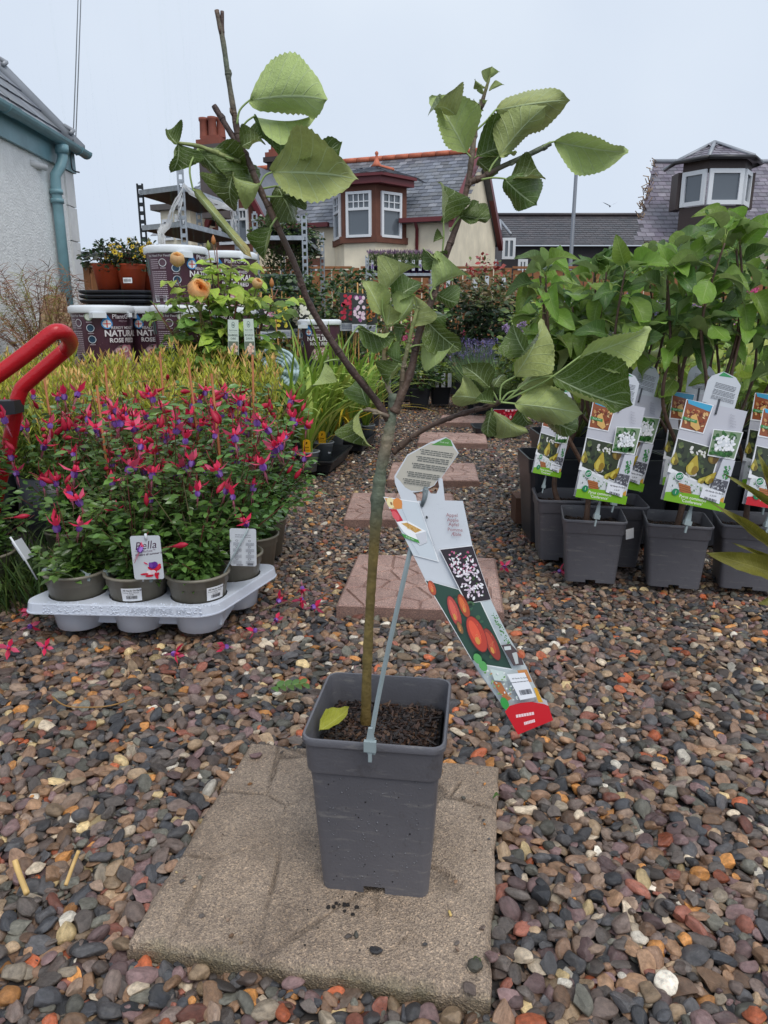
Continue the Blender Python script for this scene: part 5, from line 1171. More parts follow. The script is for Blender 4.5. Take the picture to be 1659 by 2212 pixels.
pear_tree(*pa_[2], 'tree in the grey pot cut by the right edge, pale chips on its compost', 3, 3, .98, 74, (.0, .02))
pear_tree(*pa_[3], 'pear tree in the grey pot farthest left, set half behind another', 4, 3, .90, 72, (-.05, .05))
pear_tree(*pa_[4], 'pear tree in the shaded grey pot squeezed between the two front pots', 8, 3, .95, 70, (.02, .04))
for i, (x, y, tp, lab) in enumerate(((1.02, 2.62, 1.06, 'pear tree in the second row behind the first full label'), (1.26, 2.60, 1.12, 'pear tree in the second row under the white bay dormer'), (.82, 2.72, 1.02, 'pear tree at the left end of the second row, nearest the dark hedge'), (1.46, 2.5, 1.12, 'pear tree in the second row at the right edge'))):
    pear_tree(Vector((x, y, 0)), .1 * i, 1.2, lab, 20 + i, 4, tp - .055, 78, spread=.17, sizes=(.070, .112))

# labels of the pear trees: card with pictures
def lab6(l): 
    out = []
    for x, y in l:
        dx, dy = x - 1005, y - 190; det = 493 * 810 + 215 * 82; u = (dx * 810 + 215 * dy) / det; v = (493 * dy - 82 * dx) / det; out.append((u * .135, -v * .226))
    return out
def pear_label_meshes(foot, words):
    out = [(0, 0)] + lab6([(1220, 228), (1128, 205), (1172, 40), (1205, 2), (1300, -34), (1400, 8), (1442, 72), (1392, 252)]) + [(.135, 0), (.135, -.226), (0, -.226)]
    mb = MB(); lp = [[Vector((x, y, 0)) for x, y in out]]; tr = tessellate_polygon(lp); n = len(out)
    mb.add([(x, y, 0) for x, y in out], [tuple(t) for t in tr]); mb.add([(x, y, -.0008) for x, y in out], [tuple(t[::-1]) for t in tr]); mb.add([(x, y, z) for z in (0, -.0008) for x, y in out], [(i, (i + 1) % n, n + (i + 1) % n, n + i) for i in range(n)])
    card = mb.mesh('card', LABELW); pr = Print(lambda x, y, l: (x, y, l), .00018); rp = random.Random(4); q6 = lambda *l: lab6(l); dx = (1, .0); W_ = srgb(240, 241, 243)
    pr.rect(0, -.226, .135, 0, srgb(198, 198, 206)); pr.poly(q6((1300, -30), (1382, 12), (1260, 0)), srgb(62, 150, 92))
    pr.k += 1
    for (x, y, w, n_) in ((1240, 50, 180, 4), (1222, 100, 190, 4), (1205, 148, 200, 3)):
        a = lab6([(x, y)])[0]; pr.lines(a[0], a[1], a[0] + w * .00026, n_, .0031, .0012, srgb(120, 122, 128), rp, (.99, -.06), (-.1, -.99))
    # food picture
    pr.poly(q6((998, 192), (1222, 230), (1140, 462), (940, 425)), W_); F4_ = q6((1003, 196), (1212, 236), (1134, 452), (955, 415)); pr.poly(F4_, srgb(150, 84, 50)); pr.poly(q6((1008, 192), (1212, 236), (1190, 285), (1015, 225)), srgb(70, 168, 206))
    def scat(q, n_, cols, r0, r1, s0=.06, s1=.94, t0=.06, t1=.94):
        for i in range(n_):
            s, t = rp.uniform(s0, s1), rp.uniform(t0, t1); x, y = [(q[0][k] * (1 - s) + q[1][k] * s) * (1 - t) + (q[3][k] * (1 - s) + q[2][k] * s) * t for k in (0, 1)]; pr.ell(x, y, rp.uniform(r0, r1), rp.uniform(r0, r1) * .65, srgb(*rp.choice(cols)), rp.uniform(0, 180), 7, False)
            if i % 10 == 9: pr.k += 1
        pr.k += 1
    scat(F4_, 60, [(206, 150, 92), (226, 180, 120), (150, 70, 40), (120, 56, 36), (236, 204, 150)], .002, .005, .1, .9, .3, .8); pr.poly(q6((1030, 330), (1075, 300), (1110, 420), (1080, 440), (1030, 400)), srgb(224, 178, 104)); pr.poly(q6((970, 325), (1085, 355), (1080, 380), (965, 350)), srgb(64, 140, 70)); pr.text('Fruit me!', *lab6([(985, 350)])[0], .006, srgb(225, 238, 225), (1, -.02))
    pr.ell(*lab6([(1232, 296)])[0], .0016, .0016, srgb(50, 50, 54))
    for k, w in enumerate(('Peer', 'Pear', 'Birne', 'Poire', 'P\u00e6re')): pr.text(w, *lab6([(1350, 310 + k * 22)])[0], .0062, srgb(168, 168, 178), (1, -.03))
    # blossom, pears
    P4 = q6((925, 505), (1270, 585), (1185, 885), (835, 770)); pr.poly(q6((920, 498), (1280, 582), (1190, 892), (840, 772)), W_); P4 = q6((925, 505), (1268, 588), (1182, 878), (872, 745)); pr.poly(P4, srgb(58, 66, 48)); scat(P4, 36, [(84, 100, 60), (50, 58, 44), (108, 120, 70), (70, 84, 56), (40, 44, 38)], .004, .009)
    scat(P4, 9, [(228, 226, 220)], .003, .005, .3, .7, .05, .3); scat(P4, 8, [(212, 208, 200)], .004, .007, .4, .7, .8, .94)
    def pear(cx, cy, sc_, a, c=(186, 164, 62), h=(206, 188, 86)):
        o = lab6([(cx, cy)])[0]; pt = []
        for i in range(26):
            t = 6.283 * i / 26; rr_ = .0125 * (1 + .0 * t) * sc_; y = math.sin(t); x = math.cos(t); wd_ = 1 if y < 0 else 1 - .62 * y ** .8
            X, Y_ = x * rr_ * wd_, (y * rr_ * (1.15 if y < 0 else 2.1)); pt.append((o[0] + X * math.cos(R(a)) - Y_ * math.sin(R(a)), o[1] + X * math.sin(R(a)) + Y_ * math.cos(R(a))))
        pr.poly(pt, srgb(*c)); pr.ell(o[0] - .004 * sc_, o[1], .005 * sc_, .011 * sc_, srgb(*h), a); pr.ell(o[0] + .005 * sc_, o[1] - .004 * sc_, .006 * sc_, .009 * sc_, srgb(int(c[0] * .78), int(c[1] * .72), int(c[2] * .7)), a)
    pear(1215, 650, .95, 10, (126, 104, 48), (150, 128, 60)); pear(895, 680, .7, 6, (150, 140, 60)); pear(1042, 735, 1.12, -4); pear(1112, 838, .55, -38, (176, 168, 66)); pear(1180, 822, .78, -30, (176, 156, 52))
    pr.poly(q6((1208, 418), (1452, 436), (1384, 662), (1160, 632)), W_); B4_ = q6((1213, 425), (1440, 442), (1377, 650), (1168, 624)); pr.poly(B4_, srgb(128, 150, 118)); scat(B4_, 34, [(54, 104, 48), (72, 120, 60), (206, 214, 200), (44, 84, 44)], .003, .007); scat(B4_, 60, [(244, 245, 247), (226, 230, 234), (250, 250, 252)], .0028, .0055, .15, .85, .22, .76); scat(B4_, 12, [(48, 98, 46), (66, 120, 58)], .004, .007, .12, .9, .84, .95)
    # garden picture along the foot
    GQ_ = q6((1262, 650), (1388, 668), (1290, 1020), (1210, 880)); pr.poly(q6((1283, 655), (1385, 665), (1272, 1080), (1190, 1010), (1192, 890)), srgb(206, 208, 216)); scat(q6((1300, 700), (1350, 705), (1330, 830), (1275, 810)), 46, [(70, 140, 80), (96, 164, 100), (56, 116, 66)], .0012, .003)
    pr.poly(q6((1212, 810), (1330, 835), (1300, 930), (1200, 890)), srgb(92, 92, 100)); scat(q6((1212, 810), (1330, 835), (1300, 930), (1200, 890)), 30, [(206, 208, 214), (60, 60, 66), (150, 154, 160)], .001, .003)
    pr.poly(q6((845, 785), (880, 775), (1190, 895), (1290, 930), (1265, 1085), (1000, 965), (805, 940)), srgb(214, 218, 220)); scat(q6((850, 790), (1190, 900), (1180, 985), (815, 930)), 60, [(232, 236, 238), (150, 178, 140), (112, 150, 110), (196, 206, 200), (120, 128, 128)], .001, .0034); pr.poly(q6((915, 855), (1010, 880), (1025, 960), (925, 925)), srgb(176, 108, 60))
    for k in range(4): a = lab6([(916 + k * 3, 872 + k * 18), (1012 + k * 4, 898 + k * 18)]); pr.poly([a[0], a[1], (a[1][0], a[1][1] - .0008), (a[0][0], a[0][1] - .0008)], srgb(96, 60, 40), up=False)
    pr.k += 1; pr.poly(q6((1220, 1000), (1290, 960), (1275, 1085), (1235, 1050)), srgb(214, 160, 66))
    # coloured foot with curved top
    n_ = 10; ft = [(.135 * i / n_, -.226 + .016 + .010 * math.sin(math.pi * (.10 + .80 * i / n_))) for i in range(n_ + 1)]; pr.poly(ft + [(.135, -.226), (0, -.226)], srgb(*foot))
    tcol = srgb(240, 246, 226); pr.text(words[0], .062, -.2125, .0092, tcol, (1, .0), (0, 1), 'CENTER', .012); pr.text(words[1], .062, -.2215, .0092, tcol, (1, .0), (0, 1), 'CENTER', .012)
    for (x, y, rr_) in ((922, 803, .0098), (887, 930, .0078)):
        o = lab6([(x, y)])[0]; pr.ell(*o, rr_, rr_, W_ if rr_ > .009 else srgb(36, 132, 84), 0, 18); pr.ell(*o, rr_ * .86, rr_ * .86, srgb(36, 132, 84), 0, 18)
        if rr_ > .009:
            for k in (-1, 0, 1): pr.ell(o[0] + k * .0028, o[1] + k * .0014, .0028, .0034, W_, -20, 12); pr.ell(o[0] + k * .0028, o[1] + k * .0014, .0018, .0024, srgb(36, 132, 84), -20, 12)
        else: pr.text('I', o[0] - .001, o[1] - .0035, .010, W_)
    pr.poly(q6((1112, 880), (1268, 918), (1245, 1016), (1085, 965)), srgb(234, 236, 242)); a = lab6([(1128, 915)])[0]; pr.text('All Hands On Earth', a[0], a[1], .0052, srgb(60, 62, 70), (1, -.02), (0, 1), 'LEFT', .02); pr.lines(*lab6([(1118, 934)])[0], lab6([(1250, 0)])[0][0], 1, .003, .0011, srgb(110, 112, 120), rp, (1, -.03), (0, -1)); pr.text('\u00a3 26.99', *lab6([(1165, 953)])[0], .0048, srgb(60, 62, 70))
    a = lab6([(1122, 958)])[0]
    for k in range(26): w = rp.choice([.0003, .0005, .0008]); pr.rect(a[0] + k * .00112, a[1] - .0062 - k * .0001, a[0] + k * .00112 + w, a[1] - k * .0001, srgb(66, 68, 76), up=False)
    pr.k += 1
    prm = pr.mb.mesh('printing', PRINT)
    mb = MB(); mb.box(.0705, .0755, -.262, .012, -.0055, -.0015); mb.prism([(.0665, -.262), (.0795, -.262), (.076, -.238), (.070, -.238)], -.007, -.0012); mb.box(.065, .081, -.272, -.262, -.008, .003); mb.box(.071, .0750, -.290, -.272, -.004, .001); st = mb.mesh('stake', CLEARP)
    mb = MB(); mb.box(.0665, .0705, -.02, .014, .0004, .0022); hk = mb.mesh('hook', mat('dark_clip', srgb(72, 76, 82), .4)); return card, prm, st, hk
GREENL = pear_label_meshes((122, 178, 40), ("Pyrus communis", "'Conference'")); REDL = pear_label_meshes((200, 30, 44), ("Malus domestica", "'"))
def pear_label(TL, TR, BL, Yt, Yb, label, meshes=None, group='picture labels of the pear trees'):
    meshes = meshes or GREENL; a, bq, c = P(*TL, Yt), P(*TR, Yt + .0), P(*BL, Yb); x = bq - a; s = x.length / .135; h = (c - a).length / .226
    M = frame(a - c, (bq - a).cross(a - c)); T_ = thing('plant_label', label, 'plant label', a, 0, group); T_.rotation_euler = M.to_euler(); T_.scale = (s, h, (s + h) / 2)
    for nm, me in zip(('card', 'printing', 'stake', 'hook'), meshes): link(nm, me, T_)
    return T_
pear_label((1283, 863), (1395, 875), (1239, 1071), 1.90, 1.885, 'green footed pear label hanging in front of the pot nearest the path')
pear_label((1484, 862), (1616, 883), (1427, 1078), 1.88, 1.855, 'green footed pear label over the wide front pot, picture of pears fully in view')
pear_label((1330, 840), (1436, 858), (1280, 1040), 2.10, 2.07, 'pear label half hidden behind the label nearest the path')
pear_label((1454, 846), (1560, 862), (1425, 1046), 2.10, 2.07, 'pear label whose left edge peeks out behind the fully visible one')
pear_label((1180, 880), (1222, 925), (1148, 1020), 2.02, 2.0, 'narrow angled pear label on the pot farthest left')
pear_label((1632, 848), (1752, 866), (1594, 1050), 2.02, 2.0, 'label with green foot behind the red footed one at the right edge')
pear_label((1650, 882), (1772, 902), (1603, 1088), 1.90, 1.87, 'red footed label at the right edge of the photo', REDL)
# sticker on the shaded pot
a = P(1358, 1152, 2.10); mb = MB(); mb.add([P(1352, 1144, 2.09), P(1369, 1140, 2.09), P(1369, 1162, 2.09), P(1352, 1166, 2.09)], [(0, 3, 2, 1)]); tag(mb.build('price_sticker', PAPER, None, P(1360, 1155, 2.09), P(1360, 1155, 2.09)), 'torn white price sticker on the shaded pot between the two front pots', 'sticker')
# bronze leaved branch reaching in at the right edge
BRZ = leafmat('bronze_leaf', srgb(120, 118, 44), srgb(140, 134, 84), 0.35, True, .25, .1, True, srgb(150, 146, 72), nv=12); bm_ = [leaf_mesh('bronze_leaf', BRZ, 14, 4, w, 1, .03, c, k, .04, 60 + i, .6) for i, (w, c, k) in enumerate(((.26, .5, .5), (.20, .7, .9), (.34, .35, .3)))]
BB = G(1745, 1330, -.01); Bz = thing('bronze_leaved_shrub', 'narrow bronze green leaves reaching in at the right edge in front of a grey pot', 'shrub', BB)
mb = MB(); mb.tube(smooth_path([BB, P(1730, 1230, 1.5), P(1700, 1150, 1.45), P(1668, 1075, 1.45), P(1650, 1010, 1.5)], 5), .004, 6, 0, srgb(120, 84, 60)); mb.build('stem', STEMR, Bz, BB)
for (b_, t_, w, Yb, Yt, sd, v, rl) in (((1672, 1096), (1592, 1034), 24, 1.46, 1.42, 't', 1, 10), ((1668, 1186), (1563, 1092), 26, 1.46, 1.42, 't', 0, 20), ((1668, 1206), (1601, 1180), 16, 1.45, 1.42, 't', 1, 0), ((1676, 1240), (1551, 1196), 46, 1.45, 1.40, 't', 2, 15), ((1676, 1060), (1640, 985), 20, 1.46, 1.46, 't', 0, 0), ((1690, 1290), (1655, 1300), 30, 1.46, 1.40, 't', 2, 0)):
    ob = A(b_, t_, w / .3, Yb, Yt, sd, rl, bm_[v], base0=BB, parent=Bz); 
# ---------------------------------------------------------------- plant builders
FL = leafmat('fuchsia_leaf', srgb(90, 124, 62), srgb(120, 148, 94), 0.24, False, .16, .0, True)
GL_ = leafmat('garden_leaf', (1, 1, 1), (1, 1, 1), 0.36, False, .22, .0, True)
STEM_RED = srgb(112, 58, 52)
leafT = ([(0, 0, 0), (-.30, .35, .05), (.30, .35, .05), (0, .38, -.01), (-.24, .7, .02), (.24, .7, .02), (0, .72, -.03), (0, 1, -.09)], [(0, 3, 1), (0, 2, 3), (1, 3, 6, 4), (3, 2, 5, 6), (4, 6, 7), (6, 5, 7)])
needT = ([(0, 0, 0), (-.07, .3, .01), (.07, .3, .01), (0, 1, 0)], [(0, 2, 3, 1)])
def leaf_cloud(mb, pts, dirs, sizes, cols, r, up=.8, jit=.5, tmpl=leafT, sx=1.0):
    n = len(pts); Z = np.array([[r.gauss(0, jit), r.gauss(0, jit) - .15, up + r.gauss(0, jit * .5)] for _ in range(n)]); scatter(mb, tmpl[0], tmpl[1], frames_np(np.array(dirs), Z, np.array(sizes), sx), np.array(pts), np.array(cols))
def shrub(name, label, cat, loc, rx, ry, z0, z1, n, size, cols, seed, group=None, flowers=None, stems=6, stemcol=STEM_RED, mat_=None, shell=.55, droop=.1, kindf='stuff', topc=None, leaf_obj=None, sx=1.0):
    """leafy plant filling an ellipsoid; flowers = (mesh list, count, scale range, zmin fraction)"""
    r = random.Random(seed); T_ = thing(name, label, cat, loc, 0, group); mb = MB(); pts = []; dirs = []; sz = []; cc = []; zc, hz = (z0 + z1) / 2, (z1 - z0) / 2; tufts = []
    for i in range(max(6, n // 7)):
        while True:
            p = Vector((r.uniform(-1, 1), r.uniform(-1, 1), r.uniform(-1, 1)))
            if p.length < 1 and p.length > shell * r.random(): break
        tufts.append(p)
    for i in range(n):
        t = tufts[i % len(tufts)]; p = t + Vector((r.gauss(0, .09), r.gauss(0, .09), r.gauss(0, .09))); d = Vector((p.x, p.y, p.z * .4)) + Vector((r.gauss(0, .6), r.gauss(0, .6), r.gauss(0, .3) - droop)); pts.append((p.x * rx, p.y * ry, zc + p.z * hz)); dirs.append(tuple(d)); sz.append(size * r.uniform(.55, 1.25)); c = r.choice(cols); k = r.uniform(.72, 1.25)
        if topc and p.z > .45 and r.random() < .7: c = r.choice(topc)
        cc.append((c[0] * k, c[1] * k, c[2] * k))
    leaf_cloud(mb, pts, dirs, sz, cc, r, sx=sx); o = mb.build('foliage', mat_ or GL_, T_, kind='stuff')
    if stems:
        mb = MB()
        for i in range(stems):
            t = r.choice(tufts); mb.tube(smooth_path([(r.uniform(-.02, .02), r.uniform(-.02, .02), max(0, z0 - .05)), (t.x * rx * .4, t.y * ry * .4, zc + t.z * hz * .3), (t.x * rx, t.y * ry, zc + t.z * hz)], 3), [.003 * (1 + size * 8), ] * 6 + [.0012], 4, 0, stemcol)
        mb.build('stems', STEMR, T_, kind='stuff')
    if flowers:
        ms, cnt, (s0, s1), zf = flowers
        for i in range(cnt):
            az = r.uniform(0, 6.283); u = r.uniform(zf, 1); rr_ = math.sqrt(max(0.05, 1 - (u * 2 - 1) ** 2)) * r.uniform(.85, 1.1)
            if math.sin(az) > .45 and r.random() < .8: az = -az
            f = link('flower', r.choice(ms), T_, (math.cos(az) * rx * rr_, math.sin(az) * ry * rr_, z0 + (z1 - z0) * u)); s = r.uniform(s0, s1); f.scale = (s, s, s); f.rotation_euler = (r.gauss(0, .35), r.gauss(0, .35), r.gauss(0, .7))
    return T_
def round_pot(name, m, rt, rb, h, lip=.006, n=22):
    mb = MB(); mb.lathe([(0.001, .004), (rb * .8, .004), (rb * .82, 0), (rb, 0), (rt - .003, h - h * .22), (rt, h - h * .21), (rt, h - .008), (rt + lip, h - .006), (rt + lip, h), (rt - .001, h), (rt - .004, h - .012), (rt - .008, h * .80), (0.001, h * .80)], n); return mb.mesh(name, m)
TAUPEPOT = round_pot('pot', TAUPE, .0745, .056, .128); 
def soil_disc(r_, z, seed):
    mb = MB(); rr_ = random.Random(seed); n = 14; V = [(0, 0, z + .004)] + [(r_ * math.cos(6.283 * i / n), r_ * math.sin(6.283 * i / n), z + rr_.uniform(-.002, .003)) for i in range(n)]; mb.add(V, [(0, 1 + i, 1 + (i + 1) % n) for i in range(n)], 0)
    for i in range(26):
        a, q = rr_.uniform(0, 6.28), r_ * math.sqrt(rr_.random()) * .92; k = rr_.uniform(.6, 1.2); c = rr_.choice([srgb(70, 52, 42), srgb(96, 70, 52), srgb(50, 40, 36)]); M = Matrix.Translation((q * math.cos(a), q * math.sin(a), z + .004)) @ Euler((rr_.gauss(0, .3), rr_.gauss(0, .3), a)).to_matrix().to_4x4(); mb.prism([(-.006, -.002), (.006, -.002), (.005, .002), (-.005, .002)], -.001, .001, 1, (c[0] * k, c[1] * k, c[2] * k), M)
    return mb.mesh('compost', [SOIL, CHIP])
SOILD = soil_disc(.065, .103, 3)
# ---- fuchsia flowers
def fuchsia(seed, open_=1.0):
    r = random.Random(seed); mb = MB(); red, red2 = srgb(232, 48, 92), srgb(242, 96, 132); pur, pur2 = srgb(124, 70, 168), srgb(164, 120, 206)
    mb.tube([(0, 0, .026), (.002, 0, .012), (0, 0, 0)], [.0007, .0008, .0022], 5, 0, srgb(150, 60, 60)); mb.tube([(0, 0, 0), (0, 0, -.006), (0, 0, -.013)], [.0022, .0034, .0042], 7, 0, red)
    for k in range(4):
        a = k * math.pi / 2 + r.uniform(-.2, .2); e = open_ * r.uniform(.55, 1.25) - .35; L = r.uniform(.021, .029); o = Vector((math.cos(a), math.sin(a), 0)); s = Vector((-math.sin(a), math.cos(a), 0)); b_ = o * .003 + Vector((0, 0, -.012)); c1 = b_ + o * L * .45 * math.cos(e) + Vector((0, 0, L * .45 * math.sin(e))); c2 = c1 + o * L * .55 * math.cos(e + .35) + Vector((0, 0, L * .55 * math.sin(e + .35)))
        w = .0056; q = r.uniform(.85, 1.15); mb.add([b_ + s * .0025, b_ - s * .0025, c1 + s * w, c1 - s * w, c2, c1 + Vector((0, 0, .0016))], [(0, 1, 5), (0, 5, 2), (1, 3, 5), (2, 5, 4), (5, 3, 4)], 0, tuple(x * q for x in (red if k % 2 else red2)), True)
    for k in range(6):
        a = k * math.pi / 3 + .3; o = Vector((math.cos(a), math.sin(a), 0)); s = Vector((-math.sin(a), math.cos(a), 0)); z = Vector((0, 0, 1)); q = r.uniform(.8, 1.2); c = pur if k % 2 else pur2; mb.add([o * .003 - z * .010 + s * .003, o * .003 - z * .010 - s * .003, o * .0058 - z * .017 + s * .0040, o * .0058 - z * .017 - s * .0040, o * .0044 - z * .0235 + s * .0022, o * .0044 - z * .0235 - s * .0022], [(0, 1, 3, 2), (2, 3, 5, 4)], 0, tuple(x * q for x in c), True)
    for k in range(4): a = k * 1.7; mb.tube([(0, 0, -.02), (.003 * math.cos(a), .003 * math.sin(a), -.038 - .003 * k)], [.0005, .0004], 3, 0, srgb(214, 120, 150)); 
    mb.tube([(0, 0, -.02), (.001, .001, -.050)], [.0006, .0008], 3, 0, srgb(224, 140, 160))
    return mb.mesh('fuchsia_flower', PETAL)
def fbud(seed):
    r = random.Random(seed); mb = MB(); c = srgb(196, 34, 66); mb.tube([(0, 0, .022), (.001, 0, .01), (0, 0, 0)], [.0006, .0007, .0016], 4, 0, srgb(150, 70, 60)); mb.tube([(0, 0, 0), (0, 0, -.006), (0, 0, -.015), (0, 0, -.023), (0, 0, -.029)], [.0018, .003, .0056, .0042, .0006], 8, 0, c); return mb.mesh('fuchsia_bud', PETAL)
FUCH = [fuchsia(1, 1), fuchsia(2, 1.3), fuchsia(3, .7), fuchsia(4, 1.1)]; FBUD = [fbud(1)]
def fuchsia_plant(x, y, H, label, seed, nl=430, nf=10, nb=6, cane=None, z=.024, sway=(0, 0), zlow=.08):
    r = random.Random(seed); T_ = thing('potted_fuchsia', label, 'fuchsia plant', (x, y, z), 0, 'fuchsias standing in trays'); link('pot', TAUPEPOT, T_); o = link('compost', SOILD, T_); o['kind'] = 'stuff'
    mb = MB(); ms = MB(); pts = []; dirs = []; sz = []; cc = []
    for i in range(24):
        az = r.uniform(0, 6.283); rr_ = r.uniform(.03, .15); hh = H * r.uniform(.38, 1.02); e = Vector((math.cos(az) * rr_ + sway[0], math.sin(az) * rr_ + sway[1], hh)); p = smooth_path([(r.uniform(-.02, .02), r.uniform(-.02, .02), .10), (e.x * .35, e.y * .35, .10 + (hh - .1) * .5), tuple(e)], 6); ms.tube(p, list(np.linspace(.0022, .001, len(p))), 4, 0, STEM_RED if i % 2 else srgb(92, 84, 52))
        for k in range(nl // 24):
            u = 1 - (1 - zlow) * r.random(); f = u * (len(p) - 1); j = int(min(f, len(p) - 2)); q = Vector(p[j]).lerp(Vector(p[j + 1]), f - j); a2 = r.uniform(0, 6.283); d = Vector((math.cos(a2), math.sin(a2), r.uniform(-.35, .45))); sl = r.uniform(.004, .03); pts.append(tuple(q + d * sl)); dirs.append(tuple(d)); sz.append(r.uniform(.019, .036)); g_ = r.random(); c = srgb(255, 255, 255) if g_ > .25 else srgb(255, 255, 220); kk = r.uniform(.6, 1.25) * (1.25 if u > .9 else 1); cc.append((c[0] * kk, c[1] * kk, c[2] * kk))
    leaf_cloud(mb, pts, dirs, sz, cc, r, .9, .55, sx=.74); mb.build('foliage', FL, T_, kind='stuff'); ms.build('stems', STEMR, T_, kind='stuff')
    for i in range(nf + nb):
        az = r.uniform(math.pi, 2 * math.pi) if r.random() < .85 else r.uniform(0, 6.28); u = 1 - .42 * r.random() ** 1.1; rr_ = r.uniform(.075, .165); f = link('flower' if i < nf else 'bud', r.choice(FUCH if i < nf else FBUD), T_, (math.cos(az) * rr_ + sway[0] * u, math.sin(az) * rr_ + sway[1] * u, H * u)); s = r.uniform(1.0, 1.55); f.scale = (s, s, s); f.rotation_euler = (r.gauss(0, .28), r.gauss(0, .28), r.uniform(0, 6.28)) if i < nf else (r.gauss(0, .9), r.gauss(0, .9), r.uniform(0, 6.28))
    if cane: mb = MB(); mb.tube([(cane[0] * .3, cane[1], .08), (cane[0], cane[1], cane[2])], [.0036, .0034], 8); mb.build('cane', CANED, T_)
    return T_
# ---- white six-pack tray at the front
TRC = Vector((-.590, 1.775, .004)); TRZ = R(-3); cr_, sr_ = math.cos(TRZ), math.sin(TRZ)
def trp(x, y): return (TRC.x + x * cr_ - y * sr_, TRC.y + x * sr_ + y * cr_)
def cup_tray(name, label, m, nx, ny, pitch, rhole, rb, zt, loc, rz, margin=.014, skirt=.024, group=None, sh=0.0):
    T_ = thing(name, label, 'plant tray', loc, rz, group); hx, hy = nx * pitch / 2 + margin, ny * pitch / 2 + margin; mb = MB(); outer = [(x + sh * y / pitch, y) for x, y in rrect(hx, hy, .045, 6)]; holes = []; cs = [((i - (nx - 1) / 2) * pitch + sh * (j - (ny - 1) / 2), (j - (ny - 1) / 2) * pitch) for j in range(ny) for i in range(nx)]
    for cx, cy in cs: holes.append([(cx + rhole * math.cos(-6.283 * k / 20), cy + rhole * math.sin(-6.283 * k / 20)) for k in range(20)])
    lp = [[Vector((p[0], p[1], 0)) for p in l] for l in [outer] + holes]; tr = tessellate_polygon(lp); flat = [p for l in lp for p in l]; mb.add([(p.x, p.y, zt) for p in flat], [tuple(t) for t in tr])
    rings = [[(x * k, y * k2, z) for x, y in outer] for k, k2, z in ((1, 1, zt), (1.006, 1.009, zt - .003), (1.016, 1.024, zt - skirt), (1.022, 1.034, zt - skirt), (1.022, 1.034, zt - skirt - .003), (1.0, 1.0, zt - skirt - .003))]; V, F = loft(rings, False); mb.add(V, F); o = mb.build('rim', m, T_)
    for i, (cx, cy) in enumerate(cs): q = MB(); q.lathe([(rhole, zt), (rhole - .002, zt - .02), (rb, .002), (rb - .004, 0), (.001, 0)], 20, 0, (1, 1, 1), cx, cy); q.build('cup', m, T_)
    if ny > 1 or nx > 1: q = MB(); q.box(-hx * .8, hx * .8, -hy * .62, hy * .62, .012, zt - .012); q.build('web', m, T_)
    return T_, hx, hy
WT, thx, thy = cup_tray('white_plant_tray', 'wet white plastic tray holding the front fuchsias on the gravel', WTRAY, 3, 2, .155, .070, .057, .086, TRC, TRZ, .005, sh=.05)
mb = MB(); r = random.Random(12); dro = MB(); bm = bmesh.new(); bmesh.ops.create_icosphere(bm, subdivisions=1, radius=1); dv = [tuple(v.co) for v in bm.verts]; df = [tuple(v.index for v in f.verts) for f in bm.faces]; bm.free()
for i in range(620):
    s = r.uniform(.0007, .0021) if r.random() < .8 else r.uniform(.002, .0030)
    if r.random() < .85: x, z = r.uniform(-thx, thx) - .032, r.uniform(.061, .084); y = -thy * (1.0 + .028 * (.086 - z) / .024) - .0008
    elif False: y, z = r.uniform(-thy, thy), r.uniform(.061, .084); x = thx * (1.0 + .018 * (.086 - z) / .024) + .0006
    else: x, y, z = r.uniform(-thx, thx) - .032, -thy + r.uniform(.001, .012), .0865
    if abs(x + .032) > thx - .04 and abs(y) > thy - .04 and z < .086: continue
    dro.add([(x + a * s, y + b_ * s * (.75), z + c * s * .85) for a, b_, c in dv], df, 0, (1, 1, 1), True)
m_, t_n, b_n = nodes('water_drop'); b_n.inputs['Base Color'].default_value = (.66, .70, .78, 1); b_n.inputs['Roughness'].default_value = .04; DROP = m_
dro.build('water_drops', DROP, WT, kind='stuff')
V, F = text_geo('AGRI', 'LEFT', .0); mb = MB(); mb.add([(p[0] * .017 - .012, -thy * 1.018 - .0022, .0675 + p[1] * .017) for p in V], F); V, F = text_geo('PACK 310', 'LEFT', .0); mb.add([(p[0] * .017 + .050, -thy * 1.018 - .0022, .0675 + p[1] * .017) for p in V], F)
for k in range(3): mb.add([(.030 + k * .004, -thy * 1.018 - .0022, .066), (.032 + k * .004, -thy * 1.018 - .0022, .066), (.044 + k * .003, -thy * 1.018 - .0022, .081), (.041 + k * .003, -thy * 1.018 - .0022, .081)], [(0, 1, 2, 3)])
mb.build('embossed_lettering', mat('embossed_plastic', (.50, .54, .62), .3), WT, kind='stuff')
labs = ['fuchsia in the front left taupe pot of the white tray, thin stake beside it', 'fuchsia in the middle front pot of the white tray, price sticker on the pot', 'fuchsia in the right front pot of the white tray, grey stick label leaning over it', 'fuchsia in the back left pot of the white tray', 'fuchsia in the back middle pot of the white tray', 'fuchsia in the back right pot of the white tray beside the label back']
k = 0; canes = [None, None, None, (-.02, 0, .57), None, (-.03, .0, .60)]
for j in range(2):
    for i in range(3):
        x, y = trp((i - 1) * .155 + .05 * (j - .5), (j - .5) * .155); fuchsia_plant(x, y, (.36, .40, .37)[i] if j == 0 else (.50, .52, .53)[i], labs[k], 40 + k, 1300, (5, 0, 4)[i] if j == 0 else 11, (2, 0, 2)[i] if j == 0 else 7, canes[k], zlow=.05, sway=((0, .045), (0, .05), (.01, .05))[i] if j == 0 else (0, 0)); k += 1
pos2 = [(-1.12, 1.92), (-.98, 2.16), (-.83, 2.15), (-.67, 2.14), (-.52, 2.13), (-.40, 2.10), (-.90, 2.36), (-.72, 2.36), (-.54, 2.34), (-.40, 2.30)]
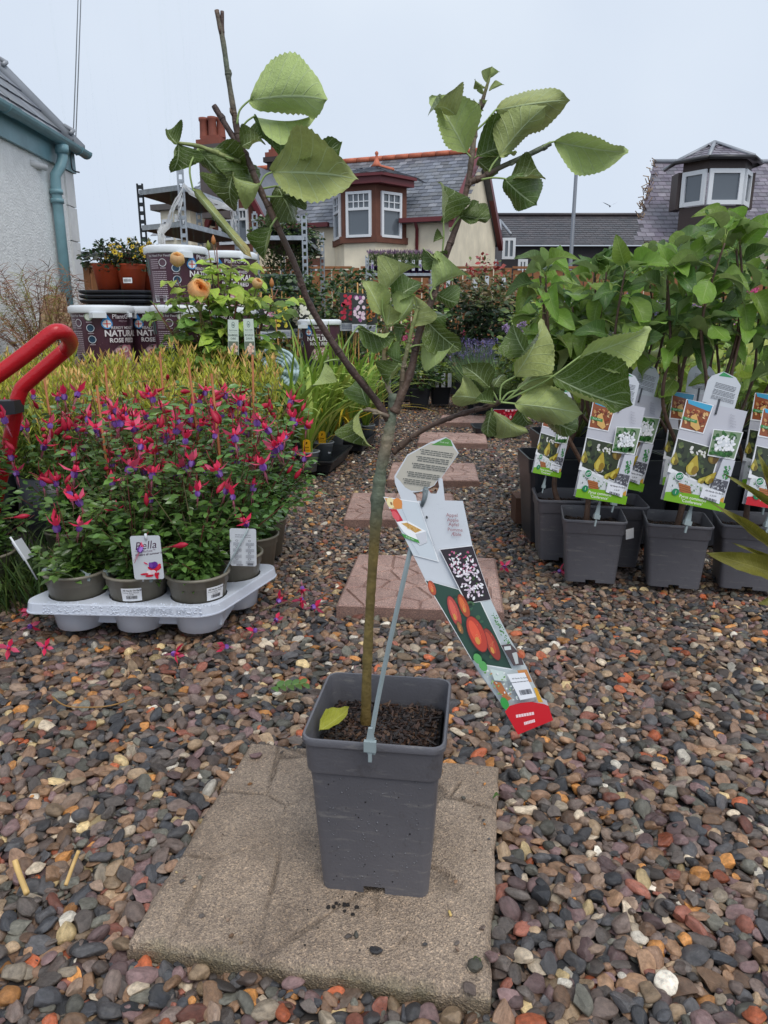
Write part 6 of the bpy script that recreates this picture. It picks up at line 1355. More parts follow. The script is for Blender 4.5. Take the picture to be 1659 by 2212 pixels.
lab2 = ['fuchsia at the far left behind the red trolley handle', 'fuchsia second from the left in the back rows', 'fuchsia behind the white tray under the stained cane', 'fuchsia behind the white tray, middle of its row', 'fuchsia behind the white tray next to the orange cane', 'fuchsia leaning over the gravel at the right end of the back rows', 'fuchsia in the last row below the gold shrub on the left', 'fuchsia in the last row below the middle gold shrub', 'fuchsia in the last row near the white rose labels', 'fuchsia in the last row beside the strap leaved plants']
can2 = [None, (-.03, 0, .63), (.01, .0, .63), None, (-.05, 0, .65), (.02, .02, .66), None, (0, 0, .66), None, None]
for i, (x, y) in enumerate(pos2): fuchsia_plant(x, y, .535 + .02 * (i % 3), lab2[i], 70 + i, 1250, 12, 9, can2[i], z=.0, sway=(.05, -.02) if i in (5, 9) else (0, 0))
for i, (x, y, w, lab) in enumerate(((-.70, 2.24, .66, 'black tray under the back fuchsias, mostly hidden by leaves'),)):
    mb = MB(); mb.add(*loft([[(a, b_, z) for a, b_ in rrect(w / 2 + e, .19 + e, .02, 3)] for e, z in ((-.01, 0), (0, .05), (.008, .052), (.008, .056), (-.004, .056), (-.012, .01))])); tag(mb.build('black_tray', BLACKP, loc=(x, y, 0)), lab, 'plant tray')
# stickers and labels of the front fuchsias
def pot_sticker(cx, cy, az, label, i):
    c = Vector((cx, cy)); w, h = .046, .034; rr_ = .0714
    def mp(x, y, l): a = az + (x - w / 2) / rr_; q = rr_ - .0015 + y * .13 + .0012 + l; return (cx + q * math.cos(a), cy + q * math.sin(a), .024 + .071 + y)
    pr = Print(mp, .0002); st = 8
    for k in range(st): pr.rect(w * k / st, 0, w * (k + 1) / st, h, srgb(236, 238, 242), up=False)
    pr.k += 2; pr.text('All Hands On Earth', .004, .0265, .0054, srgb(40, 40, 46), bold=.02); pr.text('Fuchsia Bella Mixed', .003, .021, .0046, srgb(60, 60, 66)); pr.text('\u00a3 13.99', .014, .016, .0046, srgb(40, 40, 46)); rq = random.Random(i)
    for k in range(26): q = rq.choice([.0003, .0005, .0008]); pr.rect(.010 + k * .001, .006, .010 + k * .001 + q, .0145, srgb(50, 50, 56), up=False)
    o = pr.build('price_sticker', PAPER); tag(o, label, 'sticker')
x, y = trp(-.025, -.0775); pot_sticker(x, y, R(-83), 'white price sticker on the middle taupe fuchsia pot', 1); x, y = trp(.130, -.0775); pot_sticker(x, y, R(-42), 'white price sticker wrapping the right side of the right taupe pot', 2)
def flat_label(TL, TR, BL, Y, label, draw, stake=None, name='plant_label', W_=.05, H_=.075, rad=.004):
    a, bq, c = P(*TL, Y), P(*TR, Y), P(*BL, Y); s = (bq - a).length / W_; h = (c - a).length / H_; M = frame(a - c, (bq - a).cross(a - c)); T_ = thing(name, label, 'plant label', a); T_.rotation_euler = M.to_euler(); T_.scale = (s, h, 1)
    mb = MB(); mb.prism([(x + W_ / 2, y - H_ / 2) for x, y in rrect(W_ / 2, H_ / 2, rad, 4)], -.0008, 0); mb.build('card', LABELW, T_); pr = Print(lambda x, y, l: (x, y, l), .00012); draw(pr); pr.build('printing', PRINT, T_); return T_
def d_bella(pr):
    rp = random.Random(2); pr.text('Bella', .006, -.0245, .0195, srgb(70, 34, 66), (.99, .10), (.20, 1)); 
    pr.poly([(.004, -.026), (.010, -.0275), (.018, -.0265), (.010, -.0268)], srgb(70, 34, 66)); pr.text('fuchsia\u2122', .020, -.0285, .0056, srgb(120, 90, 116), (.99, .10)); pr.text('Flowers all summer long!', .0055, -.0350, .0052, srgb(70, 40, 66), (.99, .10), (.15, 1), 'LEFT', .01)
    for (x, y, rx, ry, a, c) in ((.041, -.056, .007, .0035, 30, (214, 36, 60)), (.036, -.061, .006, .003, 70, (214, 36, 60)), (.030, -.056, .006, .003, -20, (204, 30, 60)), (.043, -.053, .006, .0028, 60, (222, 52, 76)), (.033, -.051, .0066, .0058, 0, (84, 40, 128)), (.037, -.049, .005, .005, 0, (104, 52, 150)), (.030, -.050, .003, .005, 20, (124, 74, 168)), (.022, -.047, .004, .0012, -30, (224, 60, 100)), (.027, -.063, .0055, .0042, 10, (240, 222, 226)), (.033, -.0625, .005, .004, 0, (232, 206, 214)), (.018, -.0655, .007, .0018, 5, (206, 40, 66)), (.026, -.0685, .007, .0022, 5, (206, 36, 60)), (.038, -.0685, .0028, .006, 15, (214, 36, 60)), (.040, -.066, .004, .0022, 50, (196, 30, 56))): pr.ell(x, y, rx, ry, srgb(*c), a, 12)
def d_back(pr):
    rp = random.Random(6); pr.lines(.010, -.012, .040, 2, .004, .0014, srgb(140, 142, 150), rp, dy=(0, -1))
    for j in range(4):
        for i in range(2): pr.ell(.013 + i * .024, -.024 - j * .012, .0026, .002, srgb(110, 112, 120)); pr.ell(.013 + i * .024, -.024 - j * .012, .0018, .0013, srgb(206, 210, 216)); pr.lines(.006 + i * .024, -.028 - j * .012, .022 + i * .024, 3, .0022, .0009, srgb(140, 142, 150), rp, dy=(0, -1))
    pr.rect(.033, -.072, .044, -.068, srgb(110, 112, 118)); pr.rect(.012, -.0735, .024, -.070, srgb(150, 152, 158))
def stick(name, pts, r_, label=None, parent=None, base=None, n=6, m_=None):
    mb = MB(); V, F = tube(pts, r_, n); mb.add(V, F, 0, (1, 1, 1), True); o = mb.build(name, m_ or CLEARP, parent, base); return tag(o, label, 'stick') if label else o
L1 = flat_label((280, 1158), (343, 1146), (291, 1252), 1.60, 'white label with fuchsia picture in front of the middle taupe pot', d_bella); o = L1
mb = MB(); mb.tube([(.027, .004, .002), (.027, -.006, .002)], .0022, 6); mb.tube([(.027, .002, -.003), (.012, -.08, -.006)], .0016, 5); mb.build('stake', WPLAST, L1)
L2 = flat_label((496, 1141), (553, 1141), (498, 1222), 1.685, 'white label turned to its printed back behind the right taupe pot', d_back); stick('stake', [Vector((.036, .002, .004)), Vector((-.020, -.105, .012))], .0018, None, L2)
LS = thing('plant_label', 'label seen edge on at the left taupe pot, a pale leaning strip', 'plant label', P(25, 1165, 1.70)); bs = P(25, 1165, 1.70); V_ = MB(); V_.tube([P(22, 1160, 1.69), P(52, 1205, 1.70), P(80, 1252, 1.71)], [.003, .0028, .0022], 4); V_.build('stake', WPLAST, LS, bs); V_ = MB(); a, bq = P(25, 1172, 1.69), P(52, 1212, 1.70); V_.add([a, bq, bq + Vector((.006, .035, 0)), a + Vector((.006, .035, 0)), a + Vector((.0015, 0, .0015)), bq + Vector((.0015, 0, .0015)), bq + Vector((.0075, .035, .0015)), a + Vector((.0075, .035, .0015))], [(0, 1, 2, 3), (4, 7, 6, 5), (0, 4, 5, 1), (2, 6, 7, 3), (0, 3, 7, 4), (1, 5, 6, 2)]); V_.build('card', LABELW, LS, bs)
for i in range(2):
    x, y = trp((i - 1) * .155 - .025, -.0775); mb = MB(); mb.tube([(-.07, -.012, .128), (0, .0, .131), (.052, -.05, .128)], .0022, 5); mb.box(.046, .056, -.056, -.046, .114, .131); mb.box(-.076, -.066, -.018, -.006, .112, .131); tag(mb.build('rim_clip', CLEARP, loc=(x, y, .024)), ('clear plastic strip clipped across the left taupe pot', 'clear plastic strip clipped across the middle taupe pot')[i], 'clip')

# ---- red trolley handle
REDP = mat('red_paint', srgb(190, 28, 38), .3, var=.08, scale=14, bump=.5, bscale=130); Tz = P(30, 900, 1.98); TR = thing('sack_truck', 'red tubular handle of a hand trolley rising at the left edge', 'hand trolley', (Tz.x, Tz.y, 0)); o0 = Vector((Tz.x, Tz.y, 0))
mb = MB(); pp = smooth_path([P(-100, 876, 1.78), P(-8, 812, 1.80), P(60, 762, 1.81), P(110, 722, 1.82), P(128, 716, 1.83), P(142, 722, 1.86), P(152, 738, 1.92), P(146, 752, 1.97), P(130, 766, 1.98), P(58, 828, 1.98), P(44, 846, 1.98), P(34, 880, 1.98), P(20, 960, 1.99), P(2, 1030, 2.0), P(-20, 1130, 2.0), P(-34, 1200, 2.0)], 5); mb.tube(pp, .0195, 14); mb.build('handle', REDP, TR, o0)
mb = MB(); a = P(-60, 868, 1.86); bq = P(30, 866, 1.93); mb.add([a, bq, bq - HZ * .035, a - HZ * .045, a + Vector((0, .05, 0)), bq + Vector((0, .05, 0)), bq + Vector((0, .05, -.035)), a + Vector((0, .05, -.045))], [(0, 1, 2, 3), (4, 7, 6, 5), (0, 4, 5, 1), (3, 2, 6, 7), (1, 5, 6, 2)]); mb.build('bracket', BLACKP, TR, o0)
# ---- grass tuft at the lower left
def blade(mb, b_, d, L, w, bend, c, n=5):
    d = Vector(d).normalized(); s = d.cross(Vector((0, 0, 1)))
    s = s.normalized() if s.length > .05 else Vector((1, 0, 0)); V = []; p = Vector(b_); out = Vector((d.x, d.y, 0)); out = out.normalized() if out.length > .01 else Vector((1, 0, 0))
    for i in range(n + 1):
        u = i / n; ww = w * (1 - u) ** .6 * (.6 + .8 * min(u * 3, 1)) * .6 + .0003; V += [p + s * ww, p - s * ww]; dd = (d + Vector((0, 0, -1)) * bend * u * u * 1.6 + out * bend * u).normalized(); p = p + dd * (L / n)
    mb.add(V, [(2 * i, 2 * i + 1, 2 * i + 3, 2 * i + 2) for i in range(n)], 0, c, True)
mb = MB(); r = random.Random(31)
for i in range(520):
    k = r.uniform(.5, 1.1); c = r.choice([srgb(66, 98, 42), srgb(48, 80, 36), srgb(86, 112, 52)]); blade(mb, (r.uniform(-.16, .15), r.uniform(-.16, .12), -.02), (r.gauss(0, .45), r.gauss(0, .4), 1), r.uniform(.12, .27), r.uniform(.002, .004), r.uniform(.2, 1), tuple(x * k for x in c))
gt = G(12, 1300, 0); tag(mb.build('grass_tuft', GL_, loc=(gt.x - .03, gt.y + .1, 0)), 'dark grass tuft at the left edge beside the white tray', kind='stuff')
# ---- fallen petals, twigs and bits on the gravel
def bits():
    r = random.Random(55)
    spots = [(650, 1302, 'left of the first pink slab, the brightest'), (688, 1308, 'closest to the left corner of the first pink slab'), (610, 1290, 'beside the right end of the white tray'), (655, 1280, 'just behind the brightest one near the pink slab'), (600, 1334, 'in front of the right end of the white tray'), (540, 1362, 'below the tray right corner'), (478, 1396, 'below the right cup of the tray'), (388, 1412, 'below the middle cup of the tray'), (75, 1350, 'by the left corner of the white tray'), (52, 1322, 'between the grass tuft and the white tray'), (100, 1396, 'below the left cup of the tray'), (20, 1402, 'at the left edge below the grass tuft'), (1218, 1232, 'near the left foot of the front pear pot'), (1090, 1222, 'right of the first pink slab')]
    for i, (x, y, w) in enumerate(spots):
        c = G(x, y, .008); f = link('fallen_blossom', r.choice(FUCH), None, c); f.rotation_euler = (R(90) + r.gauss(0, .5), r.gauss(0, .6), r.uniform(0, 6.28)); s = r.uniform(.9, 1.25); f.scale = (s, s, s * .8)
        tag(f, 'fallen fuchsia blossom on the gravel ' + w, 'blossom', 'fallen fuchsia blossoms')
    def twig(pts, r0, c, label, cat='twig'): mb = MB(); V, F = tube(smooth_path(pts, 4), r0, 6); mb.add(V, F, 0, c, True); tag(mb.build('dry_twig', STEMR, None, pts[0], pts[0]), label, cat)
    twig([G(112, 1504, .012), G(140, 1524, .016), G(190, 1528, .014), G(240, 1524, .014), G(290, 1508, .01)], .0016, srgb(150, 112, 60), 'long curved dry stem lying on the gravel left of the slab')
    twig([G(32, 1858, .022), G(40, 1884, .012), G(58, 1930, .006)], .0042, srgb(214, 178, 112), 'thick straw coloured stick on the gravel at the lower left edge')
    twig([G(170, 1838, .03), G(158, 1868, .014), G(142, 1912, .004)], .0030, srgb(206, 170, 108), 'thinner straw coloured stick standing in the gravel near the left edge')
    twig([G(300, 1255, .01), G(300, 1252, .01)] if False else [G(560, 1320, .012), G(600, 1306, .016), G(650, 1288, .012)], .0012, srgb(110, 96, 60), 'thin greenish stem on the gravel beside the pink slab')
    twig([G(970, 1968, .004), G(974, 1978, .004)], .0018, srgb(210, 180, 110), 'tiny straw fragment on the brown slab')
    sp = leafmat('sprig_leaf', srgb(92, 124, 62), srgb(112, 140, 84), .4, False, .2); ml = leaf_mesh('sprig_leaf', sp, 6, 4, .5, 1, 0, .1, .2, .02, 80); c = G(622, 1484, .016); T_ = thing('leaf_sprig', 'green compound leaf sprig lying on the gravel left of the grey pot', 'leaf sprig', c); mb = MB(); mb.tube([Vector((-.035, -.004, 0)), Vector((.035, .010, .004))], .001, 5, 0, srgb(130, 150, 80)); mb.build('stalk', STEMR, T_)
    for k in range(9): u = -.03 + .0078 * k; s = 1 if k % 2 else -1; M = frame(Vector((.5, s * .8, .15)), Vector((.2, -.5, .8))); o = link('leaflet', ml, T_, (u, u * .2, .003)); o.rotation_euler = M.to_euler(); o.scale = (.026,) * 3
    for i, (x, y, lab) in enumerate(((1030, 2215 - 130, 'small dark leaf fragment on the brown slab near its front edge'), (1080, 1718, 'reddish leaf scrap on the right edge of the brown slab'))):
        f = link('leaf_scrap', pear_leaves[3], None, G(x, y, .006)); f.rotation_euler = (.3, .2, i * 2.0); f.scale = (.016, .014, .014); tag(f, lab, 'leaf scrap')
    for i, (x, y) in enumerate(((1185, 990), (1148, 1005), (1235, 960))):
        mb = MB(); c = G(x, y, .012); V = [(r.uniform(.6, 1.2) * .03 * math.cos(k), r.uniform(.6, 1.2) * .02 * math.sin(k), r.uniform(0, .015)) for k in np.linspace(0, 5.5, 8)] + [(0, 0, .02)]; mb.add(V, [(k, (k + 1) % 8, 8) for k in range(8)]); tag(mb.build('paper_scrap', PAPER, loc=c), ('white paper scrap on the gravel left of the narrow pear label', 'white paper scrap on the gravel nearest the path, beside the pear pots', 'white paper scrap on the gravel behind the narrow pear label')[i], 'litter', 'white paper scraps on the gravel')
    # dark damp crumbs of compost on the slab
    mb = MB()
    for i in range(46):
        c = G(r.gauss(735, 22), r.gauss(1955, 9), .003) if i < 12 else G(r.uniform(640, 1020), r.uniform(1700, 2080), .003); s = r.uniform(.001, .0042) * (.8 if i < 12 else .4); mb.add([(c.x + a * s * r.uniform(.6, 1.3), c.y + b_ * s * r.uniform(.6, 1.3), c.z + d * s * .6) for a, b_, d in dv], df, 0, (1, 1, 1))
    tag(mb.build('compost_crumbs', SOIL), 'dark compost crumbs spilled on the brown slab', kind='stuff')
bits()
# ---------------------------------------------------------------- fences
FENCE = mat('brown_fence_timber', srgb(146, 96, 58), .7, var=.28, scale=5, bump=.4, bscale=30)
fence_n = 0
def fence_panel(x0, x1, Y, top, label, group, bw=.125, rails=(.35, 1.2), Ys=0.0):
    T_ = thing('fence_panel', label, 'fence', ((x0 + x1) / 2, Y, 0), math.atan2(Ys, x1 - x0), group); n = max(2, int((x1 - x0) / bw)); w = (x1 - x0) / n; rq = random.Random(int(x0 * 100)); bm_ = MB(); bm_.box(-w / 2 + .008, w / 2 - .008, -.009, .009, .03, top); me = bm_.mesh('board', FENCE)
    for i in range(n): o = link('board', me, T_, (-(x1 - x0) / 2 + (i + .5) * w, rq.uniform(-.004, .004), rq.uniform(-.015, .01)))
    for z in rails: q = MB(); q.box(-(x1 - x0) / 2, (x1 - x0) / 2, .012, .05, z - .04, z + .04); q.build('rail', FENCE, T_)
    q = MB(); q.box(-(x1 - x0) / 2 - .0, (x1 - x0) / 2, -.03, .03, top + .012, top + .04); q.build('top_rail', FENCE, T_); q = MB(); q.box((x1 - x0) / 2 + .003, (x1 - x0) / 2 + .093, -.045, .045, 0, top + .02); q.build('post', FENCE, T_)
for i, lab in enumerate(('fence panel behind the shelving racks, left end', 'fence panel behind the second rack', 'fence panel below the bay window of the cream house', 'fence panel below the gable of the cream house', 'fence panel seen between the pear trees', 'fence panel behind the pear trees at the right')):
    fence_panel(-4.2 + i * 1.95, -4.2 + i * 1.95 + 1.84, 9.7, 1.42, 'brown vertical board ' + lab, 'brown garden fence panels')
fence_panel(-2.62, -1.55, 6.35, 1.20, 'short stained timber fence panel joining the white cottage corner', 'stained fence by the cottage', .15)
q = MB(); a, bq = P(172, 549, 6.2), P(330, 553, 6.6); q.tube([a, bq], .022, 6); tag(q.build('handrail', mat('grey_rail', srgb(84, 88, 94), .5), None, a, a), 'thin grey rail above the stained fence by the cottage', 'rail')
# ---------------------------------------------------------------- metal shelving racks
def rack_post(mb, p, z1, s=.02):
    """slotted angle post drawn as rungs between two flanges"""
    mb.box(p.x - s, p.x - s * .55, p.y - s * .3, p.y + s * .3, 0, z1); mb.box(p.x + s * .55, p.x + s, p.y - s * .3, p.y + s * .3, 0, z1); z = .1
    while z < z1: mb.box(p.x - s * .55, p.x + s * .55, p.y - s * .2, p.y + s * .2, z, z + .022); z += .05
def rack(name, label, pts, zs, z1s, mats, group=None, lip=.02):
    o = Vector((pts[0].x, pts[0].y, 0)); T_ = thing(name, label, 'shelving rack', o, 0, group)
    for p, z1, m_ in zip(pts, z1s, mats): mb = MB(); rack_post(mb, p - o, z1); mb.build('post', m_, T_)
    for z in zs:
        mb = MB(); V = [Vector((p.x, p.y, z)) - o for p in pts]; W2 = [v + HZ * .018 for v in V]; mb.add(V + W2, [(3, 2, 1, 0), (4, 5, 6, 7)] + [(i, (i + 1) % 4, 4 + (i + 1) % 4, 4 + i) for i in range(4)]); s_ = mb.build('shelf', PLYW, T_)
        mb = MB()
        for i in range(4): a, c = V[i], V[(i + 1) % 4]; n_ = Vector((c.y - a.y, a.x - c.x, 0)).normalized() * .004; mb.add([a + n_, c + n_, c + n_ + HZ * .03, a + n_ + HZ * .03, a + n_ * 2, c + n_ * 2, c + n_ * 2 + HZ * .03, a + n_ * 2 + HZ * .03], [(0, 3, 2, 1), (4, 5, 6, 7), (0, 1, 5, 4), (3, 7, 6, 2), (0, 4, 7, 3), (1, 2, 6, 5)])
        mb.build('shelf_edge', GALV, s_)
    return T_
pn, pl_, pr2 = P(391, 404, 4.6), P(303, 416, 4.78), P(509, 446, 5.33); zt = pn.z; pf = pl_ + (pr2 - pn); zb = P(405, 490, 4.6).z
DKM = mat('dark_steel', (.03, .035, .04), .4, metal=.5)
rack('shelving_rack', 'tall empty rack with two dark shelves and a sheer wrap beside the cottage', [pn, pr2, pf, pl_], (zb, zt - .018, .62), (zt + .12, zt + .10, zt + .05, zt + .05), (GALV, GALV, GALV, DKM), 'galvanised racks')
wr = MB(); WRAP = attrmat('sheer_wrap', .4, trans=.6); r = random.Random(17)
def ribbon(a, c, sag, w0, w1, n=14):
    w0 *= .6; w1 *= .6
    for s in range(3):
        V = []; off = Vector((r.uniform(-.02, .02), r.uniform(-.02, .02), r.uniform(-.03, .03)))
        for i in range(n + 1):
            u = i / n; p = a.lerp(c, u) - HZ * (sag * 4 * u * (1 - u)) + off * math.sin(u * 3.1) + Vector((math.sin(u * 9 + s), math.cos(u * 7 + s), math.sin(u * 11 + 2 * s))) * .008; w = w0 + (w1 - w0) * u; V += [p + HZ * w * r.uniform(.3, .7), p - HZ * w * r.uniform(.3, .7)]
        wr.add(V, [(2 * i, 2 * i + 2, 2 * i + 3, 2 * i + 1) for i in range(n)], 0, (1, 1, 1), True)
ribbon(P(394, 398, 4.55), P(348, 500, 4.6), .04, .012, .07); ribbon(P(394, 400, 4.56), P(502, 442, 5.2), .06, .02, .05); ribbon(P(502, 442, 5.2), P(506, 520, 5.25), .0, .05, .02); ribbon(P(345, 498, 4.6), P(352, 526, 4.55), .0, .11, .13); ribbon(P(392, 420, 4.56), P(380, 470, 4.6), .02, .02, .05); ribbon(P(470, 560, 5.0), P(510, 620, 5.0), .0, .05, .03)
tag(wr.build('sheer_wrap', WRAP, None, pn, pn), 'torn sheer plastic wrap draped over the empty rack', 'plastic wrap')
a, bq, c = P(552, 513, 5.5), P(658, 517, 5.5), P(696, 550, 6.74); c2 = a + (c - bq); z2 = a.z
rack('shelving_rack', 'galvanised rack with trailing green plants on its upper shelf', [a, bq, c, c2], (z2 - .018, .985, .5), (z2 + .16, z2 + .14, z2 + .18, z2 + .1), (GALV,) * 4, 'galvanised racks')
def garden(cols): return [srgb(*c) for c in cols]
GR1 = garden(((84, 108, 58), (66, 92, 50), (104, 126, 66))); GRL = garden(((140, 164, 62), (120, 150, 58), (160, 178, 84))); GRD = garden(((50, 74, 44), (38, 58, 38), (66, 88, 52))); LIME = garden(((178, 196, 84), (156, 184, 72), (190, 202, 104)))
def flower_disc(name, c, c2, n=6, rad=.012, cup=.3, layers=1, cz=.4):
    mb = MB(); r = random.Random(len(name))
    for l in range(layers):
        for k in range(n):
            a = 6.283 * (k + .5 * l) / n + r.uniform(-.1, .1); o = Vector((math.cos(a), math.sin(a), 0)); s = Vector((-o.y, o.x, 0)); R_ = rad * (1 - .28 * l); z = cup * R_; q = r.uniform(.85, 1.15); w = R_ * 3.0 / n; mb.add([Vector((0, 0, l * .002)), o * R_ * .55 + s * w * .5 + HZ * z * .4, o * R_ + HZ * z, o * R_ * .55 - s * w * .5 + HZ * z * .4], [(0, 1, 2, 3)], 0, tuple(x * q for x in c), True)
    mb.lathe([(rad * .3, .0), (rad * .22, rad * .22), (.0005, rad * .28)], 6, 0, c2); me = mb.mesh(name, PETAL)
    me.transform(Matrix.Rotation(R(62), 4, 'X')); return me
def head(name, c, c2, n=9, rad=.02, h=.05, seed=1):
    mb = MB(); r = random.Random(seed)
    for i in range(n * 3):
        z = h * r.random(); a = r.uniform(0, 6.28); q = rad * (1 - z / h * .7) * r.uniform(.6, 1); p = Vector((q * math.cos(a), q * math.sin(a), z)); k = rad * .38; cc = c if r.random() < .65 else c2; d = Vector((r.gauss(0, 1), r.gauss(0, 1), r.gauss(0, 1))).normalized(); M = frame(d, p + Vector((0, -.01, .01))); kk = r.uniform(.8, 1.2)
        for t in (0, 2.1, 4.2): v = M @ Vector((math.cos(t), math.sin(t), .2)); w = M @ Vector((math.cos(t + .9), math.sin(t + .9), .2)); mb.add([p, p + v * k, p + (v + w) * k * .8, p + w * k], [(0, 1, 2, 3)], 0, tuple(x * kk for x in cc))
    return mb.mesh(name, PETAL)
YEL = [flower_disc('yellow_flower', srgb(236, 200, 40), srgb(96, 60, 30), 8, .013)]
# trailing plants and pots on the second rack
for i, (x, y, Yd, lab) in enumerate(((572, 500, 5.6, 'leafy trailing plant on the upper rack shelf, left end with white flowers'), (610, 505, 5.7, 'leafy trailing plant in the middle of the upper rack shelf'), (648, 506, 5.7, 'leafy trailing plant hanging over the right end of the upper rack shelf'), (668, 520, 6.2, 'leafy trailing plant at the back of the upper rack shelf'))):
    p = P(x, y, Yd); shrub('trailing_plant', lab, 'plant', (p.x, p.y, z2 + .02), .11, .14, -.02 if i < 2 else -.09, .14, 420, .03, GRD + GR1, 200 + i, 'trailing plants on the rack', ([flower_disc('white_flower', srgb(236, 238, 240), srgb(220, 210, 120), 6, .012)], 6, (.8, 1.2), .6) if i == 0 else None, 3); mb = MB(); mb.lathe([(.05, 0), (.07, .07)], 14); tag(mb.build('pot', BLACKP, loc=(p.x, p.y, z2 + .003)), lab.replace('leafy trailing plant', 'dark pot of the trailing plant'), 'pot', 'pots on the rack')
for i, (x, y, Yd) in enumerate(((590, 628, 5.7), (622, 628, 5.7), (655, 628, 5.8))):
    p = P(x, y, Yd); PT = thing('potted_plant', ('sparse twiggy plant in the grey green pot at the left of the lower rack shelf', 'sparse plant in the middle grey green pot on the lower rack shelf', 'bushy dark plant in the right pot on the lower rack shelf')[i], 'potted plant', (p.x, p.y, .99), 0, 'pots on the lower rack shelf'); mb = MB(); mb.lathe([(.001, .005), (.055, 0), (.075, .10), (.08, .10), (.08, .115), (.07, .115), (.068, .09), (.001, .088)], 18); mb.build('pot', mat('grey_green_pot', srgb(104, 122, 112), .45), PT); r = random.Random(i + 5); mb = MB(); pts = []; ds = []; sz = []; cc = []
    for k in range(9):
        e = Vector((r.uniform(-.13, .13), r.uniform(-.1, .1), r.uniform(.22, .36))); pp = smooth_path([(0, 0, .09), (e.x * .4, e.y * .4, e.z * .6), tuple(e)], 4); mb.tube(pp, .0022, 4, 0, srgb(96, 88, 58))
        for j in range(26 if i < 2 else 40): q = pp[int(r.uniform(.4, 1) * (len(pp) - 1))]; pts.append((q[0] + r.gauss(0, .02), q[1] + r.gauss(0, .02), q[2] + r.gauss(0, .02))); ds.append((r.gauss(0, 1), r.gauss(0, 1), r.gauss(0, .5))); sz.append(r.uniform(.018, .034)); cc.append(r.choice(GR1 if i < 2 else GRD))
    mb.build('stems', STEMR, PT, kind='stuff'); mb = MB(); leaf_cloud(mb, pts, ds, sz, cc, r); mb.build('foliage', GL_, PT, kind='stuff')
# ---------------------------------------------------------------- heather bench
hy = 8.6; hx0, hx1 = P(793, 590, hy).x, P(934, 590, hy).x; hz = P(860, 592, hy).z
rack('heather_bench', 'grey metal bench holding a row of purple potted heathers by the fence', [Vector((hx0, hy, 0)), Vector((hx1, hy, 0)), Vector((hx1, hy + .34, 0)), Vector((hx0, hy + .34, 0))], (hz - .02, hz - .36), (hz + .20,) * 4, (GALV,) * 4)
PURP = mat('purple_pot', srgb(76, 52, 106), .45); hpot = MB(); hpot.lathe([(.001, 0), (.034, 0), (.046, .085), (.048, .085), (.048, .092), (.001, .085)], 14); hpm = hpot.mesh('pot', PURP); hc = MB(); hc.box(-.016, .016, -.052, -.050, .04, .155); hcm = hc.mesh('label_card', LABELW); hq = MB(); hq.box(-.011, .011, -.0535, -.0525, .06, .11); hqm = hq.mesh('label_picture', mat('label_purple', srgb(120, 96, 150), .4))
def heather_mesh(seed):
    r = random.Random(seed); mb = MB(); pts = []; ds = []; sz = []; cc = []
    for i in range(240):
        a = r.uniform(0, 6.28); q = .062 * math.sqrt(r.random()); z = r.random(); pts.append((q * math.cos(a), q * math.sin(a), .085 + .16 * z)); ds.append((r.gauss(0, .35), r.gauss(0, .35), 1)); sz.append(r.uniform(.03, .05)); c = srgb(136, 112, 134) if z > .8 else r.choice([srgb(96, 116, 72), srgb(84, 106, 62), srgb(112, 126, 82)]); cc.append(c)
    leaf_cloud(mb, pts, ds, sz, cc, r, .2, .8, needT, 2.2); return mb.mesh('foliage', GL_)
hms = [heather_mesh(i) for i in range(3)]; nh = 9
hlab = ['at the left end of the bench', 'second from the left of the bench', 'third from the left of the bench', 'fourth from the left on the bench', 'in the middle of the bench', 'right of the middle of the bench', 'third from the right end of the bench', 'second from the right end of the bench', 'at the right end of the bench']
for i in range(nh):
    T_ = thing('potted_heather', 'heather in a purple pot with white label ' + hlab[i], 'potted plant', (hx0 + .06 + (hx1 - hx0 - .12) * i / (nh - 1), hy + .10, hz), 0, 'heathers on the bench'); link('pot', hpm, T_); link('label_card', hcm, T_); link('label_picture', hqm, T_); o = link('foliage', hms[i % 3], T_); o['kind'] = 'stuff'; o.rotation_euler = (0, 0, i)
# ---------------------------------------------------------------- hedge shrubs and red tipped shrubs by the fence
for i, (x, y0, y1, Yd, rx, lab) in enumerate(((985, 606, 770, 8.1, .42, 'dark evergreen shrub left of the lavender, under the fence'), (1050, 604, 768, 7.9, .46, 'dense dark evergreen shrub in the middle of the hedge by the fence'), (1108, 618, 770, 7.8, .40, 'dark evergreen shrub at the right end of the hedge, beside the first pear tree'))):
    a, bq = P(x, y0, Yd), P(x, y1, Yd); shrub('evergreen_shrub', lab, 'shrub', (a.x, Yd, 0), rx, .35, max(.05, bq.z - .2), a.z + .02, 1500, .075, GRD + garden(((34, 50, 36), (74, 92, 58))), 300 + i, 'dark hedge shrubs by the fence', None, 10, srgb(80, 60, 48), topc=garden(((104, 116, 70), (126, 112, 76))), sx=.72)
for i, (x, yt, yb, Yd, lab) in enumerate(((1010, 575, 640, 8.9, 'red tipped shrub above the dark hedge below the gable'), (1060, 545, 640, 9.0, 'taller red tipped shrub rising in front of the cream gable'), (1100, 580, 640, 8.8, 'red tipped shrub behind the first pear tree'), (945, 596, 660, 8.8, 'bronze leaved shrub right of the heather bench'), (715, 596, 680, 8.0, 'reddish green climber right of the second rack'), (755, 602, 690, 7.6, 'pale green shrub left of the heather bench'))):
    a, bq = P(x, yt, Yd), P(x, yb, Yd); shrub('red_tipped_shrub' if i < 4 else 'climbing_plant', lab, 'shrub', (a.x, Yd, 0), .26, .22, bq.z - .35, a.z, 420, .06, GR1 + garden(((122, 104, 66),)) if i != 5 else GR1 + GRL, 320 + i, 'shrubs along the fence', None, 9, srgb(120, 70, 60), topc=garden(((176, 82, 70), (150, 70, 60))) if i < 4 else None)
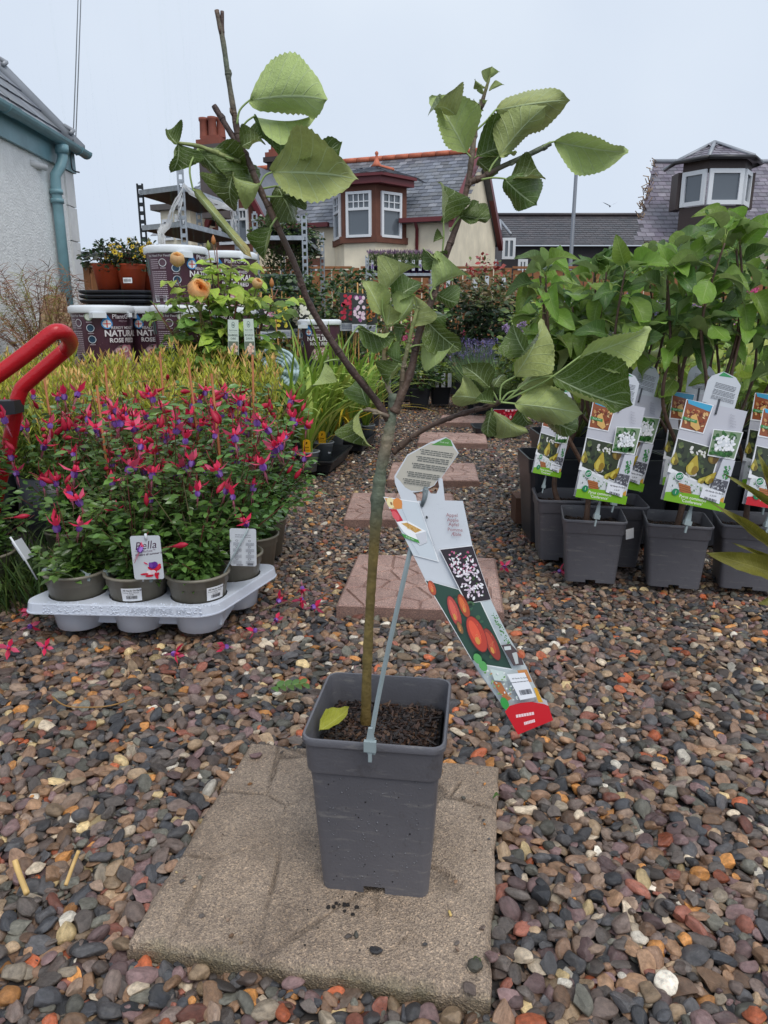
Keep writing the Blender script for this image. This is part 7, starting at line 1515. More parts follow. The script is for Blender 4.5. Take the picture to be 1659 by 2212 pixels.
hl_m = MB(); hl_m.box(-.022, .022, -.001, .001, -.05, .05); hlm = hl_m.mesh('plant_label', LABELW)
for i, (x, y) in enumerate(((968, 616), (1027, 612), (1052, 606), (1088, 610), (940, 618))):
    o = link('plant_label', hlm, None, P(x, y, 8.4)); tag(o, ('white tag on the hedge shrubs, second from the left', 'white tag in the middle of the hedge shrubs', 'white tag right of the middle of the hedge shrubs', 'rightmost white tag on the hedge shrubs', 'leftmost white tag on the hedge shrubs')[i], 'plant tag', 'white tags on the hedge shrubs')
# ---------------------------------------------------------------- lavender, bedding and other pots along the path
def spikes(mb, r, n, rad, z0, z1, cst, ctop, w=.10, lean=.35, top=.25):
    pts = []; ds = []; sz = []; cc = []
    for i in range(n):
        a = r.uniform(0, 6.28); q = rad * math.sqrt(r.random()); h = (z1 - z0) * r.uniform(.6, 1); b_ = Vector((q * math.cos(a) * .5, q * math.sin(a) * .5, z0)); d = Vector((q * math.cos(a) * lean * 3, q * math.sin(a) * lean * 3, h)); blade(mb, b_, d, d.length, .0035, .15, tuple(x * r.uniform(.7, 1.2) for x in r.choice(cst)), 3)
        if r.random() < top:
            e = b_ + d
            for k in range(5): p = e + Vector((r.gauss(0, .004), r.gauss(0, .004), -.008 * k)); pts.append(tuple(p)); ds.append((r.gauss(0, 1), r.gauss(0, 1), .8)); sz.append(.014); cc.append(r.choice(ctop))
    if pts: leaf_cloud(mb, pts, ds, sz, cc, r, .5, .8, leafT)
sq = MB(); sq.add(*loft([[(x * k, y * k, z) for x, y in rrect(.075, .075, .02, 3)] for k, z in ((.78, 0), (1, .14), (1.04, .14), (1.04, .155), (.97, .155), (.95, .12))])); SQB = sq.mesh('pot', BLACKP); LAVC = garden(((98, 88, 138), (118, 108, 156), (84, 76, 120)))
for i, (x, y, Yd, pur, lab) in enumerate(((1030, 800, 6.6, 1, 'lavender pot with purple spikes, left of the lavender group'), (1062, 790, 6.9, 1, 'lavender pot with purple spikes in the middle of the lavender group'), (1100, 790, 6.8, 1, 'lavender pot with purple spikes at the back of the lavender group'), (1048, 806, 6.2, 0, 'grey green feathery plant in front of the lavender'), (1092, 812, 5.9, 0, 'bright green feathery plant right of the lavender'))):
    p = P(x, y, Yd); T_ = thing('potted_lavender' if pur else 'feathery_plant', lab, 'potted plant', (p.x, Yd, 0), 0, 'lavender group by the path'); link('pot', SQB, T_, scale=(1.3, 1.3, 1.3)); mb = MB(); spikes(mb, random.Random(400 + i), 330, .26, .18, .62 if pur else .50, garden(((118, 134, 104), (96, 120, 84))) if pur else garden(((104, 134, 78), (128, 152, 92))), LAVC, top=.55 if pur else 0); mb.build('foliage', GL_, T_, kind='stuff')
def coloured(n_, c, c2, kind='head', **k): return [head(n_, srgb(*c), srgb(*c2), seed=i, **k) for i in range(2)] if kind == 'head' else [flower_disc(n_, srgb(*c), srgb(*c2), **k)]
PK = coloured('pink_flower', (222, 84, 150), (240, 140, 186), n=12, rad=.03, h=.09); RD = coloured('red_flower', (196, 40, 60), (224, 90, 96), n=7, rad=.02, h=.03); OR_ = coloured('orange_flower', (238, 176, 40), (244, 200, 70), n=8, rad=.026, h=.03); LIL = coloured('lilac_flower', (186, 160, 206), (212, 190, 222), n=9, rad=.03, h=.04); PUR = coloured('purple_flower', (112, 90, 168), (140, 120, 190), n=8, rad=.03, h=.05)
bed = [  # x, y of the pot base on the ground, top, radius, greens, flowers, label
    (905, 878, .42, .20, GR1, None, 'dark leaved bedding plant in the black pot nearest the path'), (950, 872, .40, .17, GR1 + GRL, (RD, 4, (.7, 1), .6), 'bedding plant with white labels beside the path slabs'),
    (925, 850, .56, .22, GRL + garden(((176, 150, 96), (164, 116, 84))), (RD, 5, (.6, 1), .7), 'yellow green plant with reddish stems left of the path'), (885, 862, .60, .2, GRL + GR1, (PK, 5, (.6, 1), .7), 'pale green bedding plant with pink spikes'),
    (970, 840, .66, .2, GR1, (PK, 7, (.8, 1.2), .6), 'plant with bright pink spikes beside the path'), (960, 818, .86, .2, GR1, (OR_, 8, (1, 1.5), .75), 'taller plant with orange yellow flowers by the hedge'),
    (940, 822, .74, .2, GRD, (PUR, 8, (.9, 1.3), .6), 'bushy plant with small purple flowers by the hedge'), (985, 850, .48, .17, GR1, (RD, 6, (.9, 1.3), .5), 'low plant with crimson flowers at the path edge'),
    (880, 836, .70, .24, GRL + GR1 + garden(((150, 84, 70),)), (PK, 7, (.9, 1.3), .6), 'mixed green plant with magenta flowers behind the apple stem'), (845, 850, .60, .24, GR1 + garden(((140, 70, 60), (170, 140, 70))), (RD, 6, (.8, 1.2), .5), 'reddish green bedding plant behind the strap leaved plants'),
    (800, 850, .58, .25, GR1 + GRL, (RD, 5, (.8, 1.2), .6), 'green bedding plant with red flowers behind the strap leaved plants'), (760, 846, .62, .25, GRD + garden(((128, 60, 52),)), (RD, 6, (1, 1.4), .5), 'dark red leaved plant under the picture labels'),
    (830, 872, .46, .2, GR1, (PK, 6, (.6, .9), .5), 'low plant with pink flowers and white tags left of the apple stem')]
for i, (x, y, tp, rx, cols, fl, lab) in enumerate(bed):
    g0 = G(x, y, 0); T_ = shrub('bedding_plant', lab, 'bedding plant', (g0.x, g0.y, 0), rx, rx * .8, .14, tp, 520, .05, cols, 420 + i, 'bedding plants along the path', fl, 7); link('pot', SQB, T_, scale=(1.35, 1.35, 1.15))
    if i in (1, 2, 12): mb = MB(); [mb.box(-rx + .05 + k * .06, -rx + .085 + k * .06, -rx * .8 - .01, -rx * .8 - .008, .17, .30) for k in range(4)]; mb.build('plant_tags', LABELW, T_, kind='stuff')
g0 = G(1072, 946, 0); T_ = thing('black_tray', 'small black tray of red fruit seen under the lowest apple branch', 'plant tray', (g0.x + .03, g0.y + .25, 0)); mb = MB(); mb.add(*loft([[(x * k, y * k, z) for x, y in rrect(.16, .13, .03, 3)] for k, z in ((.92, 0), (1, .045), (1.04, .045), (1.04, .05), (.98, .05), (.92, .012))])); mb.build('rim', BLACKP, T_); mb = MB(); r = random.Random(5)
a = P(1066, 884, g0.y + .2); bq = P(1120, 884, g0.y + .2); c = P(1066, 902, g0.y + .2); T2 = thing('plant_label', 'red picture label glimpsed behind the lowest apple leaves', 'plant label', a); mb = MB(); w_, h_ = (bq - a).length, (a - c).length * 1.4; mb.box(0, w_, 0, .001, -h_, 0); mb.build('card', LABELW, T2); pr = Print(lambda x, y, l: (x, -l - .0005, y), .0003); rp = random.Random(3); pr.rect(.002, -h_ + .003, w_ - .002, -.002, srgb(150, 26, 44))
for k in range(40): pr.ell(rp.uniform(.01, w_ - .01), rp.uniform(-h_ + .01, -.008), .008, .007, srgb(*rp.choice([(206, 36, 60), (226, 80, 100), (240, 200, 206), (170, 20, 40)])), 0, 8, False); pr.k += (k % 5 == 0)
pr.build('printing', PRINT, T2)
# ---------------------------------------------------------------- strap leaved plants in trays left of the path
STRAP = leafmat('strap_leaf', (1, 1, 1), (.92, .95, .85), .34, False, .22, .12, True)
def strap_mesh(seed):
    r = random.Random(seed); mb = MB(); c = r.choice([srgb(160, 182, 76), srgb(136, 164, 66), srgb(178, 192, 98), srgb(120, 150, 64)]); blade(mb, (0, 0, 0), (.35 * r.uniform(.1, 1.3), 0, 1), r.uniform(.38, .56), r.uniform(.011, .017), r.uniform(.15, 1.15), c, 9); return mb.mesh('strap_leaf', STRAP)
straps = [strap_mesh(i) for i in range(14)]; mb = MB(); blade(mb, (0, 0, 0), (.8, 0, .9), .48, .009, 1.3, srgb(214, 178, 52), 9); YST = mb.mesh('strap_leaf', STRAP)
GPOT = round_pot('pot', LIGHTPOT, .056, .042, .105); YTAG = mat('yellow_tag', srgb(236, 178, 28), .4)
def yellow_tag(T_):
    pr = Print(lambda x, y, l: (x, -.052 - l, y + .020), .0003); pts = [(-.019, .085), (.019, .085), (.019, .140), (.014, .148), (0, .152), (-.014, .148), (-.019, .140)]; mb = MB(); n = len(pts); mb.add([(x, -.052, y + .020) for x, y in pts] + [(x, -.0512, y + .020) for x, y in pts], [tuple(range(n)), tuple(range(2 * n - 1, n - 1, -1))] + [(i, n + i, n + (i + 1) % n, (i + 1) % n) for i in range(n)]); o = mb.build('tag', YTAG, T_); pr.ell(0, .134, .0042, .0055, srgb(92, 70, 20)); pr.ell(-.003, .128, .003, .0022, srgb(92, 70, 20), 30); pr.text('June', 0, .108, .0125, srgb(60, 44, 10), align='CENTER', bold=.015); pr.lines(-.013, .093, .014, 2, .004, .0014, srgb(120, 90, 20), random.Random(2)); pr.build('tag_print', PRINT, o)
def strap_plant(x, y, label, seed, tg, n=24, z=.02, pot=True, stk=False):
    r = random.Random(seed); T_ = thing('strap_leaved_plant', label, 'potted plant', (x, y, z), 0, 'strap leaved plants in black trays')
    if pot: link('pot', GPOT, T_); o = link('compost', SOILD, T_); o.scale = (.72, .72, .82); o['kind'] = 'stuff'
    for i in range(n): o = link('strap_leaf', r.choice(straps) if r.random() > .05 else YST, T_, (r.gauss(0, .008), r.gauss(0, .008), .085)); s = r.uniform(.85, 1.45); o.scale = (s * 1.15, s * 1.15, s); o.rotation_euler = (0, 0, r.uniform(0, 6.28))
    if tg: yellow_tag(T_)
    if stk: pr = Print(lambda u, v, l: (.048 * math.sin(u / .048 + .9) * (1 + l * 20), -.0505 * math.cos(u / .048 + .9) * (1 + l * 20), .045 + v), .0003); pr.rect(-.009, 0, .009, .03, srgb(232, 234, 238)); [pr.rect(-.006 + k * .0016, .006, -.0052 + k * .0016, .02, srgb(60, 60, 64), up=False) for k in range(7)]; pr.k += 1; pr.build('price_sticker', PAPER, T_)
sp_ = [G(664, 1018, .02), G(697, 995, .02), G(722, 975, .02), G(756, 966, .02), G(790, 952, .02)]; dirn = (sp_[2] - sp_[0]).normalized()
for i, p in enumerate(sp_): strap_plant(p.x, p.y + .05, ('strap leaved plant in the grey pot with a yellow tag nearest the camera', 'strap leaved plant in the second grey pot with a yellow tag', 'strap leaved plant in the third grey pot at the back corner of the near tray', 'strap leaved plant in the front pot of the second black tray', 'strap leaved plant at the far end of the second black tray')[i], 500 + i, i in (0, 1), 34, .012, True, i in (0, 1, 3))
k = 0
for i, p in enumerate(sp_):
    for j in (1, 2):
        if (i, j) in ((0, 2),): continue
        strap_plant(p.x - .115 * j, p.y + .05 + .03 * j, ('strap leaved plant beside the fuchsias, behind the yellow tags', 'strap leaved plant in the middle of the near tray', 'strap leaved plant at the left of the near tray', 'strap leaved plant left of the third pot in the near tray', 'strap leaved plant at the far left of the near tray', 'strap leaved plant in the middle of the second tray', 'strap leaved plant at the left of the second tray', 'strap leaved plant at the back of the second tray', 'strap leaved plant at the back left of the second tray')[k], 520 + k, False, 32, .012); k += 1
for (c, w, l, lab) in ((sp_[1] + Vector((-.06, .02, 0)), .17, .26, 'long black tray holding the three nearest strap leaved pots'), (sp_[3].lerp(sp_[4], .5) + Vector((-.08, .06, 0)), .16, .22, 'black tray holding the second group of strap leaved pots')):
    mb = MB(); mb.add(*loft([[(x * a, y * a, z) for x, y in rrect(w, l, .02, 3)] for a, z in ((.88, -.004), (.95, .035), (1.0, .04), (1.03, .055), (1.05, .055), (1.05, .06), (.99, .06), (.93, .03), (.9, .008))])); o = mb.build('black_tray', BLACKP, loc=(c.x, c.y + .02, 0)); o.rotation_euler = (0, 0, math.atan2(dirn.y, dirn.x) - math.pi / 2); tag(o, lab, 'plant tray')
mb = MB(); c = G(612, 880, 0); base = P(595, 800, 3.9); r = random.Random(9)
for l in range(5):
    R_ = .05 + .017 * l; mb.tube([base + Vector((R_ * math.cos(t), .012 * math.sin(t * 9), R_ * .95 * math.sin(t))) for t in np.linspace(0, 6.283, 40)], .010, 7)
tag(mb.build('coiled_hose', mat('pale_blue_rope', srgb(176, 198, 204), .6, var=.15, scale=60), None, base, base), 'pale blue coiled hose standing behind the fuchsias', 'hose')
# ---------------------------------------------------------------- bagged roses on canes with picture labels
rose_lab = [(578, 690, 5.0, (240, 226, 232), (216, 150, 178), 'pale pink'), (612, 688, 5.1, (226, 210, 60), (240, 226, 90), 'yellow'), (641, 686, 5.2, (222, 216, 196), (240, 234, 214), 'cream, bent'), (662, 688, 5.0, (222, 222, 196), (242, 240, 222), 'large white rose'), (750, 674, 5.3, (206, 30, 60), (226, 60, 90), 'crimson'), (776, 676, 5.2, (150, 84, 140), (240, 214, 226), 'purple and white'), (800, 679, 5.4, (232, 120, 50), (240, 150, 80), 'orange'), (562, 694, 5.1, (236, 238, 240), (200, 210, 220), 'narrow white')]
for i, (x, y, Yd, c1, c2, nm) in enumerate(rose_lab):
    p = P(x, y, Yd); T_ = thing('bagged_rose', 'climbing plant on canes with the ' + nm + ' picture label', 'climbing plant', (p.x, Yd + .04, 0), 0, 'climbers on canes with picture labels'); r = random.Random(600 + i); z1 = p.z + .15
    for k in range(4): mb = MB(); a = r.uniform(-.1, .1); mb.tube([(a * 1.2, r.uniform(-.03, .06), .05), (a * .3 + r.uniform(-.02, .02), r.uniform(-.0, .04), z1 + r.uniform(-.05, .06))], .0048, 6); mb.build('cane', CANE, T_)
    mb = MB(); pts = []; ds = []; sz = []; cc = []
    for k in range(330): z = .3 + (z1 - .15) * r.random() ** .7; pts.append((r.gauss(0, .085), r.uniform(.02, .16), z)); ds.append((r.gauss(0, 1), r.gauss(0, 1), r.gauss(0, .5))); sz.append(r.uniform(.025, .05)); cc.append(r.choice(GR1 + GRD))
    leaf_cloud(mb, pts, ds, sz, cc, r); mb.build('foliage', GL_, T_, kind='stuff'); mb = MB(); mb.lathe([(.06, 0), (.075, .19), (.08, .2), (.001, .19)], 12); mb.build('pot', BLACKP, T_)
    w = .05 if i != 7 else .024; h = .13; mb = MB(); o3 = Vector((0, -.05, p.z)); mb.box(-w, w, -.051, -.050, p.z - h, p.z + h); cd = mb.build('label_card', LABELW, T_); pr = Print(lambda u, v, l: (u, -.0512 - l, p.z + v), .0004); pr.rect(-w, -h + .055, w, h, srgb(52, 56, 52)); rp = random.Random(i)
    for k in range(26): pr.ell(rp.uniform(-w * .7, w * .7), rp.uniform(-h + .08, h - .02), w * .28, w * .24, srgb(*rp.choice([c1, c2, c2])), rp.uniform(0, 180), 8, False); pr.k += 1 if k % 4 == 0 else 0
    pr.lines(-w * .8, -h + .038, w * .8, 3, -.011, .004, srgb(130, 140, 170), rp); pr.build('label_print', PRINT, cd)
shrub('climbing_plant', 'leafy climber filling the gap behind the crimson label', 'climbing plant', (P(735, 640, 5.8).x, 5.8, 0), .34, .25, .55, P(735, 600, 5.8).z, 900, .05, GR1 + GRD + garden(((120, 100, 66),)), 640, None, None, 12, srgb(110, 84, 60))
shrub('climbing_plant', 'pale leafy climber right of the orange label behind the apple leaves', 'climbing plant', (P(850, 640, 6.4).x, 6.4, 0), .42, .25, .45, P(850, 618, 6.4).z, 900, .055, GR1 + GRL, 641, None, None, 12, srgb(120, 90, 60))
shrub('climbing_plant', 'dark climber behind the yellow and cream labels', 'climbing plant', (P(620, 680, 5.7).x, 5.7, 0), .5, .2, .2, P(620, 650, 5.7).z, 1200, .05, GRD + GR1, 642, None, None, 14, srgb(90, 70, 56))
# ---------------------------------------------------------------- golden shrubs in front of the tubs
def gold_shrub(x, y, tp, label, seed):
    r = random.Random(seed); T_ = thing('golden_shrub', label, 'shrub', (x, y, 0), 0, 'golden green shrubs on the left'); pts = []; ds = []; sz = []; cc = []; mb = MB(); st = MB()
    for i in range(135):
        a = r.uniform(0, 6.283); q = .19 * math.sqrt(r.random()); h = tp * r.uniform(.72, 1.02) - q * .3; e = Vector((q * math.cos(a), q * math.sin(a), h)); b_ = Vector((e.x * .55, e.y * .55, h - .26)); st.tube([b_, e], .0016, 3, 0, srgb(120, 120, 60))
        for k in range(44):
            u = k / 44; p = b_.lerp(e, .1 + .9 * u); a2 = k * 2.4 + i; o = 1.05 - .55 * u; d = Vector((math.cos(a2) * o, math.sin(a2) * o, .55 + .5 * u)); pts.append(tuple(p)); ds.append(tuple(d)); sz.append(r.uniform(.022, .038)); c = srgb(226, 182, 112) if (u > .87 and r.random() < .62) else (r.choice([srgb(208, 208, 86), srgb(186, 196, 78)]) if u > .55 else r.choice([srgb(128, 154, 68), srgb(96, 126, 58)])); k_ = r.uniform(.8, 1.15); cc.append((c[0] * k_, c[1] * k_, c[2] * k_))
    leaf_cloud(mb, pts, ds, sz, cc, r, .1, .7, needT, 1.75); mb.build('foliage', NEEDLE, T_, kind='stuff'); st.build('shoots', STEMR, T_, kind='stuff'); mb = MB(); mb.lathe([(.001, 0), (.1, 0), (.13, .22), (.001, .2)], 14); mb.build('pot', BLACKP, T_)
gp2 = [(-1.62, 2.86, .69), (-1.34, 2.84, .70), (-1.06, 2.80, .68), (-.80, 2.80, .67), (-.58, 2.84, .665), (-1.48, 2.58, .62), (-1.20, 2.56, .63), (-.92, 2.56, .60), (-.66, 2.60, .60)]
gl2 = ['golden green shrub at the left edge behind the red handle', 'golden green shrub under the dry fronds, inside the red loop', 'tall golden green shrub below the left tub', 'golden green shrub below the middle tub', 'golden green shrub at the right end next to the white rose labels', 'shorter golden shrub in the front row at the left edge', 'shorter golden shrub in the front row beside the red handle', 'shorter golden shrub in the front row behind the middle canes', 'shorter golden shrub in the front row behind the orange cane']
for i, (x, y, tp) in enumerate(gp2): gold_shrub(x, y, tp, gl2[i], 700 + i)
# ---------------------------------------------------------------- rose bush with peach flowers
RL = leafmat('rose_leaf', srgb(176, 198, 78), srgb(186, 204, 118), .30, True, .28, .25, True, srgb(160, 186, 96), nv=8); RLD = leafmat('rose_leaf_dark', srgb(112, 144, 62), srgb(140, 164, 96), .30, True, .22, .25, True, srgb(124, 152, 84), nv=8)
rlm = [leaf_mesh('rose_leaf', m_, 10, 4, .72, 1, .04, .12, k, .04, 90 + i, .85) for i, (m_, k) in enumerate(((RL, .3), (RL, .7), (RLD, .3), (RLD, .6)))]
Rb = Vector((P(470, 640, 3.0).x, 3.0, 0)); RT = thing('rose_bush', 'bushy rose with bright green leaves and peach blooms in front of the tubs', 'rose bush', Rb); r = random.Random(808); stm = MB(); heads = []
targets = [(382, 600, 2.96), (430, 660, 2.9), (468, 535, 3.0), (455, 560, 3.02), (512, 640, 2.95), (556, 615, 3.0), (590, 650, 3.0), (350, 690, 2.9), (330, 655, 2.92), (380, 735, 2.88), (520, 590, 3.05), (480, 700, 2.9), (540, 680, 2.95), (420, 720, 2.9), (600, 625, 3.05), (500, 560, 3.05), (445, 620, 2.92), (560, 730, 3.0)]
for i, (x, y, Yd) in enumerate(targets):
    e = P(x, y, Yd) - Rb; p = smooth_path([(r.uniform(-.03, .03), 0, .3), (e.x * .4, e.y * .5, .3 + (e.z - .3) * .5), tuple(e)], 6); stm.tube(p, list(np.linspace(.0055, .0022, len(p))), 6, 0, srgb(104, 92, 58) if i % 2 else srgb(120, 70, 58))
    for k in range(25):
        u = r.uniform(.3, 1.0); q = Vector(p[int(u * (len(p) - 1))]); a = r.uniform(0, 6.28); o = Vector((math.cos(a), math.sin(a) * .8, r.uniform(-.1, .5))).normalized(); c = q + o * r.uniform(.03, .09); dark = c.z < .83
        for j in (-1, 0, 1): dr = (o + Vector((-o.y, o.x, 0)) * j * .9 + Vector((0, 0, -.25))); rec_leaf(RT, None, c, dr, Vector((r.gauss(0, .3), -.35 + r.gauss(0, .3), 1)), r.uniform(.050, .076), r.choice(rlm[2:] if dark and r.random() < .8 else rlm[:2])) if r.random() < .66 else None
        stm.tube([q, c], .0012, 4, 0, srgb(120, 140, 70))
stm.build('stems', STEMR, RT, kind='stuff')
def rose(seed, R_, c1, c2, open_):
    mb = MB(); r = random.Random(seed)
    for l in range(6):
        n = 5; rr_ = R_ * (.25 + .15 * l)
        for k in range(n + (l > 2)):
            a = 6.283 * k / (n + (l > 2)) + l * .7 + r.uniform(-.2, .2); V = []; c = tuple(c1[i] * (1 - l / 6) + c2[i] * l / 6 for i in range(3)); q = r.uniform(.88, 1.1)
            for i in range(4):
                for j in range(-2, 3): t = a + j * .33; ph = R((-65, -15, 30, 62 - 6 * l * open_)[i]); q2 = R_ * (.40 + .115 * l) * (1 + .03 * math.sin(j * 2.1 + l)); V.append((q2 * math.cos(ph) * math.cos(t), q2 * math.cos(ph) * math.sin(t), q2 * math.sin(ph) * .95 - (.06 * R_ if abs(j) == 2 else 0)))
            mb.add(V, [(i * 5 + j, i * 5 + j + 1, i * 5 + j + 6, i * 5 + j + 5) for i in range(3) for j in range(4)], 0, tuple(x * q for x in c), True)
    return mb.mesh('rose_flower', ROSEP)
RS = [rose(1, .030, (1.0, .66, .30), (1.0, .80, .50), .3), rose(2, .042, (1.0, .52, .16), (1.0, .78, .46), 1.0)]
for (x, y, Yd, v, s, rt) in ((383, 560, 2.93, 0, 1.0, (.5, .2, 0)), (429, 626, 2.86, 1, 1.05, (1.0, -.2, 1)), (446, 618, 2.92, 0, .6, (.9, .4, 0)), (556, 612, 2.98, 0, .75, (.5, .6, 0))): o = link('rose_flower', RS[v], RT, P(x, y, Yd) - Rb); o.scale = (s,) * 3; o.rotation_euler = rt
mb = MB(); mb.lathe([(.001, -.014), (.006, -.012), (.0095, -.002), (.007, .010), (.001, .022)], 8, 0, srgb(150, 160, 84)); BUDM = mb.mesh('rose_bud', PETAL); mb = MB(); mb.lathe([(.001, -.014), (.006, -.012), (.0095, -.002), (.007, .010), (.001, .022)], 8, 0, srgb(206, 140, 84)); BUDP = mb.mesh('rose_bud', PETAL)
for x, y, Yd, m_ in ((450, 532, 3.0, BUDM), (461, 520, 3.0, BUDP), (386, 650, 2.9, BUDM), (430, 664, 2.88, BUDM), (587, 612, 3.0, BUDP)): b_ = P(x, y, Yd) - Rb; link('rose_bud', m_, RT, b_); st_ = MB(); st_.tube([b_ - HZ * .012, b_ - Vector((-.005, 0, .08))], .0016, 5, 0, srgb(124, 84, 60)); st_.build('bud_stalk', STEMR, RT)
mb = MB(); mb.lathe([(.001, 0), (.11, 0), (.14, .26), (.145, .26), (.145, .28), (.001, .26)], 18); mb.build('pot', BLACKP, RT)
def d_rose(first, second):
    def f(pr):
        pr.rect(0, -.15, .05, 0, srgb(206, 220, 208)); pr.ell(.025, -.022, .0085, .013, srgb(112, 132, 126), 0, 16); pr.ell(.025, -.022, .0064, .010, srgb(206, 220, 208), 0, 16); pr.ell(.025, -.022, .0046, .006, srgb(112, 132, 126), 20, 10); pr.ell(.025, -.018, .002, .0025, srgb(206, 220, 208)); pr.text('David Austin', .025, -.047, .0072, srgb(60, 78, 74), align='CENTER'); pr.rect(.006, -.0535, .044, -.053, srgb(120, 140, 132)); pr.text(first, .025, -.070, .0125, srgb(50, 66, 64), align='CENTER'); pr.text(second, .025, -.084, .0125, srgb(50, 66, 64), align='CENTER'); pr.rect(.002, -.15, .048, -.092, srgb(110, 122, 104))
        for k in range(12): a = k * 2.4; pr.ell(.025 + .010 * math.cos(a) * (k % 3) * .8, -.122 + .012 * math.sin(a) * (k % 3) * .7, .008, .007, srgb(*((240, 214, 190) if k % 2 else (226, 180, 160))), k * 30, 9, False); pr.k += 1
    return f
flat_label((492, 690), (515, 690), (493, 766), 2.84, 'upright white rose label, the left of the pair in the golden shrubs', d_rose('GABRIEL', 'OAK'), W_=.05, H_=.15, rad=.002); flat_label((525, 689), (547, 688), (530, 768), 2.84, 'upright white rose label, the right of the pair beside the golden shrubs', d_rose('ROALD', 'DAHL'), W_=.05, H_=.15, rad=.002)
for i, (x, y0, y1, lab) in enumerate(((503, 764, 900, 'stake of the left rose label'), (540, 764, 900, 'stake of the right rose label'))):
    pass
# ---------------------------------------------------------------- tubs of plant food on a bench
BENCH = mat('bench_timber', srgb(120, 96, 74), .75, var=.25, scale=6); Tb = thing('display_bench', 'low timber bench under the tubs, mostly hidden by plants', 'bench', (-1.28, 3.5, 0))
for i in range(6): mb = MB(); mb.box(-.62, .62, -.42 + i * .15, -.42 + i * .15 + .135, .545, .575); mb.build('plank', BENCH, Tb)
for sx in (-.57, .57):
    for sy in (-.36, .42): mb = MB(); mb.box(sx - .035, sx + .035, sy - .035, sy + .035, 0, .543); mb.build('leg', BENCH, Tb)
TUBP = attrmat('tub_print', .28); m0 = srgb(88, 58, 72); tb = MB(); tb.lathe([(.001, .002), (.112, 0), (.114, .004), (.130, .222)], 36, 0, m0); TUBB = tb.mesh('tub_body', TUBP); tl = MB(); tl.lathe([(.128, .214), (.137, .212), (.139, .216), (.139, .236), (.136, .241), (.130, .243), (.127, .246), (.118, .246), (.116, .241), (.001, .240)], 36); tl.box(-.10, -.04, -.139, -.100, .192, .214); tl.box(.06, .075, -.137, -.11, .196, .214); TUBL = tl.mesh('tub_lid', WPLAST)
def tub_print():
    def mp(a, z, l): t = R(a - 90); q = .1142 + (z - .004) * .0735 + .0006 + l; return (q * math.cos(t), q * math.sin(t), z)
    pr = Print(mp, .00012); W_ = srgb(214, 208, 212); D_ = srgb(178, 160, 170); rp = random.Random(3); k = 180 / math.pi / .122
    pr.rect(-134, .125, -112, .19, srgb(96, 190, 168), True); pr.text('No Need For Feed!', -106, .197, .0135 * k, W_, (1, 0), (0, 1 / k), bold=.015)
    for y in range(5): pr.lines(-102, .183 - y * .0085, -82, 1, 1, .0042, D_, rp)
    for y in range(14): pr.lines(-102, .134 - y * .0082, -66, 1, 1, .0040, D_, rp)
    pr.rect(-100, .012, -70, .040, srgb(226, 226, 230)); [pr.rect(-98 + q * 1.6, .016, -97.2 + q * 1.6, .036, srgb(60, 50, 56), up=False) for q in range(17)]; pr.k += 1
    for (a, z, c) in ((-72, .172, (222, 222, 226)), (-48, .197, (150, 176, 140)), (-47, .150, (206, 214, 222)), (-46, .103, (206, 214, 222))):
        pr.ell(a, z, 8, .0165, srgb(*c), 0, 18); pr.ell(a, z, 6.6, .0138, srgb(214, 218, 206) if z > .19 else srgb(36, 66, 92) if z < .16 else srgb(96, 70, 84), 0, 18); pr.ell(a, z - .002, 4, .006, srgb(90, 160, 150) if z < .16 else srgb(150, 180, 110), 20, 8); pr.lines(a - 6, z - .024, a + 6, 1, 1, .004, D_, rp)
    pr.poly([(-16 + 10.5 * math.cos(t), .168 + .021 * math.sin(t)) for t in np.linspace(2.5, 6.92, 18)] + [(-16, .210)], srgb(64, 140, 206)); pr.ell(-16, .168, 8, .0165, srgb(232, 236, 240), 0, 18); pr.rect(-23, .166, -9, .170, srgb(214, 80, 70)); pr.rect(-17, .153, -15, .183, srgb(214, 80, 70)); [pr.ell(-16 + dx_, .168 + dz_, 2, .004, srgb(80, 100, 160), 45, 6, False) for dx_ in (-4, 4) for dz_ in (-.008, .008)]; pr.k += 1
    S_ = lambda t, z, s, c=W_, b_=.02: pr.text(t, 16, z, s * k, c, (1, 0), (0, 1 / k), 'CENTER', b_)
    S_('PlantGro', .190, .026, W_, .01); S_('PREMIUM', .176, .010, D_, 0); S_('READY MIXED', .146, .017); S_('NATURAL', .116, .036, srgb(232, 228, 230), .03); S_('ROSE FEED', .090, .026, srgb(232, 228, 230), .03)
    for q in range(46): pr.ell(rp.uniform(-40, 60), rp.uniform(.01, .15), .5, .001, srgb(170, 130, 150), 0, 5, False)
    pr.k += 1; pr.ell(16, .028, 27, .052, srgb(196, 170, 180), 0, 26); pr.ell(16, .028, 25, .048, srgb(120, 120, 96), 0, 26)
    for q in range(26): pr.ell(16 + rp.uniform(-17, 17), .034 + rp.uniform(-.024, .034), 7, .013, srgb(*rp.choice([(226, 190, 196), (240, 226, 222), (176, 80, 104), (206, 140, 156)])), 0, 9, False); pr.k += 1 if q % 3 == 0 else 0
    return pr.mb.mesh('tub_print', TUBP)
TUBPR = tub_print()
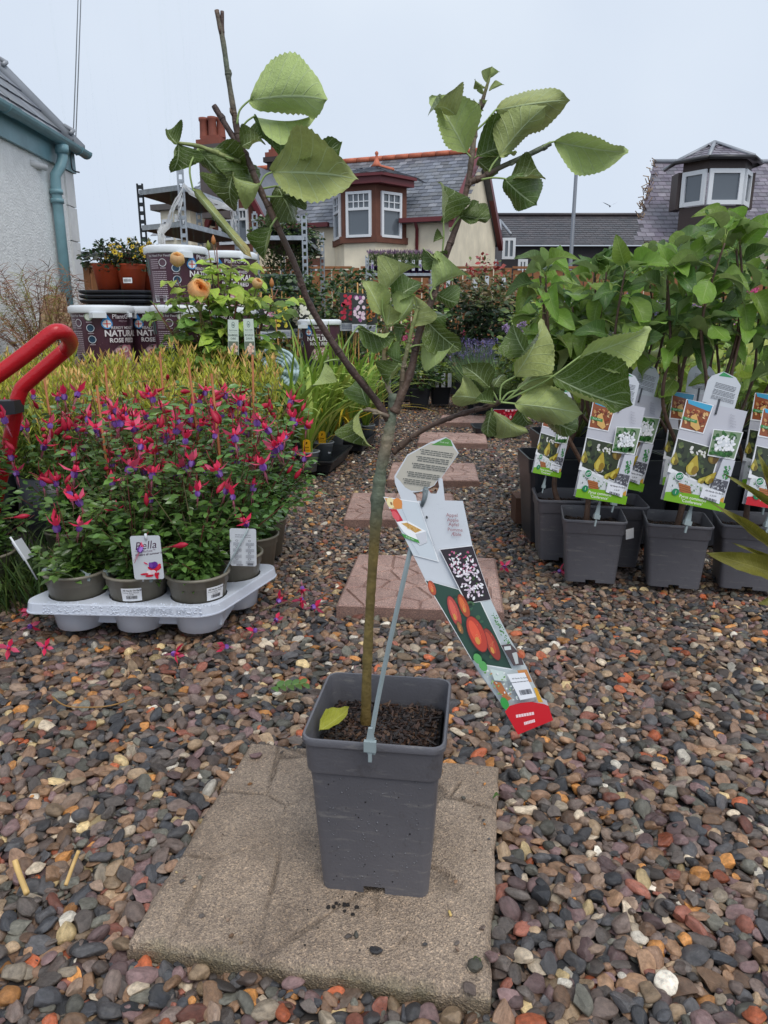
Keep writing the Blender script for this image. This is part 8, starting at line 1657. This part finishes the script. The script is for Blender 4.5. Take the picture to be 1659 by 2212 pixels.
for i, (x, y, Yd, psi, lab) in enumerate(((218, 656, 3.30, 44, 'maroon plant food tub with white lid at the left of the lower row'), (328, 660, 3.50, 4, 'maroon plant food tub in the middle of the lower row, set back'), (392, 660, 3.28, 62, 'maroon plant food tub at the right of the lower row behind rose leaves'), (379, 527, 3.36, 60, 'upper maroon tub standing on the lower tubs, beside the peach rose'), (492, 540, 3.62, 10, 'second upper tub, mostly hidden behind the rose bush'), (690, 690, 4.7, -10, 'purple tub standing on the ground behind the picture labels'))):
    p = P(x, y, Yd); z = {0: .578, 1: .578, 2: .578, 3: .578 + .249, 4: .578 + .249, 5: max(0, p.z - .246)}[i]; T_ = thing('plant_food_tub', lab, 'tub', (p.x, Yd, z), R(psi), 'tubs of plant food'); link('body', TUBB, T_); link('lid', TUBL, T_); o = link('printing', TUBPR, T_)
p = P(492, 690, 3.62); T_ = thing('plant_food_tub', 'lower tub at the right end, hidden behind the rose bush', 'tub', (p.x, 3.62, .578), 0, 'tubs of plant food'); link('body', TUBB, T_); link('lid', TUBL, T_); link('printing', TUBPR, T_)
for (x, z, Yd, w, lab) in ((690, None, 4.7, .3, 'upturned black crate under the purple tub behind the picture labels'),):
    p = P(x, 690, Yd); q = MB(); q.add(*loft([[(a * k, b_ * k, z_) for a, b_ in rrect(.17, .17, .02, 3)] for k, z_ in ((1, 0), (1, .03), (.95, .035), (.9, max(.05, p.z - .249)))], True, True)); tag(q.build('black_crate', BLACKP, loc=(p.x, Yd, 0)), lab, 'crate')
# black trays with yellow flowers left of the tubs
tz = P(262, 622, 3.78); cz = .578
T_ = thing('black_crate', 'black crate under the flower tray left of the upper tub', 'crate', (tz.x, 3.80, .578)); mb = MB(); mb.add(*loft([[(x * k, y * k, z) for x, y in rrect(.155, .13, .03, 4)] for k, z in ((.86, 0), (.97, tz.z - .578 - .09), (1.0, tz.z - .578 - .08))], True, True)); mb.build('body', BLACKP, T_)
T_ = thing('black_tray', 'deep black tray holding terracotta pots of yellow flowers', 'plant tray', (tz.x, 3.80, tz.z - .078)); mb = MB()
for k in range(3): mb.add(*loft([[(x * a, y * a, z + k * .022) for x, y in rrect(.175, .15, .03, 4)] for a, z in ((.90, 0), (.97, .004), (1.0, .012), (1.0, .018), (.94, .019))], True, True))
mb.build('rim', BLACKP, T_)
TPOT = round_pot('pot', TERRA, .072, .055, .12, .004)
for i, (x, Yd, fl, lab) in enumerate(((236, 3.74, 0, 'dark leaved plant in the left terracotta pot of the black tray'), (286, 3.74, 1, 'yellow flowering plant in the right terracotta pot with a white sticker'), (318, 3.86, 1, 'yellow flowering plant trailing beside the upper tub'))):
    p = P(x, 612, Yd); T2 = shrub('potted_flower', lab, 'flowering plant', (p.x, Yd, tz.z - .012), .11, .10, .07, .235, 520, .026, GRD + garden(((84, 84, 72), (104, 104, 80))), 860 + i, 'flower pots in the black tray', (YEL, 24, (1.0, 1.35), .3) if fl else None, 4); link('pot', TPOT, T2)
    if i == 1: pr = Print(lambda u, v, l: (u, -.0695 + abs(u) ** 2 * 7 - l, v), .0003); pr.rect(-.022, .03, .0, .055, srgb(232, 234, 236)); pr.rect(0, .03, .022, .055, srgb(232, 234, 236)); [pr.rect(-.018 + k * .0022, .036, -.017 + k * .0022, .048, srgb(60, 60, 60), up=False) for k in range(16)]; pr.k += 1; pr.build('price_sticker', PAPER, T2)
# dry fronds, board and stones by the cottage wall
a = P(95, 740, 4.3); T_ = thing('dry_frond_plant', 'rusty brown feathery plant in front of the white cottage wall', 'plant', (a.x, 4.3, 0)); mb = MB(); r = random.Random(44)
for i in range(58):
    az = r.uniform(0, 6.28); L = r.uniform(.18, .42); e = Vector((math.cos(az) * L * .9, math.sin(az) * L * .5, .55 + r.uniform(.15, .52))); p = smooth_path([(r.uniform(-.2, .2), r.uniform(-.1, .1), .3), (e.x * .5, e.y * .5, .3 + (e.z - .3) * .7), tuple(e)], 5); c = r.choice(garden(((146, 104, 78), (128, 92, 72), (168, 124, 86), (150, 146, 70)))); mb.tube(p, list(np.linspace(.003, .001, len(p))), 3, 0, c)
    for k in range(3, len(p)):
        for s in range(4): d = Vector((r.gauss(0, 1), r.gauss(0, .6), r.gauss(.1, .6))).normalized(); q = Vector(p[k]); mb.tube([q, q + d * .035, q + d * .07 - HZ * .01], [.0016, .0012, .0008], 3, 0, tuple(x * r.uniform(.7, 1.2) for x in c))
mb.build('fronds', STEMR, T_, kind='stuff')
mb = MB(); q = [P(30, 640, 5.0), P(130, 636, 5.15), P(150, 720, 5.05), P(62, 724, 4.9)]; bk = [v + Vector((.02, .03, 0)) for v in q]; mb.add(q + bk, [(3, 2, 1, 0), (4, 5, 6, 7)] + [(i, (i + 1) % 4, 4 + (i + 1) % 4, 4 + i) for i in range(4)]); tag(mb.build('weathered_board', mat('weathered_ply', srgb(156, 130, 104), .8, var=.3, scale=6), None, q[0], q[0]), 'weathered plywood board leaning against the white cottage wall', 'board')
shrub('low_shrub', 'grey green undergrowth at the foot of the cottage wall', 'shrub', (P(60, 760, 4.4).x, 4.5, 0), .75, .4, .05, .62, 900, .05, GRD + garden(((110, 96, 70), (128, 112, 84))), 47, None, None, 8, srgb(110, 84, 64))
# ---------------------------------------------------------------- behind the pear pots: planters, lime leaves, flowers, sleeper
HOST = leafmat('lime_leaf', (1, 1, 1), (.9, .95, .85), .36, True, .3, .16, True, srgb(206, 214, 140), nv=9); hm = []
for i, c in enumerate(LIME + garden(((120, 150, 62),))):
    V, F, UV = leaf_grid(10, 4, .52, 1, 0, .2, .6 + .2 * i, .04, 110 + i, .75); mb = MB(); mb.add(V, F, 0, c, True); mb.uv = UV; hm.append(mb.mesh('lime_leaf', HOST))
bigp = MB(); bigp.add(*loft([[(x * k, y * k, z) for x, y in rrect(.15, .15, .03, 4)] for k, z in ((.82, 0), (.97, .25), (1.0, .25), (1.03, .30), (.98, .30), (.95, .26))])); BIGP = bigp.mesh('pot', BLACKP)
for i, (x, y, lab) in enumerate(((.80, 3.05, 'lime leaved plant in a black pot behind the pear pot farthest left'), (1.10, 3.0, 'lime leaved plant behind the first pair of pear labels'), (1.40, 2.98, 'lime leaved plant behind the forked pear trunk'), (1.70, 2.95, 'lime leaved plant at the right edge under the purple flowers'), (.98, 3.36, 'lime leaved plant in the rear row near the lilac flowers'), (1.30, 3.36, 'lime leaved plant in the middle of the rear row'), (1.64, 3.34, 'lime leaved plant in the rear row at the right'))):
    r = random.Random(900 + i); T_ = thing('lime_leaved_plant', lab, 'leafy plant', (x, y, 0), 0, 'lime leaved plants behind the pears'); link('pot', BIGP, T_); mb = MB()
    for k in range(34): az = r.uniform(0, 6.28); q = .17 * math.sqrt(r.random()); z = r.uniform(.40, .66); c = Vector((q * math.cos(az), q * math.sin(az), z)); mb.tube([(c.x * .2, c.y * .2, .28), tuple(c)], .002, 4, 0, srgb(140, 150, 80)); o = Vector((math.cos(az), math.sin(az) - .3, r.uniform(.2, 1.3))); rec_leaf(T_, None, c, o, Vector((r.gauss(0, .3), -.5, .9)), r.uniform(.09, .15), r.choice(hm))
    mb.build('leaf_stalks', STEMR, T_, kind='stuff')
for i, (x, y) in enumerate(((.62, 2.52), (.86, 2.50), (1.10, 2.48), (1.34, 2.45), (1.58, 2.42))): o = link('empty_black_pot', BIGP, None, (x, y, 0)); o.scale = (.82, .82, 1.0); o.rotation_euler = (0, 0, .08 * i); tag(o, ('square black pot behind the pear pots at the left end of the row', 'square black pot behind the first full pear label', 'square black pot between the two full pear labels', 'square black pot behind the second full pear label', 'square black pot behind the red footed label')[i], 'pot', 'black pots behind the pear pots')
mb = MB(); mb.box(-.55, .55, -.05, .05, 0, .10); o = mb.build('timber_sleeper', mat('dark_sleeper', srgb(96, 66, 50), .8, var=.3, scale=6), loc=(P(1230, 960, 2.9).x + .3, 2.72, 0)); tag(o, 'dark timber sleeper on the gravel behind the pear pots', 'timber')
for i, (x, y0, Yd, rx, fl, lab) in enumerate(((1140, 655, 5.6, .22, (PK, 4, (.6, .9), .7), 'slender plant with pink and lilac spikes beside the dark hedge'), (1185, 660, 5.2, .30, (LIL, 12, (.9, 1.4), .55), 'lilac flowered plant behind the left pear stems'), (1255, 652, 5.0, .34, (LIL, 14, (.9, 1.4), .6), 'lilac flowered plant below the gap in the fence'), (1335, 668, 4.6, .26, (PUR, 9, (1.1, 1.6), .5), 'plant with big violet flowers behind the forked pear'), (1420, 648, 5.0, .36, (LIL, 14, (.9, 1.4), .6), 'pale lilac flowered plant right of the violet one'), (1500, 660, 4.8, .34, (LIL, 12, (.9, 1.4), .6), 'pale lilac flowered plant under the bay dormer'), (1590, 655, 4.5, .34, (PK, 9, (.8, 1.2), .5), 'plant with large pink flowers near the right edge'), (1650, 668, 4.0, .24, (coloured('clematis_flower', (190, 110, 180), (150, 60, 110), 'disc', rad=.05, n=6), 5, (.9, 1.3), .5), 'plant with pink star shaped flowers at the right edge'))):
    a = P(x, y0, Yd); shrub('flowering_plant', lab, 'flowering plant', (a.x, Yd, 0), rx, .25, .25, a.z + .06, 700, .055, GR1 + GRL, 940 + i, 'flowering plants behind the pears', fl, 10, srgb(110, 120, 70))
